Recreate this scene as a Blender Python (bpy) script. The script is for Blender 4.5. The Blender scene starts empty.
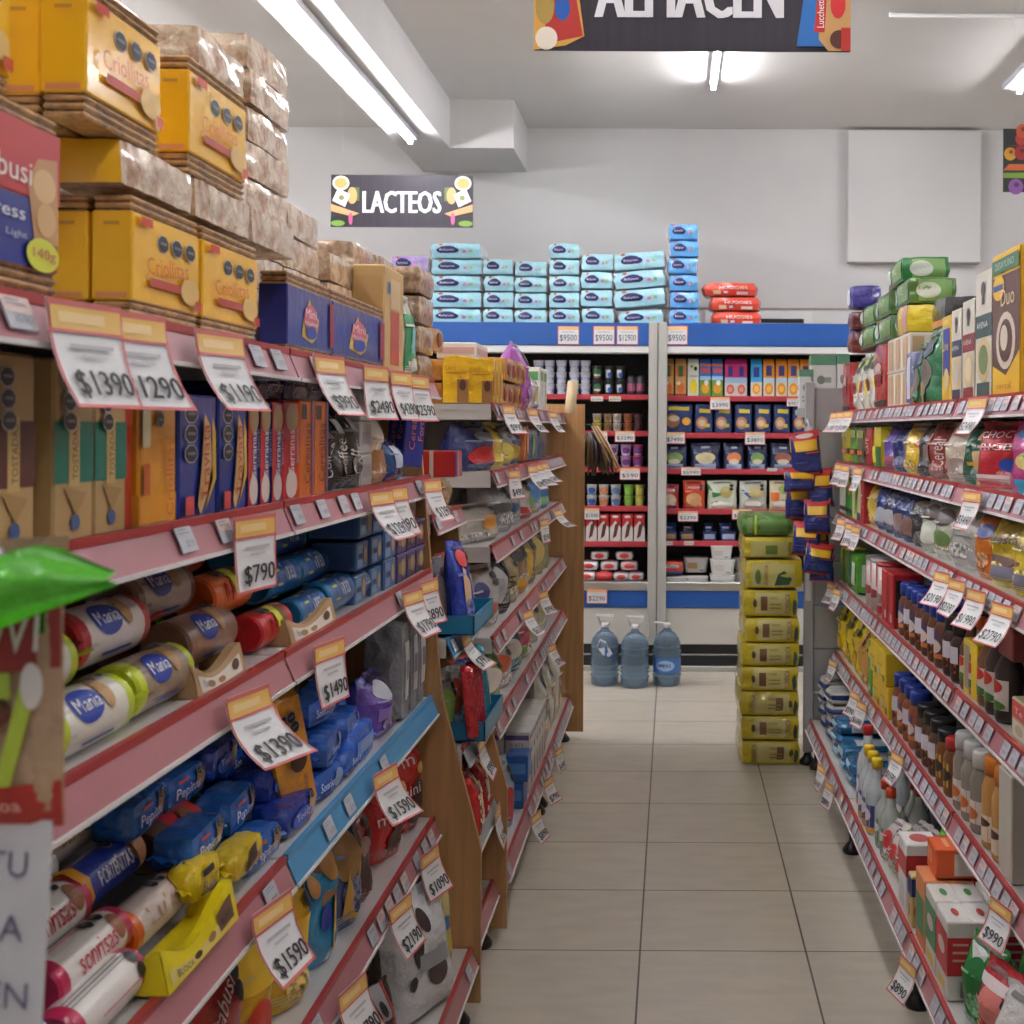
import bpy, math, random
from mathutils import Vector, Matrix
sc = bpy.context.scene
COL = sc.collection
# ---------------------------------------------------------------- camera, light, exposure
F, HX, HY, H = 1263.0, 673.0, 430.0, 1.414
cam_d = bpy.data.cameras.new('camera'); cam = bpy.data.objects.new('camera', cam_d); COL.objects.link(cam)
cam.location = (0, 0, H)
cam.rotation_mode = 'QUATERNION'
cam.rotation_quaternion = (Matrix.Rotation(math.radians(90), 3, 'X') @ Matrix.Rotation(math.radians(0.30), 3, 'Z')).to_quaternion()
cam_d.sensor_fit = 'HORIZONTAL'; cam_d.sensor_width = 24.0; cam_d.lens = 24.0*F/1024
cam_d.shift_x = (512-HX)/1024; cam_d.shift_y = -(512-HY)/1024
cam_d.clip_start = 0.05; cam_d.clip_end = 60
cam_d.dof.use_dof = True; cam_d.dof.focus_distance = 3.0; cam_d.dof.aperture_fstop = 7.0
sc.camera = cam
w = bpy.data.worlds.new('world'); sc.world = w; w.use_nodes = True
w.node_tree.nodes['Background'].inputs[0].default_value = (0.9, 0.95, 1, 1)
w.node_tree.nodes['Background'].inputs[1].default_value = 0.3
sc.view_settings.view_transform = 'Standard'; sc.view_settings.look = 'None'
sc.view_settings.gamma = 1; sc.view_settings.use_curve_mapping = False
sc.view_settings.exposure = 1.8
TUBE_POWER = 40.0
sc.cycles.use_denoising = True
sc.cycles.max_bounces = 8

# ---------------------------------------------------------------- materials
def lin(c):
    return tuple((v/255/12.92) if v/255 <= .04045 else ((v/255+.055)/1.055)**2.4 for v in c)
MATS = {}
def mat(rgb, kind='card', **kw):
    key = (rgb, kind)
    if key in MATS: return MATS[key]
    m = bpy.data.materials.new(kind); m.use_nodes = True; nt = m.node_tree; n = nt.nodes; l = nt.links
    b = n['Principled BSDF']; c = lin(rgb) + (1,)
    b.inputs['Base Color'].default_value = c
    b.inputs['Roughness'].default_value = .6
    def noise(scale, detail=3, coord='Object'):
        tc = n.new('ShaderNodeTexCoord'); t = n.new('ShaderNodeTexNoise'); t.inputs['Scale'].default_value = scale
        t.inputs['Detail'].default_value = detail; l.new(tc.outputs[coord], t.inputs['Vector']); return t
    def bump(t, s, dist=.01):
        bp = n.new('ShaderNodeBump'); bp.inputs['Strength'].default_value = s; bp.inputs['Distance'].default_value = dist
        l.new(t.outputs[0], bp.inputs['Height']); l.new(bp.outputs[0], b.inputs['Normal'])
    def ramp(t, c0, c1, p0=.35, p1=.65):
        r = n.new('ShaderNodeValToRGB'); r.color_ramp.elements[0].color = lin(c0)+(1,); r.color_ramp.elements[1].color = lin(c1)+(1,)
        r.color_ramp.elements[0].position = p0; r.color_ramp.elements[1].position = p1
        l.new(t.outputs[0], r.inputs[0]); l.new(r.outputs[0], b.inputs['Base Color']); return r
    if kind == 'film':
        b.inputs['Roughness'].default_value = .28; b.inputs['Coat Weight'].default_value = .35; b.inputs['Coat Roughness'].default_value = .12
        bump(noise(24, 3), .4, .006)
    elif kind == 'wrap':
        b.inputs['Roughness'].default_value = .26; b.inputs['Coat Weight'].default_value = .5; b.inputs['Coat Roughness'].default_value = .1
        bump(noise(30, 5), .75, .014)
    elif kind == 'foil':
        b.inputs['Roughness'].default_value = .25; b.inputs['Metallic'].default_value = .15; bump(noise(30, 4), .7, .015)
    elif kind == 'card':
        b.inputs['Roughness'].default_value = .5
    elif kind == 'print':
        b.inputs['Roughness'].default_value = .4
    elif kind == 'plastic':
        b.inputs['Roughness'].default_value = .35
    elif kind == 'metal':
        b.inputs['Roughness'].default_value = .38; b.inputs['Metallic'].default_value = .25
    elif kind == 'steel':
        b.inputs['Roughness'].default_value = .3; b.inputs['Metallic'].default_value = .9
    elif kind == 'paint':
        b.inputs['Roughness'].default_value = .85; bump(noise(60, 2), .05, .002)
        t = noise(1.1, 4); ramp(t, tuple(int(v*.97) for v in rgb), rgb)
    elif kind == 'cracker':
        b.inputs['Coat Weight'].default_value = .8; b.inputs['Coat Roughness'].default_value = .15
        t = noise(55, 4); ramp(t, tuple(int(v*.72) for v in rgb), rgb, .35, .6); bump(noise(34, 4), .5, .01)
    elif kind == 'clearwrap':   # crackers seen through crumpled clear wrap
        b.inputs['Coat Weight'].default_value = 1; b.inputs['Coat Roughness'].default_value = .1; b.inputs['Roughness'].default_value = .3
        t = noise(42, 5); ramp(t, (176, 128, 88), (226, 204, 176), .36, .58); bump(noise(40, 5), .9, .014)
    elif kind == 'food':
        b.inputs['Roughness'].default_value = .45
        t = noise(90, 3); ramp(t, tuple(int(v*.55) for v in rgb), tuple(min(255, int(v*1.15)) for v in rgb), .38, .62)
    elif kind == 'wood':
        tc = n.new('ShaderNodeTexCoord'); mp = n.new('ShaderNodeMapping'); mp.inputs['Scale'].default_value = (30, 30, 1.6)
        t = n.new('ShaderNodeTexNoise'); t.inputs['Scale'].default_value = 2; t.inputs['Detail'].default_value = 5
        l.new(tc.outputs['Object'], mp.inputs[0]); l.new(mp.outputs[0], t.inputs['Vector'])
        ramp(t, tuple(int(v*.84) for v in rgb), rgb, .3, .7); b.inputs['Roughness'].default_value = .45
    elif kind == 'emit':
        b.inputs['Emission Color'].default_value = (.98, .975, 1, 1); b.inputs['Emission Strength'].default_value = TUBE_POWER
    elif kind == 'jug':
        b.inputs['Roughness'].default_value = .08; b.inputs['IOR'].default_value = 1.33; b.inputs['Transmission Weight'].default_value = .7; b.inputs['Coat Weight'].default_value = .6; b.inputs['Coat Roughness'].default_value = .05
    elif kind == 'clear':
        b.inputs['Roughness'].default_value = .1; b.inputs['IOR'].default_value = 1.33; b.inputs['Transmission Weight'].default_value = .3; b.inputs['Coat Weight'].default_value = .5; b.inputs['Coat Roughness'].default_value = .06
    elif kind == 'glass':
        b.inputs['Roughness'].default_value = .06; b.inputs['IOR'].default_value = 1.2; b.inputs['Transmission Weight'].default_value = .82
    elif kind == 'floor':
        geo = n.new('ShaderNodeNewGeometry')
        br = n.new('ShaderNodeTexBrick'); mp = n.new('ShaderNodeMapping')
        br.offset = 0; br.squash = 1
        for k, v in (('Scale', 1), ('Mortar Size', .0028), ('Mortar Smooth', .15), ('Brick Width', .45), ('Row Height', .45), ('Bias', 0)):
            br.inputs[k].default_value = v
        br.inputs['Color1'].default_value = lin((206, 197, 180))+(1,); br.inputs['Color2'].default_value = lin((200, 191, 174))+(1,)
        br.inputs['Mortar'].default_value = lin((84, 70, 58))+(1,)
        mp.inputs['Location'].default_value = kw['off']
        l.new(geo.outputs['Position'], mp.inputs[0]); l.new(mp.outputs[0], br.inputs['Vector'])
        mp2 = n.new('ShaderNodeMapping'); mp2.inputs['Scale'].default_value = (2.2, 6, 1); l.new(geo.outputs['Position'], mp2.inputs[0])
        t = n.new('ShaderNodeTexNoise'); t.inputs['Scale'].default_value = 3.0; t.inputs['Detail'].default_value = 5; l.new(mp2.outputs[0], t.inputs['Vector'])
        r = n.new('ShaderNodeValToRGB'); r.color_ramp.elements[0].color = (.90, .90, .91, 1); r.color_ramp.elements[1].color = (1, 1, 1, 1)
        r.color_ramp.elements[0].position = .35; r.color_ramp.elements[1].position = .6; l.new(t.outputs[0], r.inputs[0])
        mx = n.new('ShaderNodeMix'); mx.data_type = 'RGBA'; mx.blend_type = 'MULTIPLY'; mx.inputs[0].default_value = 1
        l.new(br.outputs['Color'], mx.inputs[6]); l.new(r.outputs[0], mx.inputs[7]); l.new(mx.outputs[2], b.inputs['Base Color'])
        bp = n.new('ShaderNodeBump'); bp.inputs['Strength'].default_value = .25; bp.inputs['Distance'].default_value = .002; bp.invert = True
        l.new(br.outputs['Fac'], bp.inputs['Height']); l.new(bp.outputs[0], b.inputs['Normal']); b.inputs['Roughness'].default_value = .33
    m.diffuse_color = c
    MATS[key] = m
    return m

# ---------------------------------------------------------------- mesh collecting
class MB:
    def __init__(s): s.v = []; s.f = []; s.mi = []; s.sm = []; s.mats = []
    def m(s, mt):
        if isinstance(mt, tuple): mt = mat(mt, 'print')
        if mt not in s.mats: s.mats.append(mt)
        return s.mats.index(mt)
    def add(s, vs, fs, mt, smooth=False):
        o = len(s.v); s.v += [tuple(p) for p in vs]; k = s.m(mt)
        for f in fs: s.f.append(tuple(o+i for i in f)); s.mi.append(k); s.sm.append(smooth)
    def box(s, x0, x1, y0, y1, z0, z1, mt, c=0.0):
        if x0 > x1: x0, x1 = x1, x0
        if y0 > y1: y0, y1 = y1, y0
        if z0 > z1: z0, z1 = z1, z0
        c = min(c, (x1-x0)*.45, (y1-y0)*.45, (z1-z0)*.45)
        if c <= 0:
            vs = [(x, y, z) for z in (z0, z1) for y in (y0, y1) for x in (x0, x1)]
            s.add(vs, [(0, 2, 3, 1), (4, 5, 7, 6), (0, 1, 5, 4), (2, 6, 7, 3), (0, 4, 6, 2), (1, 3, 7, 5)], mt); return
        vs = []; idx = {}
        for sx in (0, 1):
            for sy in (0, 1):
                for sz in (0, 1):
                    X, Y, Z = (x0, x1)[sx], (y0, y1)[sy], (z0, z1)[sz]
                    dx, dy, dz = (c, -c)[sx], (c, -c)[sy], (c, -c)[sz]
                    idx[sx, sy, sz] = len(vs); vs += [(X, Y+dy, Z+dz), (X+dx, Y, Z+dz), (X+dx, Y+dy, Z)]
        I = lambda a, b, d, k: idx[a, b, d]+k
        fs = []
        for a in (0, 1):
            q = [I(a, 0, 0, 0), I(a, 1, 0, 0), I(a, 1, 1, 0), I(a, 0, 1, 0)]; fs.append(q if a else q[::-1])
            q = [I(0, a, 0, 1), I(1, a, 0, 1), I(1, a, 1, 1), I(0, a, 1, 1)]; fs.append(q[::-1] if a else q)
            q = [I(0, 0, a, 2), I(1, 0, a, 2), I(1, 1, a, 2), I(0, 1, a, 2)]; fs.append(q if a else q[::-1])
        for a in (0, 1):
            for b in (0, 1):
                q = [I(a, b, 0, 0), I(a, b, 0, 1), I(a, b, 1, 1), I(a, b, 1, 0)]; fs.append(q if (a+b) % 2 == 0 else q[::-1])
                q = [I(a, 0, b, 0), I(a, 1, b, 0), I(a, 1, b, 2), I(a, 0, b, 2)]; fs.append(q if (a+b) % 2 == 0 else q[::-1])
                q = [I(0, a, b, 1), I(0, a, b, 2), I(1, a, b, 2), I(1, a, b, 1)]; fs.append(q if (a+b) % 2 == 0 else q[::-1])
        for (a, b, d), k in idx.items(): fs.append((k, k+1, k+2) if (a+b+d) % 2 == 0 else (k, k+2, k+1))
        s.add(vs, fs, mt)
    def grid(s, fn, nu, nv, mt, smooth=True, closed=False):
        vs = [fn(i/nu, j/nv) for j in range(nv+1) for i in range(nu+(0 if closed else 1))]
        W = nu if closed else nu+1; fs = []
        for j in range(nv):
            for i in range(nu):
                a = j*W+i; b = j*W+(i+1) % W; fs.append((a, b, b+W, a+W))
        s.add(vs, fs, mt, smooth)
    def lathe(s, prof, mt, n=20, cx=0, cy=0, smooth=True):
        vs = []; 
        for r, z in prof:
            for i in range(n): a = 2*math.pi*i/n; vs.append((cx+r*math.cos(a), cy+r*math.sin(a), z))
        fs = [(j*n+i, j*n+(i+1) % n, (j+1)*n+(i+1) % n, (j+1)*n+i) for j in range(len(prof)-1) for i in range(n)]
        fs.append(tuple(range(n))[::-1]); fs.append(tuple((len(prof)-1)*n+i for i in range(n)))
        s.add(vs, fs, mt, smooth)
    def prism(s, pts, y0, y1, mt, axis='y'):
        n = len(pts)
        if axis == 'y': vs = [(p[0], y0, p[1]) for p in pts]+[(p[0], y1, p[1]) for p in pts]
        elif axis == 'x': vs = [(y0, p[0], p[1]) for p in pts]+[(y1, p[0], p[1]) for p in pts]
        else: vs = [(p[0], p[1], y0) for p in pts]+[(p[0], p[1], y1) for p in pts]
        fs = [tuple(range(n)), tuple(range(2*n-1, n-1, -1))]+[(i, i+n, (i+1) % n+n, (i+1) % n) for i in range(n)]
        s.add(vs, fs, mt)
    def tube(s, pts, r, mt, n=8):
        vs = []; P = [Vector(p) for p in pts]
        for k, p in enumerate(P):
            d = (P[min(k+1, len(P)-1)]-P[max(k-1, 0)]).normalized(); u = d.orthogonal().normalized(); v = d.cross(u)
            if k and (u-pu).length > 1: u = pu - d*pu.dot(d); u.normalize(); v = d.cross(u)
            pu = u; rr = r[k] if isinstance(r, (list, tuple)) else r
            for i in range(n): a = 2*math.pi*i/n; vs.append(p+u*rr*math.cos(a)+v*rr*math.sin(a))
        fs = [(j*n+i, j*n+(i+1) % n, (j+1)*n+(i+1) % n, (j+1)*n+i) for j in range(len(P)-1) for i in range(n)]
        fs += [tuple(range(n))[::-1], tuple((len(P)-1)*n+i for i in range(n))]
        s.add(vs, fs, mt, True)
    def mesh(s, name):
        me = bpy.data.meshes.new(name); me.from_pydata(s.v, [], s.f)
        for m_ in s.mats: me.materials.append(m_)
        me.polygons.foreach_set('material_index', s.mi); me.polygons.foreach_set('use_smooth', s.sm); me.update()
        return me
    def obj(s, name, parent=None, loc=(0, 0, 0), rz=0):
        return ob(name, s.mesh(name), loc, rz, parent)
def ob(name, me, loc=(0, 0, 0), rz=0, parent=None, rx=0, ry=0):
    o = bpy.data.objects.new(name, me); COL.objects.link(o); o.location = loc; o.rotation_euler = (rx, ry, rz)
    if parent: o.parent = parent
    return o
def tag(o, label, cat, group=None, kind=None):
    if label: o['label'] = label
    if cat: o['category'] = cat
    if group: o['group'] = group
    if kind: o['kind'] = kind
    return o
def struct(mb, name): o = mb.obj(name); o['kind'] = 'structure'; return o

# text outlines, cached, each normalised to the unit square around 0
GL = {}
def glyph(t):
    if t in GL: return GL[t]
    cu = bpy.data.curves.new('lettering', 'FONT'); cu.body = t; cu.resolution_u = 2; cu.offset = 0
    o = bpy.data.objects.new('lettering', cu); COL.objects.link(o)
    me = bpy.data.meshes.new_from_object(o.evaluated_get(bpy.context.evaluated_depsgraph_get()))
    vs = [(v.co.x, v.co.y) for v in me.vertices]; fs = [tuple(p.vertices) for p in me.polygons]
    bpy.data.objects.remove(o); bpy.data.curves.remove(cu); bpy.data.meshes.remove(me)
    x0, x1 = min(v[0] for v in vs), max(v[0] for v in vs); y0, y1 = min(v[1] for v in vs), max(v[1] for v in vs)
    vs = [((x-x0)/(x1-x0)-.5, (y-y0)/(y1-y0)-.5) for x, y in vs]
    GL[t] = (vs, fs); return GL[t]
def decals(mb, surf, ds, k0=0):
    """surf(u, v, e) -> point on a face, e metres off it. ('r',u0,v0,u1,v1,col) ('e',cu,cv,ru,rv,col) ('o',..) octagon ('t',text,cu,cv,w,h,col[,turn])"""
    for k, d in enumerate(ds):
        e = .0007+.00035*(k+k0)
        if d[0] == 'r':
            _, u0, v0, u1, v1, c = d; mb.grid(lambda a, b: surf(u0+(u1-u0)*a, v0+(v1-v0)*b, e), 6, 4, c)
        elif d[0] in 'eo':
            _, cu, cv, ru, rv, c = d; n = 18 if d[0] == 'e' else 8; ph = 0 if d[0] == 'e' else math.pi/8
            vs = [surf(cu, cv, e)]
            for q in (.4, .7, 1): vs += [surf(cu+ru*q*math.cos(ph+2*math.pi*i/n), cv+rv*q*math.sin(ph+2*math.pi*i/n), e) for i in range(n)]
            fs = [(0, 1+i, 1+(i+1) % n) for i in range(n)]+[(1+j*n+i, 1+n+j*n+i, 1+n+j*n+(i+1) % n, 1+j*n+(i+1) % n) for j in range(2) for i in range(n)]
            mb.add(vs, fs, c)
        elif d[0] == 'p':
            _, pts, c = d; n = len(pts); cu = sum(p[0] for p in pts)/n; cv = sum(p[1] for p in pts)/n
            mb.add([surf(cu, cv, e)]+[surf(p[0], p[1], e) for p in pts], [(0, 1+i, 1+(i+1) % n) for i in range(n)], c)
        elif d[0] == 't':
            e += .0011; t, cu, cv, W, Hh, c = d[1:7]; turn = d[7] if len(d) > 7 else 0
            vs, fs = glyph(t)
            if turn == 1: pts = [surf(cu-y*W, cv+x*Hh, e) for x, y in vs]
            elif turn: ca, sa = math.cos(turn), math.sin(turn); pts = [surf(cu+(x*W*ca-y*Hh*sa), cv+(x*W*sa+y*Hh*ca), e) for x, y in vs]
            else: pts = [surf(cu+x*W, cv+y*Hh, e) for x, y in vs]
            mb.add(pts, fs, c)

# ---------------------------------------------------------------- goods: shapes, origin at base centre, front to -y
def planes(w, d, h):
    return {'f': lambda u, v, e: ((u-.5)*w, -d/2-e, v*h), 'l': lambda u, v, e: (-w/2-e, (.5-u)*d, v*h),
            'r': lambda u, v, e: (w/2+e, (u-.5)*d, v*h), 't': lambda u, v, e: ((u-.5)*w, (v-.5)*d, h+e)}
CACHE = {}
def cached(fn):
    def g(*a, **k):
        key = (fn.__name__, repr(a), repr(sorted(k.items())))
        if key not in CACHE: CACHE[key] = fn(*a, **k)
        return CACHE[key]
    return g
@cached
def carton(w, d, h, base, f=(), s=None, t=(), kind='card'):
    mb = MB(); mb.box(-w/2, w/2, -d/2, d/2, 0, h, mat(base, kind), .003)
    P = planes(w, d, h); s = f if s is None else s
    decals(mb, P['f'], f); decals(mb, P['l'], s); decals(mb, P['r'], s); decals(mb, P['t'], t)
    return mb.mesh('carton')
def soft_fn(w, d, h, a, seed=0, amp=.03):
    r = random.Random(seed); ph = [r.uniform(0, 6) for _ in range(6)]
    def P(x, y, z, e=0):
        q = lambda p, s, t: p*math.sqrt(max(0, 1-s*s/2-t*t/2+s*s*t*t/3))
        X, Y, Z = (1-a)*x+a*q(x, y, z), (1-a)*y+a*q(y, z, x), (1-a)*z+a*q(z, x, y)
        n = amp*(math.sin(4*x+ph[0]+3*z)+math.sin(5*z+ph[1]-2*y)+math.sin(6*y+4*x+ph[2]))/2
        k = 1+n
        L = max(1e-6, math.sqrt(x*x+y*y+z*z))
        Zz = (Z*(k if z > -.9 else 1)+1)/2*h
        return (X*k*w/2+e*x/L*1.5, Y*k*d/2+e*y/L*1.5, max(0.0, Zz+(e*z/L*1.5)))
    return P
@cached
def softpack(w, d, h, base, f=(), a=.45, fins=0, side=None, kind='film', seed=0, s=(), amp=.03, t=()):
    kind = 'wrap' if kind == 'film' else kind
    mb = MB(); P = soft_fn(w, d, h, a, seed, amp); M0 = mat(base, kind); n = 8
    M1 = mat(side, kind) if side else M0
    for ax in range(3):
        for sg in (-1, 1):
            def fn(u, v, ax=ax, sg=sg):
                p = [0, 0, 0]; p[ax] = sg; A, B = (2*u-1, 2*v-1)
                if sg*(1 if ax != 1 else -1) < 0: A = -A
                p[(ax+1) % 3] = A if ax != 1 else B; p[(ax+2) % 3] = B if ax != 1 else A
                return P(*p)
            mb.grid(fn, n, n, M1 if ax == 0 else M0)
    if fins == 1:   # crimped seams at the two ends of the width
        for sg in (-1, 1):
            mb.grid(lambda u, v: (sg*(w/2*.97+v*.016), (u-.5)*d*(.7+.25*v), h*.5+.004*math.sin(u*18)*v+(u-.5)*h*.2), 10, 2, M1)
    if fins == 2:
        for sg in (0, 1):
            if sg: mb.grid(lambda u, v: ((u-.5)*w*.94, .004*math.sin(u*20)*v, h*.96+v*.018), 10, 2, M0)
    decals(mb, lambda u, v, e: P(2*u-1, -1, 2*v-1, e+.001), f)
    decals(mb, lambda u, v, e: P(-1, 1-2*u, 2*v-1, e+.001), s); decals(mb, lambda u, v, e: P(1, 2*u-1, 2*v-1, e+.001), s)
    decals(mb, lambda u, v, e: P(2*u-1, 2*v-1, 1, e+.001), t)
    return mb.mesh('softpack')
@cached
def bag(w, d, h, base, f=(), kind='film', seed=0, stand=True, top=None, amp=.10):
    """gusseted or pillow bag, thick at the foot, crimped at the top"""
    r = random.Random(seed+7); ph = [r.uniform(0, 6) for _ in range(8)]
    if kind == 'film': kind = 'wrap'
    if 0 < len(f) < 5 and w > .06:      # small print and a food picture such as every bag carries
        q = tuple(min(255, int(v*.6+90)) for v in base); d_ = tuple(int(v*.55) for v in base)
        f = (('e', r.uniform(.3, .7), r.uniform(.15, .3), .25, .12, mat(q, 'food')),) + tuple(f) + tuple(('r', .12, v_, .12+r.uniform(.3, .7), v_+.012, q) for v_ in (.08, .105, .13)) + (('r', .2, .9, .8, .94, d_), ('o', .82, .82, .08, .06, (34, 34, 36)), ('o', .82, .7, .08, .06, (34, 34, 36)), ('r', .08, .6, .4, .63, q))
    lean = r.uniform(-.01, .04)
    def T(u, v):
        g = (min(1, .72+v*2) if stand else min(1, (v/.16)**.5)) * min(1, (max(0, 1-v-.05)/.34)**.6)
        return (max(0, 1-(2*u-1)**4))**.5*g
    def S(u, v, sg, e=0):
        x = (u-.5)*w*(1-.04*math.sin(math.pi*v)+.012*math.sin(9*v+ph[0]))
        y = sg*(d/2*T(u, v)*(1+amp*.6*math.sin(7*u+ph[1]+5*v)+amp*.6*math.sin(11*v+ph[2]-4*u)+.025*math.sin(15*u+ph[5]+6*v)*math.sin(12*v+ph[6]))+e)+lean*v*h+.003*math.sin(16*u+ph[3])*(1 if v > .93 else 0)
        return (x, y, v*h*(1+.012*math.sin(5*u+ph[4])*v))
    mb = MB(); M0 = mat(base, kind)
    for sg in (-1, 1):
        mb.grid(lambda u, v: S(u if sg < 0 else 1-u, v, sg), 18, 18, M0)
    if stand: mb.grid(lambda u, v: (lambda a, b: (a[0]*(1-v)+b[0]*v, a[1]*(1-v)+b[1]*v, .001))(S(u, 0, -1), S(u, 0, 1)), 14, 2, M0)
    decals(mb, lambda u, v, e: S(u, v, -1, e+.0022), f)
    if top: mb.grid(lambda u, v: S(u, .9+.1*v, -1, .0016), 12, 2, mat(top, kind)); mb.grid(lambda u, v: S(1-u, .9+.1*v, 1, .0016), 12, 2, mat(top, kind))
    return mb.mesh('bag')
@cached
def roll(L, r, base, f=(), end=None, flare=0, kind='film', endmat=None):
    """round biscuit roll lying along x"""
    mb = MB(); M0 = mat(base, kind); M1 = mat(end or base, 'film'); n = 24
    def ring(x, rr, mt, x2, r2):
        mb.grid(lambda u, v: ((x*(1-v)+x2*v), math.cos(2*math.pi*u)*(rr*(1-v)+r2*v), r+math.sin(2*math.pi*u)*(rr*(1-v)+r2*v)), n, 1, mt, True)
    cap = min(.022, L*.12)
    ring(-L/2+cap, r, M0, L/2-cap, r)
    for sg in (-1, 1):
        ring(sg*(L/2-cap), r, M1, sg*(L/2-.004), r*.985); ring(sg*(L/2-.004), r*.985, M1, sg*L/2, r*.86)
        ring(sg*L/2, r*.86, M1, sg*(L/2-.003), r*.3); ring(sg*(L/2-.003), r*.3, M1, sg*(L/2-.004), .001)
        if flare:
            mb.grid(lambda u, v: (sg*(L/2-.004+v*.022), (u-.5)*2*r*(.75+.5*v), r+math.sin(u*22)*.004*v+(.5-u)*r*.5*v), 12, 2, M1)
    decals(mb, lambda u, v, e: ((u-.5)*L, -(r+e)*math.cos(math.pi*(v-.28)), r+(r+e)*math.sin(math.pi*(v-.28))), f)
    return mb.mesh('roll')
@cached
def crackers(w, d, h, label=None, f=(), s=(), v0=.14, v1=.84, n=None, tan=(205, 160, 105), side=None):
    """a block of stacked crackers in clear wrap with a printed band"""
    mb = MB(); n = n or max(4, int(h/.0085)); M0 = mat(tan, 'cracker'); MD = mat((120, 78, 44), 'food')
    for k in range(n):
        z0 = h*k/n; z1 = z0+h/n*.72
        mb.box(-w/2, w/2, -d/2, d/2, z0, z1, M0, .0025)
    mb.box(-w/2+.003, w/2-.003, -d/2+.003, d/2-.003, .001, h-.003, MD)
    if label:
        ML = mat(label, 'film')
        mb.box(-w/2-.001, w/2+.001, -d/2-.001, d/2+.001, h*v0, h*v1, ML, .002)
        sub = lambda g: (lambda u, v, e: g(u, v0+(v1-v0)*v, e+.0012))
        P = planes(w, d, h); decals(mb, sub(P['f']), f); decals(mb, sub(P['l']), s); decals(mb, sub(P['r']), s)
    return mb.mesh('crackers')
@cached
def wrapblock(w, d, h, cols=2, rows=1, seed=0, end=None):
    """flat block of crackers lying on its side in crumpled clear wrap"""
    P = soft_fn(w, d, h, .12, seed, .02); mb = MB(); M0 = mat((214, 188, 156), 'clearwrap')
    for ax in range(3):
        for sg in (-1, 1):
            def fn(u, v, ax=ax, sg=sg):
                p = [0, 0, 0]; p[ax] = sg; A, B = (2*u-1, 2*v-1)
                if sg*(1 if ax != 1 else -1) < 0: A = -A
                p[(ax+1) % 3] = A if ax != 1 else B; p[(ax+2) % 3] = B if ax != 1 else A
                x, y, z = P(*p)
                k = .0015*math.sin(x*180)*math.cos(z*60)
                return (x, y-k, z)
            mb.grid(fn, 10, 6, mat(end, 'film') if end and ax == 0 else M0)
    return mb.mesh('wrapblock')
@cached
def lathed(prof, base, f=(), kind='plastic', n=20, lv=(0, 1)):
    mb = MB(); mb.lathe(prof, mat(base, kind), n)
    rmax = max(p[0] for p in prof); z1 = prof[-1][1]
    decals(mb, lambda u, v, e: ((rmax+e)*math.sin(math.pi*1.3*(u-.5)), -(rmax+e)*math.cos(math.pi*1.3*(u-.5)), z1*v), f)
    return mb.mesh('lathed')
@cached
def gable(w, d, h, base, f=()):
    mb = MB(); hb = h*.86; mb.box(-w/2, w/2, -d/2, d/2, 0, hb, mat(base, 'card'), .002)
    mb.prism([(-d/2, hb-.001), (d/2, hb-.001), (.004, h), (-.004, h)], -w/2+.002, w/2-.002, mat(base, 'card'), 'x')
    decals(mb, planes(w, d, hb)['f'], f); return mb.mesh('gable')

# ---------------------------------------------------------------- labels that single out
ORD = 'first second third fourth fifth sixth seventh eighth ninth tenth eleventh twelfth thirteenth fourteenth fifteenth sixteenth seventeenth eighteenth nineteenth twentieth'.split()
REG = []     # (object, look, where, order, layer, ref)
def good(o, look, where, cat, order, layer=None, ref='from near end', group=None):
    o['category'] = cat; o['group'] = group or (cat+' '+where); REG.append((o, look, where, order, layer, ref)); return o
def finish_labels():
    by = {}
    for r in REG: by.setdefault((r[1], r[2]), []).append(r)
    for (look, where), rs in by.items():
        if len(rs) == 1: rs[0][0]['label'] = f'{look}, {where}'; continue
        ly = {}
        for r in rs: ly.setdefault(r[4], []).append(r)
        for lay, q in ly.items():
            q.sort(key=lambda r: r[3])
            for k, r in enumerate(q):
                t = ORD[k] if k < len(ORD) else 'one after twentieth'
                pos = f'{t} {r[5]}' if len(q) > 1 else ''
                n_ = len((' '.join([look, lay if lay and len(ly) > 1 else '', pos, where])).split())
                if n_ > 16 and pos: pos = t+' along'
                parts = [look] + ([lay] if lay and len(ly) > 1 else []) + ([pos] if pos else []) + [where]
                r[0]['label'] = ', '.join(parts)
#SPLIT1
RO = math.radians(.30)
def un(px, py): dx, dy = px-HX, py-HY; return dx+dy*RO, dy-dx*RO
def Yof(px, xf, py=430): return F*xf/abs(un(px, py)[0])      # distance of the point seen at px on a vertical plane |x| = xf
def atY(px, py, Y): dx, dy = un(px, py); return dx/F*Y, H-dy/F*Y
# ---------------------------------------------------------------- the room
XL, XR, Y0, Y1, ZC = -4.6, 5.0, -3.2, 8.2, 3.37
WALL = mat((203, 201, 199), 'paint'); CEIL = mat((222, 219, 216), 'paint')
m = MB(); m.box(XL-.1, XR+.1, Y0-.1, Y1+.1, -.1, 0, mat((1, 2, 3), 'floor', off=(.082+9, .17+9, 0))); FLOOR = struct(m, 'floor')
m = MB(); m.box(XL, XR, Y0, Y1, ZC, ZC+.1, CEIL); struct(m, 'ceiling')
m = MB(); m.box(XL, XR, Y1, Y1+.1, 0, ZC, WALL); struct(m, 'wall_back')
m = MB(); m.box(XL, XR, Y0-.1, Y0, 0, ZC, WALL); struct(m, 'wall_front')
m = MB(); m.box(XL-.1, XL, Y0, Y1, 0, ZC, WALL); struct(m, 'wall_left')
m = MB(); m.box(XR, XR+.1, Y0, Y1, 0, ZC, WALL); struct(m, 'wall_right')
m = MB(); m.box(-1.63, -1.335, Y0, Y1, 3.083, ZC, WALL); m.box(-1.335, -.956, 7.5, Y1, 3.083, ZC, WALL); struct(m, 'trim_1')
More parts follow.
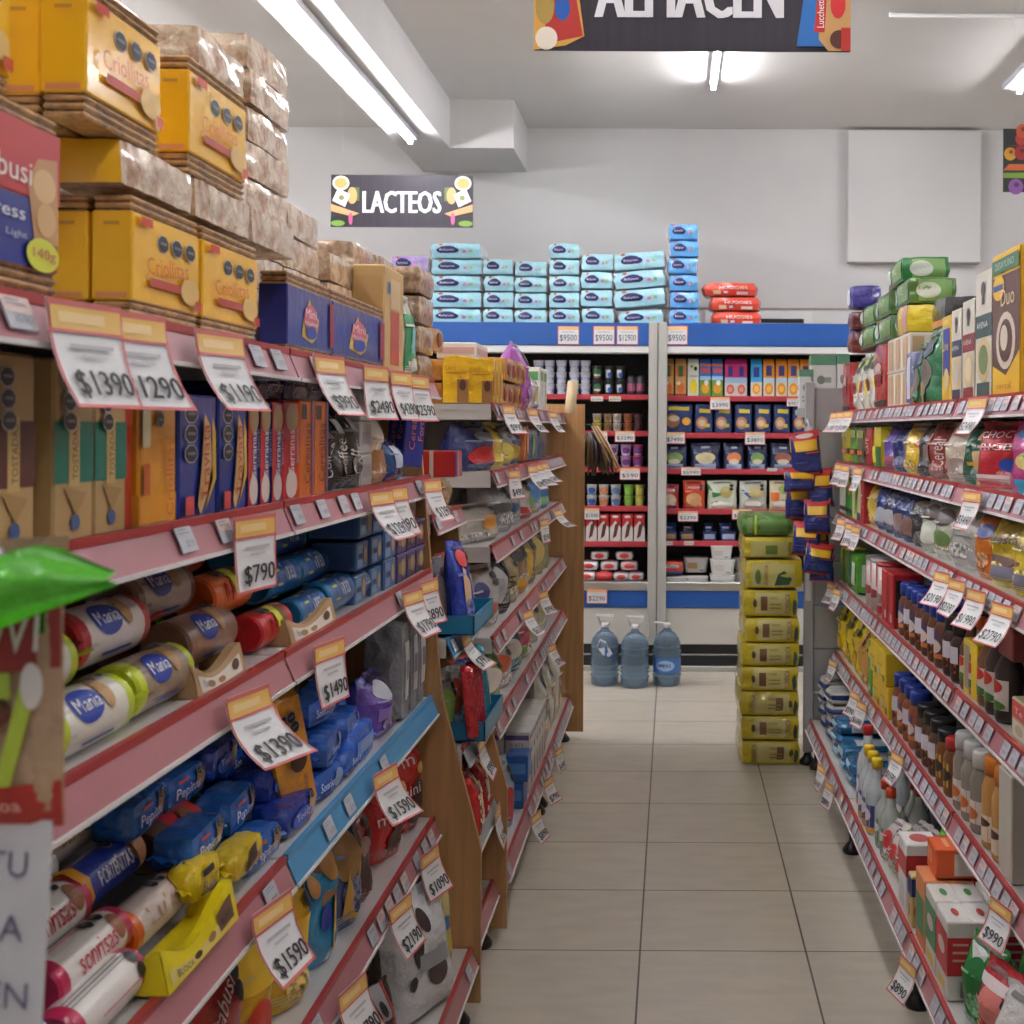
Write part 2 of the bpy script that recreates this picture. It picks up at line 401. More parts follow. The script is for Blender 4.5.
xa, za = atY(848, 131, 8.14); xb, zb = atY(980, 263, 8.14)
m = MB(); m.box(xa, xb, 8.12, 8.2, zb, za, WALL, .004); struct(m, 'trim_2')
m = MB(); m.tube([(1.0, 5.9, ZC-.012), (XR, 5.9, ZC-.012)], .011, mat((225, 225, 223), 'plastic')); struct(m, 'trim_3')
m = MB(); m.box(-.1, 3.2, 8.17, 8.2, 2.02, 2.2, mat((215, 214, 212), 'paint'), .004); m.box(.2, .90, 8.15, 8.18, 2.06, 2.185, mat((225, 225, 224), 'plastic'), .003)
m.box(.28, .84, 8.145, 8.16, 2.108, 2.135, mat((30, 30, 32), 'plastic')); m.box(-.1, 3.2, 8.16, 8.19, 2.197, 2.207, mat((150, 140, 130), 'card')); struct(m, 'trim_4')

def lamp(x, y0, y1, z, look, body=True, wide=.05):
    e = ob('ceiling_lamp', None, (x, y0, z)); tag(e, look, 'ceiling lamp')
    L = y1-y0
    b = MB(); b.box(-wide, wide, 0, L, -.035, 0, mat((190, 190, 198), 'card'), .004); b.box(-.013, .013, .0, .03, -.064, -.03, mat((225, 225, 228), 'plastic'))
    b.box(-.013, .013, L-.03, L, -.064, -.03, mat((225, 225, 228), 'plastic')); b.obj('housing', e)
    t = MB(); t.tube([(0, .03, -.052), (0, L-.03, -.052)], .0098, mat((255, 255, 255), 'emit'), 8); t.obj('tube', e)
    return e
lamp(-1.49, 4.35, 7.15, 3.083, 'long white tube lamp fixed under the boxed ceiling beam', wide=.035)
lamp(-1.49, .9, 4.15, 3.083, 'tube lamp under the ceiling beam, just over the biscuit rack')
xa = atY(712, 52, 6.4)[0]
lamp(.215, 5.75, 7.05, ZC, 'short bright tube lamp behind the hanging black ALMACEN sign', wide=.022)
lamp(1.93, 5.85, 7.1, ZC, 'tube lamp with white housing above the vegetable sign', wide=.09)
lamp(.4, 2.2, 3.6, ZC, 'tube lamp on the ceiling over the middle of the aisle')
lamp(.4, -1.6, .4, ZC, 'tube lamp on the ceiling behind the aisle entrance')
lamp(2.6, 1.0, 3.4, ZC, 'tube lamp over the aisle beyond the cereal rack')
lamp(-3.2, 1.5, 4.5, ZC, 'tube lamp over the aisle beyond the biscuit rack')
lamp(-3.2, 5.2, 7.4, ZC, 'tube lamp over the far corner beyond the cooler')
lamp(3.4, 4.6, 6.6, ZC, 'tube lamp near the wall past the vegetable sign')

# ---------------------------------------------------------------- hanging signs
def sign(px0, px1, pyb, Y, hgt, name, label, cat, build):
    x0, z0 = atY(px0, pyb, Y); x1, _ = atY(px1, pyb, Y); W = x1-x0
    e = ob(name, None, ((x0+x1)/2, Y, z0)); tag(e, label, cat)
    b = MB(); b.box(-W/2, W/2, -.003, .003, 0, hgt, mat((52, 46, 56), 'wood')); build(b, W, hgt); b.obj('board', e)
    for sx in (-1, 1):
        t = MB(); t.tube([(sx*W*.42, 0, hgt-.01), (sx*W*.42, 0, ZC-z0)], .0007, mat((200, 200, 200), 'plastic'), 4); t.obj('string', e)
def s1(b, W, h):
    S = lambda u, v, e: ((u-.5)*W, -.003-e, v*h)
    D = [('t', 'ALMACEN', .49+q, .49, .585, .42, (232, 230, 232)) for q in (-.007, -.0035, 0, .0035, .007)]+[
         ('p', [(0, .0), (.1, .04), (.16, .12), (.13, .7), (.1, 1), (0, 1)], (214, 160, 70)), ('p', [(.03, .05), (.155, .12), (.13, .5), (.05, .62)], (178, 52, 44)),
         ('e', .09, .36, .024, .11, (40, 90, 170)), ('e', .035, .38, .03, .16, (170, 140, 70)), ('e', .04, .1, .035, .1, (226, 214, 196)), ('e', .04, .62, .03, .1, (216, 206, 190)),
         ('p', [(.83, .04), (.86, .62), (.93, .62), (.92, .04)], (40, 108, 180)), ('p', [(.90, .1), (.90, .55), (1, .6), (1, 0), (.93, .0)], (196, 150, 90)),
         ('p', [(.885, .16), (.895, .48), (.925, .48), (.918, .16)], (196, 40, 40)), ('t', 'Lucchetti', .905, .32, .022, .24, (240, 236, 230), 1), ('e', .96, .4, .024, .12, (200, 40, 40)),
         ('e', .965, .1, .03, .08, (90, 46, 34)), ('p', [(.85, .62), (.9, .7), (1, .66), (1, 1), (.9, 1)], (222, 180, 90)), ('r', .97, 0, 1, .2, (190, 50, 40))]
    decals(b, S, D)
def s2(b, W, h):
    S = lambda u, v, e: ((u-.5)*W, -.003-e, v*h)
    D = [('t', 'LACTEOS', .5+q, .48, .545, .42, (232, 232, 236)) for q in (-.006, -.002, .002, .006)]
    for sg in (-1, 1):
        X = lambda u: .5+sg*(.5-u)
        D += [('e', X(.07), .84, .06, .14, (222, 218, 214)), ('e', X(.07), .84, .045, .10, (186, 160, 90)), ('r', X(.13), .5, X(.2), .76, (90, 110, 60)), ('e', X(.15), .6, .035, .16, (196, 160, 104)),
              ('p', [(X(.01), .5), (X(.05), .74), (X(.135), .62), (X(.1), .38)], (232, 230, 228)), ('e', X(.075), .56, .02, .05, (130, 140, 90)),
              ('p', [(X(0), .44), (X(.0), .3), (X(.15), .2), (X(.2), .26)], (208, 160, 110)), ('e', X(.14), .16, .015, .12, (200, 90, 140)), ('e', X(.05), .07, .05, .06, (120, 160, 60)),
              ('r', X(0), 0, X(.12), .2, (30, 34, 34)), ('e', X(.05), .07, .05, .055, (124, 164, 66))]
    decals(b, S, D)
def s3(b, W, h):
    S = lambda u, v, e: ((u-.5)*W, -.003-e, v*h)
    D = [('r', 0, 0, 1, 1, (38, 42, 38))]; r = random.Random(3)
    D += [('p', [(0, .34), (.04, .44), (1, .46), (1, .34)], (214, 106, 46)), ('p', [(0, .22), (0, .3), (.5, .32), (1, .24), (1, .2)], (130, 170, 60))]
    for u, v, q, c in [(.05, .6, .045, (226, 170, 40)), (.13, .62, .05, (178, 44, 44)), (.13, .84, .045, (190, 60, 44)), (.14, .96, .05, (200, 84, 50)), (.09, .08, .055, (150, 90, 170)), (.18, .28, .03, (230, 220, 210)), (.26, .6, .06, (40, 110, 50)),
                       (.36, .8, .06, (200, 50, 40)), (.5, .6, .07, (90, 150, 50)), (.62, .85, .06, (220, 150, 40)), (.7, .55, .07, (180, 40, 40)), (.85, .7, .07, (220, 120, 40)), (.4, .1, .06, (120, 60, 130)), (.7, .1, .06, (90, 140, 50)), (.93, .2, .05, (220, 190, 60))]:
        D += [('e', u, v, q, q*2.3, c), ('e', u+.005, v+.03, q*.35, q*.7, tuple(int(x*.6) for x in c))]
    for k in range(6): D.append(('p', [(0, .7-.03*k), (.12, .74-.03*k), (.12, .73-.03*k)], (190, 50, 60)))
    decals(b, S, D)
sign(534, 850, 50.5, 3.12, .287, 'hanging_sign', 'large dark hanging sign reading ALMACEN in white letters', 'sign', s1)
sign(331, 473, 227, 7.0, .29, 'hanging_sign', 'small dark hanging sign reading LACTEOS over the nappy packs', 'sign', s2)
x0 = 1003; sign(1003, 1140, 192, 5.8, .29, 'hanging_sign', 'hanging sign printed with peppers, carrots and a purple onion', 'sign', s3)

# ---------------------------------------------------------------- shelving racks
STEEL = mat((206, 204, 201), 'metal'); RAILP = mat((172, 114, 120), 'plastic'); REDB = mat((168, 52, 50), 'plastic'); RAILB = mat((70, 140, 184), 'plastic'); WHITE = mat((214, 212, 210), 'card')
WOOD = mat((192, 144, 92), 'wood'); BLACK = mat((24, 24, 26), 'plastic'); GREY = mat((150, 150, 150), 'metal')
@cached
def small_label(k):
    mb = MB(); mb.box(-.024, .024, -.0012, 0, -.031, 0, mat((184, 186, 194), 'card'))
    S = lambda u, v, e: ((u-.5)*.048, -.0012-e, -.031+v*.031)
    r = random.Random(k); D = [('t', ['$790', '$1290', '$990', '$1590', '$650', '$2190'][k % 6], .56, .3, .5, .3, (120, 122, 128)), ('r', .1, .72, .8, .78, (150, 152, 158)), ('r', .1, .86, .6, .92, (150, 152, 158))]
    if k % 5 == 0: D.insert(0, ('r', 0, .5, 1, 1, (216, 190, 180)))
    decals(mb, S, D); return mb.mesh('price_label')
def rack(name, label, sgn, y0, y1, shelves, xb, group=None, rails=None, labels=1.0, feet=(0, 1), side=None, seed=0, top=None):
    """shelves: list of (z, lip |x|); the aisle side faces x = 0"""
    r = random.Random(seed); e = ob(name, None, (sgn*xb, (y0+y1)/2, 0)); tag(e, label, 'shelving unit', group)
    cx, cy = sgn*xb, (y0+y1)/2; L = lambda x, y: (sgn*x-cx, y-cy)
    top = top or shelves[0][0]+.02
    b = MB(); b.box(0, sgn*.02, y0-cy, y1-cy, .1, top, GREY); b.obj('back_panel', e)
    for yy in (y0+.02, y1-.02):
        b = MB(); b.box(-sgn*.045, 0, yy-.018-cy, yy+.018-cy, .06, top, GREY); b.obj('upright', e)
    for k in feet:
        yy = (y0, y1)[k]; f = MB(); xx = L(shelves[-1][1]+.045, 0)[0]
        f.lathe([(.032, 0), (.034, .012), (.022, .028), (.012, .04), (.012, .09)], BLACK, 14, xx, yy-cy+(.045 if k == 0 else -.045)); f.obj('foot', e)
    for i, (z, xl) in enumerate(shelves):
        s = MB(); x0, x1 = L(xl+.02, 0)[0], -sgn*.0
        s.box(x0, x1, y0-cy+.002, y1-cy-.002, z-.018, z-.001, STEEL)
        for yy in (y0+.004, y1-.008):
            s.prism([(x0, z-.016), (x1, z-.016), (x1, z-(.046 if i < len(shelves)-1 else .07)), (x0, z-.045)], yy-cy, yy-cy+.004, STEEL)
        so = s.obj('shelf', e)
        col = RAILP if not rails or not rails.get(i) else rails[i]
        q = MB(); xa, xc = L(xl+.017, 0)[0], L(xl, 0)[0]; t = sgn*.003
        q.prism([(xa, z-.002), (xa+t, z), (xc+t, z-.042), (xc, z-.042)], y0-cy+.003, y1-cy-.003, col)
        q.prism([(xa-t, z-.006), (xa-t, z+.004), (xa+2*t, z+.004), (xa+2*t, z-.006)], y0-cy+.003, y1-cy-.003, REDB if col is not RAILB else RAILB)
        q.prism([(xc-t, z-.046), (xc-t, z-.041), (xc+t, z-.041), (xc+t, z-.046)], y0-cy+.003, y1-cy-.003, WHITE)
        q.obj('price_rail', so)
        y = y0+.04
        while y < y1-.05:
            if r.random() < labels:
                o = ob('price_label', small_label(r.randrange(12)), (xa-t*1.4-sgn*.001, y-cy, z-.004), sgn*(-math.pi/2), so, 0)
                o.rotation_euler = (0, 0, 0)
                rot = Matrix.Rotation(-sgn*math.pi/2, 4, 'Z') @ Matrix.Rotation(-math.atan2(.017, .042), 4, 'X')
                o.rotation_euler = rot.to_euler()
            y += r.choice((.058, .066, .08)) if labels > .6 else r.choice((.07, .13, .09))
    if side:
        for (yy, pts) in side:
            w_ = MB(); w_.prism([(sgn*x-cx, z) for x, z in pts], yy-cy, yy-cy+.018, WOOD); w_.obj('side_panel', e)
    return e
ZA = [1.53, 1.30, 1.075, .77, .48, .165]
SA = [(1.53, .56), (1.30, .568), (1.075, .565), (.77, .56), (.48, .553), (.165, .462)]
sideA = [(3.045, [(1.0, .03), (.458, .03), (.458, .40), (.555, .77), (.62, 1.5), (1.0, 1.5)])]
rack('shelving_rack', 'steel shelf rack with pink price rails holding biscuit rolls and boxes', -1, .72, 1.89, SA, 1.0, 'shelving racks', labels=.25, seed=1)
rack('shelving_rack', 'steel shelf rack with one blue price rail, before the wooden side panel', -1, 1.893, 3.04, SA, 1.0, 'shelving racks', rails={3: RAILB}, labels=.45, side=sideA, seed=2)
SN = [(1.20, .57), (.90, .53), (.635, .49), (.40, .475), (.165, .475)]
rack('shelving_rack', 'narrow candy rack between the two brown wooden panels', -1, 3.07, 3.50, SN, .98, 'shelving racks', rails={1: RAILB, 2: mat((170, 176, 180), 'plastic'), 3: mat((170, 176, 180), 'plastic')},
     labels=.3, side=[(3.50, [(.98, .03), (.455, .03), (.455, .42), (.56, .80), (.6, 1.2), (.98, 1.2)])], feet=(1,), seed=3)
SB = [(1.485, .49), (1.295, .49), (1.085, .49), (.83, .485), (.59, .48), (.19, .45)]
rack('shelving_rack', 'steel shelf rack just past the brown panels, yellow coffee bricks on top', -1, 3.53, 4.69, SB, .97, 'shelving racks', labels=.5, feet=(1,), seed=4)
rack('shelving_rack', 'steel shelf rack ending at the tall wooden panel by the cooler', -1, 4.693, 5.78, SB, .97, 'shelving racks', labels=.8, seed=5,
     side=[(5.785, [(.97, .03), (.405, .03), (.405, 1.53), (.97, 1.53)])])
SR = [(1.49, .675), (1.285, .675), (1.073, .675), (.787, .672), (.487, .668), (.195, .565)]
for k, (a, b_, lab) in enumerate([(.80, 1.93, 'steel rack with red rails nearest the aisle entrance, bags on its lowest shelf'), (1.933, 3.06, 'steel rack with red rails under the brown and yellow cereal box'),
                                  (3.063, 4.19, 'steel rack with red rails holding coffee jars with blue lids'), (4.193, 5.33, 'steel rack with red rails ending beside the yellow flour stack')]):
    rack('shelving_rack', lab, 1, a, b_, SR, 1.13, 'shelving racks', labels=[.85, .9, .93, .8][k], feet=(0,) if k < 3 else (0, 1), seed=10+k)
# grey slatted end frame closing the cereal rack
e = ob('rack_end_frame', None, (.84, 5.37, 0)); tag(e, 'grey slatted metal end frame closing the cereal rack behind the flour stack', 'end frame')
b = MB()
for k in range(8): b.box(-.24, .28, -.008, .008, .12+k*.185, .12+k*.185+.181, mat((158, 158, 156), 'metal'), .003)
b.obj('back_panel', e)
for xx in (-.26, .29):
    b = MB(); b.box(xx-.02, xx+.02, -.02, .02, .05, 1.62, mat((168, 168, 168), 'metal'), .003); b.obj('post', e)
    b = MB(); b.lathe([(.035, 0), (.035, .015), (.02, .03), (.012, .055)], BLACK, 12, xx); b.obj('foot', e)

# ---------------------------------------------------------------- hanging price cards
@cached
def card_mesh(text, curl, w=.105, h=.10, seed=0):
    mb = MB(); rr = random.Random(seed); tw = rr.uniform(-.25, .35)
    def S(u, v, e):     # v 1 at the rail, 0 at the free edge; front to -y
        t = 1-v; a = curl*t
        y = -(math.sin(a)*.6*t*h+ (t**2)*.02*curl + tw*t*t*(u-.5)*.05); z = -t*h*math.cos(a*.6)
        return ((u-.5)*w, y-e, z)
    mb.grid(lambda u, v: S(u, v, 0), 8, 8, mat((226, 226, 226), 'card'))
    D = [('r', 0, 0, 1, .035, (206, 96, 96)), ('r', 0, .0, .03, 1, (206, 96, 96)), ('r', .97, 0, 1, 1, (206, 96, 96)), ('r', 0, .94, 1, 1, (206, 110, 106)), ('r', .03, .73, .97, .94, (226, 184, 96)), ('r', 0, .70, 1, .73, (206, 96, 96)),
         ('r', .12, .79, .74, .89, (236, 206, 146)), ('t', text, .518, .22, min(.8, .19*len(text)), .27, (34, 34, 38)), ('t', text, .53, .224, min(.8, .19*len(text)), .27, (34, 34, 38)), ('r', .2, .56, .8, .60, (176, 176, 180)), ('r', .32, .48, .68, .51, (186, 186, 190))]
    decals(mb, S, D); return mb.mesh('price_card')
NPC = [0]
def price(sgn, xl, z, px, text, look, curl=.7, yaw=0, s=1.0, y=None):
    """hang a card on the rail at |x| = xl, height z, where the photo shows it"""
    y = y or Yof(px, xl); NPC[0] += 1
    o = ob('price_card', card_mesh(text, curl, seed=NPC[0] % 5), (sgn*(xl-.006-abs(yaw)*.05*s), y, z-.003), 0)
    o.rotation_euler = (0, 0, -sgn*math.pi/2+yaw); o.scale = (s, s, s)
    tag(o, look, 'price card', 'price cards on the rails'); return o
def nth(k): return ORD[k]
pc = [(0, 66, '$1390', .9), (0, 117, '$1290', .9), (0, 205, '$1190', 1.3), (0, 318, '$990', 1.3), (0, 366, '$2490', .5), (0, 392, '$4290', .7), (0, 411, '$2590', .5),
      (1, 243, '$790', .1), (1, 372, '$1290', 1.2), (1, 388, '$990', .6), (1, 425, '$1290', .9), (2, 236, '$1390', 1.1), (2, 320, '$1490', .2), (2, 405, '$1790', .8), (2, 422, '$890', .3),
      (3, 262, '$1590', .7), (3, 378, '$1590', .8), (4, 345, '$2790', .7), (4, 394, '$2190', .6), (4, 424, '$1090', .5), (5, 312, '$990', .8)]
shn = ['top shelf', 'second shelf', 'third shelf', 'fourth shelf', 'fifth shelf', 'bottom shelf']
cnt = {}
for i, px, t, c in pc:
    k = cnt.get((i, 'A'), 0); cnt[i, 'A'] = k+1
    price(-1, SA[i][1], SA[i][0]+.002, px, t, yaw=-.2, curl=c*(.42 if i == 0 else (.6 if i < 2 else .8)), look=f'white price card {t}, {ORD[k]} hanging along {shn[i]} edge, biscuit racks')
for i, px, t, c in [(0, 502, '$990', .7), (0, 527, '$890', .9), (0, 548, '$790', .8), (1, 508, '$490', .3), (1, 527, '$790', .9), (1, 533, '$590', 1.1), (1, 539, '$690', 1.3), (2, 540, '$590', .2), (2, 554, '$990', 1.4), (3, 523, '$650', 1.0), (3, 539, '$990', .7), (4, 548, '$790', .9),
                    (5, 532, '$890', .7), (5, 545, '$790', .6), (5, 556, '$690', .3)]:
    k = cnt.get((i, 'B'), 0); cnt[i, 'B'] = k+1
    price(-1, SB[i][1], SB[i][0]+.002, px, t, yaw=-.25, s=.88, look= f'white price card {t}, {ORD[k]} hanging along {shn[i]} edge, snack racks', curl=c*.8)
for i, px, t, c, y in [(1, 0, '$790', .9, 3.2), (2, 0, '$990', .5, 3.2), (3, 0, '$1290', .3, 3.4)]:
    price(-1, SN[i][1], SN[i][0], 0, t, f'white price card {t} hanging on the narrow candy rack', c, y=y)
for i, px, t, c in [(0, 985, '$2490', .9), (0, 853, '$1890', .9), (0, 845, '$1790', .9), (0, 838.5, '$1690', .9), (1, 850, '$990', .4), (1, 863, '$1290', .6), (1, 843, '$890', .5), (1, 980, '$3490', .7), (2, 846, '$1890', .6), (2, 855, '$990', .5), (2, 861, '$1090', .5), (2, 950, '$2190', .9), (2, 965, '$2390', .9), (2, 985, '$1990', .9), (2, 1012, '$2790', 1.0),
                    (3, 842, '$990', .6), (3, 836, '$990', .6), (4, 838, '$790', .6), (4, 861, '$590', .7), (4, 868, '$1090', .6), (4, 905, '$1590', .8), (4, 1012, '$990', .6), (5, 828, '$690', .6), (5, 864-28, '$890', .5), (5, 918, '$890', .8)]:
    k = cnt.get((i, 'R'), 0); cnt[i, 'R'] = k+1
    price(1, SR[i][1], SR[i][0]+.002, px, t, yaw=.22, s=.86, look= f'white price card {t}, {ORD[k]} hung along {shn[i]} edge, cereal racks', curl=c*.65)
#SPLIT2
# ---------------------------------------------------------------- goods on the racks
RR = random.Random(5)
def lipof(sgn, y, z, x):
    T = SR if sgn > 0 else (SA if y < 3.05 else (SN if y < 3.52 else SB))
    for k, (sz, lip) in enumerate(T):
        if -.004 < z-sz < .03: return lip, (T[k-1][0] if k else 9)
    return None, 9
def put(sgn, me, name, cat, look, where, ya, yb, xf, d, z, layer=None, yaw=0, tilt=0, dx=0):
    lip, zn = lipof(sgn, (ya+yb)/2, z, xf)
    if lip and not tilt: xf = max(xf, lip+.026+abs(yaw)*(yb-ya)*.32)
    o = ob(name, me, (sgn*(xf+d/2+dx), (ya+yb)/2, z+.0005), -sgn*math.pi/2+yaw)
    if lip:
        ht = max(c[2] for c in o.bound_box)
        if z+ht > zn-.05: o.scale[2] = (zn-.05-z)/ht
    if tilt: o.location.z += abs(math.sin(tilt))*d*.55; o.location.x += sgn*.012
    if tilt: o.rotation_euler = (Matrix.Rotation(-sgn*math.pi/2+yaw, 4, 'Z') @ Matrix.Rotation(tilt, 4, 'X')).to_euler()
    return good(o, look, where, cat, (ya+yb)/2, layer)
OCT = [(30, 30, 32)]
def octs(us, v, ru=.06, rv=.05, c=(30, 30, 32)):
    D = []
    for u in us: D += [('o', u, v, ru*1.12, rv*1.12, (200, 196, 190)), ('o', u, v, ru, rv, c), ('r', u-ru*.6, v-rv*.12, u+ru*.6, v+rv*.2, (120, 122, 124))]
    return D
Y_ = lambda px, xf: Yof(px, xf)
A = 'biscuit rack'; 
# ---- biscuit racks, top shelf: crackers
YEL = (244, 186, 30); zt = SA[0][0]; W1 = 'top shelf, biscuit rack'
fy = octs((.42, .62, .82), .74, .08, .1)+[('t', 'Criollitas', .45, .46, .62, .2, (214, 110, 30), .12), ('r', .2, .2, .7, .3, (186, 70, 44)), ('e', .8, .25, .15, .16, (226, 188, 110)), ('r', .06, .86, .22, .96, (206, 60, 36)), ('r', .88, .04, .98, .16, (206, 70, 40))]
sy = [('r', .1, .03, .9, .09, (226, 150, 96)), ('r', .3, .84, .7, .88, (204, 150, 60))]
def cr(w, d=.045, h=.148): return crackers(round(w, 3), d, h, YEL, tuple(fy), tuple(sy), .17, .86)
bx = [('r', 0, 0, .86, .48, (28, 44, 130)), ('r', 0, .5, 1, 1, (186, 40, 40)), ('p', [(.84, .2), (.8, .6), (.86, .78), (.98, .82), (.99, .2)], (190, 140, 90)), ('e', .9, .6, .07, .12, (214, 176, 124)), ('e', .91, .36, .06, .12, (206, 166, 112)),
      ('t', 'Terrabusi', .56, .647, .5, .16, (232, 226, 220)), ('t', 'Express', .6, .34, .34, .12, (230, 228, 226)), ('t', 'Light', .72, .2, .12, .06, (190, 196, 220)), ('e', .88, .1, .1, .12, (206, 212, 60)), ('t', '140g', .88, .1, .14, .09, (190, 60, 90))]
put(-1, crackers(.30, .05, .175, (176, 40, 40), tuple(bx), (), .16, .9), 'cracker_pack', 'cracker pack', 'large red and blue cracker pack', W1, .90, 1.20, .585, .05, zt)
for k, (ya, yb, xf) in enumerate([(1.395, 1.598, .60), (1.602, 1.825, .60), (1.395, 1.60, .65), (1.605, 1.82, .65)]):
    put(-1, cr(.2 if k != 1 else .215), 'cracker_pack', 'cracker pack', 'yellow cracker pack in clear wrap' if k < 2 else 'yellow cracker pack behind another', W1, ya, yb, xf, .045, zt, 'bottom layer')
for k in range(3): put(-1, wrapblock(.21, .088, .05, 2, 1, k, YEL if k == 0 else None), 'cracker_pack', 'cracker pack', 'flat clear cracker pack under yellow', W1, 1.375+k*.215, 1.585+k*.215, .603, .088, zt+.15, 'flat layer')
for k, (ya, yb, xf) in enumerate([(1.295, 1.475, .603), (1.565, 1.775, .603), (1.30, 1.49, .655), (1.05, 1.25, .655)]):
    put(-1, cr(.185 if k != 1 else .205), 'cracker_pack', 'cracker pack', 'upper yellow cracker pack standing' if k < 2 else 'yellow cracker pack standing behind', W1, ya, yb, xf, .045, zt+.201, 'upper layer')
# deep stacks of clear packs
LAY = ['lowest layer', 'second layer', 'third layer', 'fourth layer', 'fifth layer', 'sixth layer', 'seventh layer', 'eighth layer', 'ninth layer']
for c, (ya, nl, xf) in enumerate([(1.30, 5, .705), (1.62, 6, .705), (1.845, 8, .70), (2.07, 9, .70), (2.295, 5, .70), (2.52, 4, .69)]):
    for k in range(nl):
        if c < 2 and k < 1: continue
        j = RR.uniform(-.006, .006)
        put(-1, wrapblock(.218, .17, .058, 2, 1, (c*3+k) % 5, None), 'cracker_pack', 'cracker pack', 'clear wrapped cracker block, back stack', W1, ya, ya+.218, xf+j, .17, zt+k*.0595, LAY[k], RR.uniform(-.03, .03))
for c, (ya, nl) in enumerate([(1.90, 0)]): pass
fb = [('p', [(.28, .18), (.32, .5), (.45, .86), (.5, .6), (.66, .55), (.6, .2), (.5, .1)], (214, 186, 70)), ('e', .47, .5, .15, .26, (200, 90, 100)), ('t', 'Mini', .46, .6, .24, .16, (240, 220, 220)), ('t', 'Hojalmar', .47, .42, .3, .12, (236, 230, 230)), ('e', .47, .28, .12, .12, (40, 60, 150)), ('r', .9, .1, 1, .9, (150, 40, 60))]
for ya, yb in ((2.02, 2.285), (2.29, 2.685)):
    put(-1, crackers(round(yb-ya, 3), .045, .138, (36, 48, 128), tuple(fb), (), .13, .84), 'cracker_pack', 'cracker pack', 'dark blue wrapped cracker pack', W1, ya, yb, .618, .045, zt)
put(-1, carton(.19, .07, .235, (196, 160, 104), (('r', .3, .1, .75, .6, (190, 80, 60)), ('r', .3, .62, .8, .9, (206, 178, 130)), ('e', .2, .8, .08, .06, (60, 90, 140))), (('r', .1, .1, .9, .9, (188, 152, 98)),)), 'carton_box', 'carton', 'tall brown cardboard box with red print', W1, 2.70, 2.89, .618, .07, zt)
for k in range(2): put(-1, softpack(.15, .07, .10, (206, 190, 160), (), .3, kind='cracker', seed=k), 'rusk_bag', 'bag', 'pale rusk bag beside the cardboard box', W1, 2.74+k*.16-.0, 2.89+k*.16, .695, .07, zt+.0, None)
put(-1, bag(.14, .06, .20, (206, 200, 176), (('r', .1, .05, .9, .75, (48, 140, 88)), ('r', .3, .3, .75, .6, (120, 190, 190)), ('r', .4, .1, .7, .24, (214, 206, 180))), seed=3), 'snack_bag', 'bag', 'green and clear snack bag', W1, 2.90, 3.04, .615, .06, zt)
for c in range(3):
    for k in range(4):
        put(-1, softpack(.20, .16, .075, (184, 150, 116), (('t', 'Pitusas', .5, .5, .4, .3, (180, 90, 80)),), .3, seed=c+k, kind='cracker'), 'biscuit_pack', 'biscuit pack', 'brown clear pack stacked behind green bag', W1, 2.78+c*.215, 2.98+c*.215, .70 if c < 2 else .64, .16, zt+k*.0755 - (0 if c < 1 else .0), LAY[k])

# ---- second shelf
z = SA[1][0]; W2 = 'second shelf, biscuit rack'
KR = (190, 158, 104)
def kraft(c):
    return ((('r', 0, .32, 1, .66, c), ('r', .35, .3, .62, .68, (206, 176, 110)), ('t', 'TOSTADAS', .48, .49, .14, .3, (90, 70, 40), 1), ('e', .5, .1, .12, .045, (70, 100, 150)), ('p', [(.2, .3), (.5, .14), (.8, .26)], (172, 138, 84)))
            + tuple(octs((.3,), .88, .16, .05))+tuple(octs((.3,), .77, .16, .05))+tuple(octs((.3,), .66, .16, .05)))
def brk(c): return (('r', .3, .78, .7, .96, (170, 160, 150)), ('r', .42, .3, .6, .66, (170, 134, 80)), ('e', .5, .2, .1, .03, (70, 100, 150)))
for a, b_, c in ((-60, -14, (86, 40, 30)), (-12, 34, (86, 40, 30)), (52, 92, (30, 116, 96)), (92.5, 125, (30, 116, 96))):
    ya, yb = Y_(a, .60), Y_(b_, .60)
    put(-1, carton(round(yb-ya-.002, 3), .085, .205, KR, kraft(c), brk(c)), 'toast_box', 'box', 'brown kraft toast box, '+('teal band' if c[1] > 100 else 'maroon band'), W2, ya, yb-.002, .598, .085, z)
    put(-1, carton(round(yb-ya-.002, 3), .085, .205, KR, kraft(c), brk(c)), 'toast_box', 'box', 'kraft toast box in second row, '+('teal' if c[1] > 100 else 'maroon'), W2, ya+.03, yb+.028, .70, .085, z)
def spine(px0, px1, h, base, f, look, name='cracker_pack', cat='cracker pack', d=.16, xf=.603, s=(), kind='film', yaw=0, zz=None, fn=carton, W=W2):
    ya, yb = Y_(px0, xf), Y_(px1, xf); me = fn(round(yb-ya-.003, 3), d, h, base, tuple(f), s=tuple(s), kind=kind)
    return put(-1, me, name, cat, look, W, ya, yb-.003, xf, d, z if zz is None else zz, yaw=yaw)
spine(126, 138, .19, (196, 62, 34), [('r', .1, .7, .9, .9, (210, 90, 60))], 'red orange cracker pack')
spine(139, 177, .185, (222, 152, 30), octs((.5,), .9, .1, .05)+octs((.5,), .79, .1, .05)+octs((.5,), .68, .1, .05)+[('t', 'Criollitas', .72, .3, .2, .5, (206, 90, 40), 1), ('r', .05, .2, .2, .4, (200, 90, 40)), ('r', 0, .5, .2, .8, (204, 190, 150))], 'tall orange yellow cracker pack', s=[('r', 0, 0, 1, .2, (226, 170, 60))])
trav = octs((.3,), .84, .16, .07)+octs((.28,), .68, .16, .07)+octs((.26,), .52, .16, .07)+[('p', [(.6, .85), (.75, .75), (.82, .3), (.5, .02), (.42, .1), (.52, .4)], (206, 170, 110)), ('p', [(.8, .82), (.9, .7), (.92, .3), (.6, .04), (.82, .3)], (214, 170, 60)), ('t', 'Traviata', .6, .45, .2, .62, (196, 46, 44), 1), ('r', .08, .03, .3, .18, (200, 70, 70))]
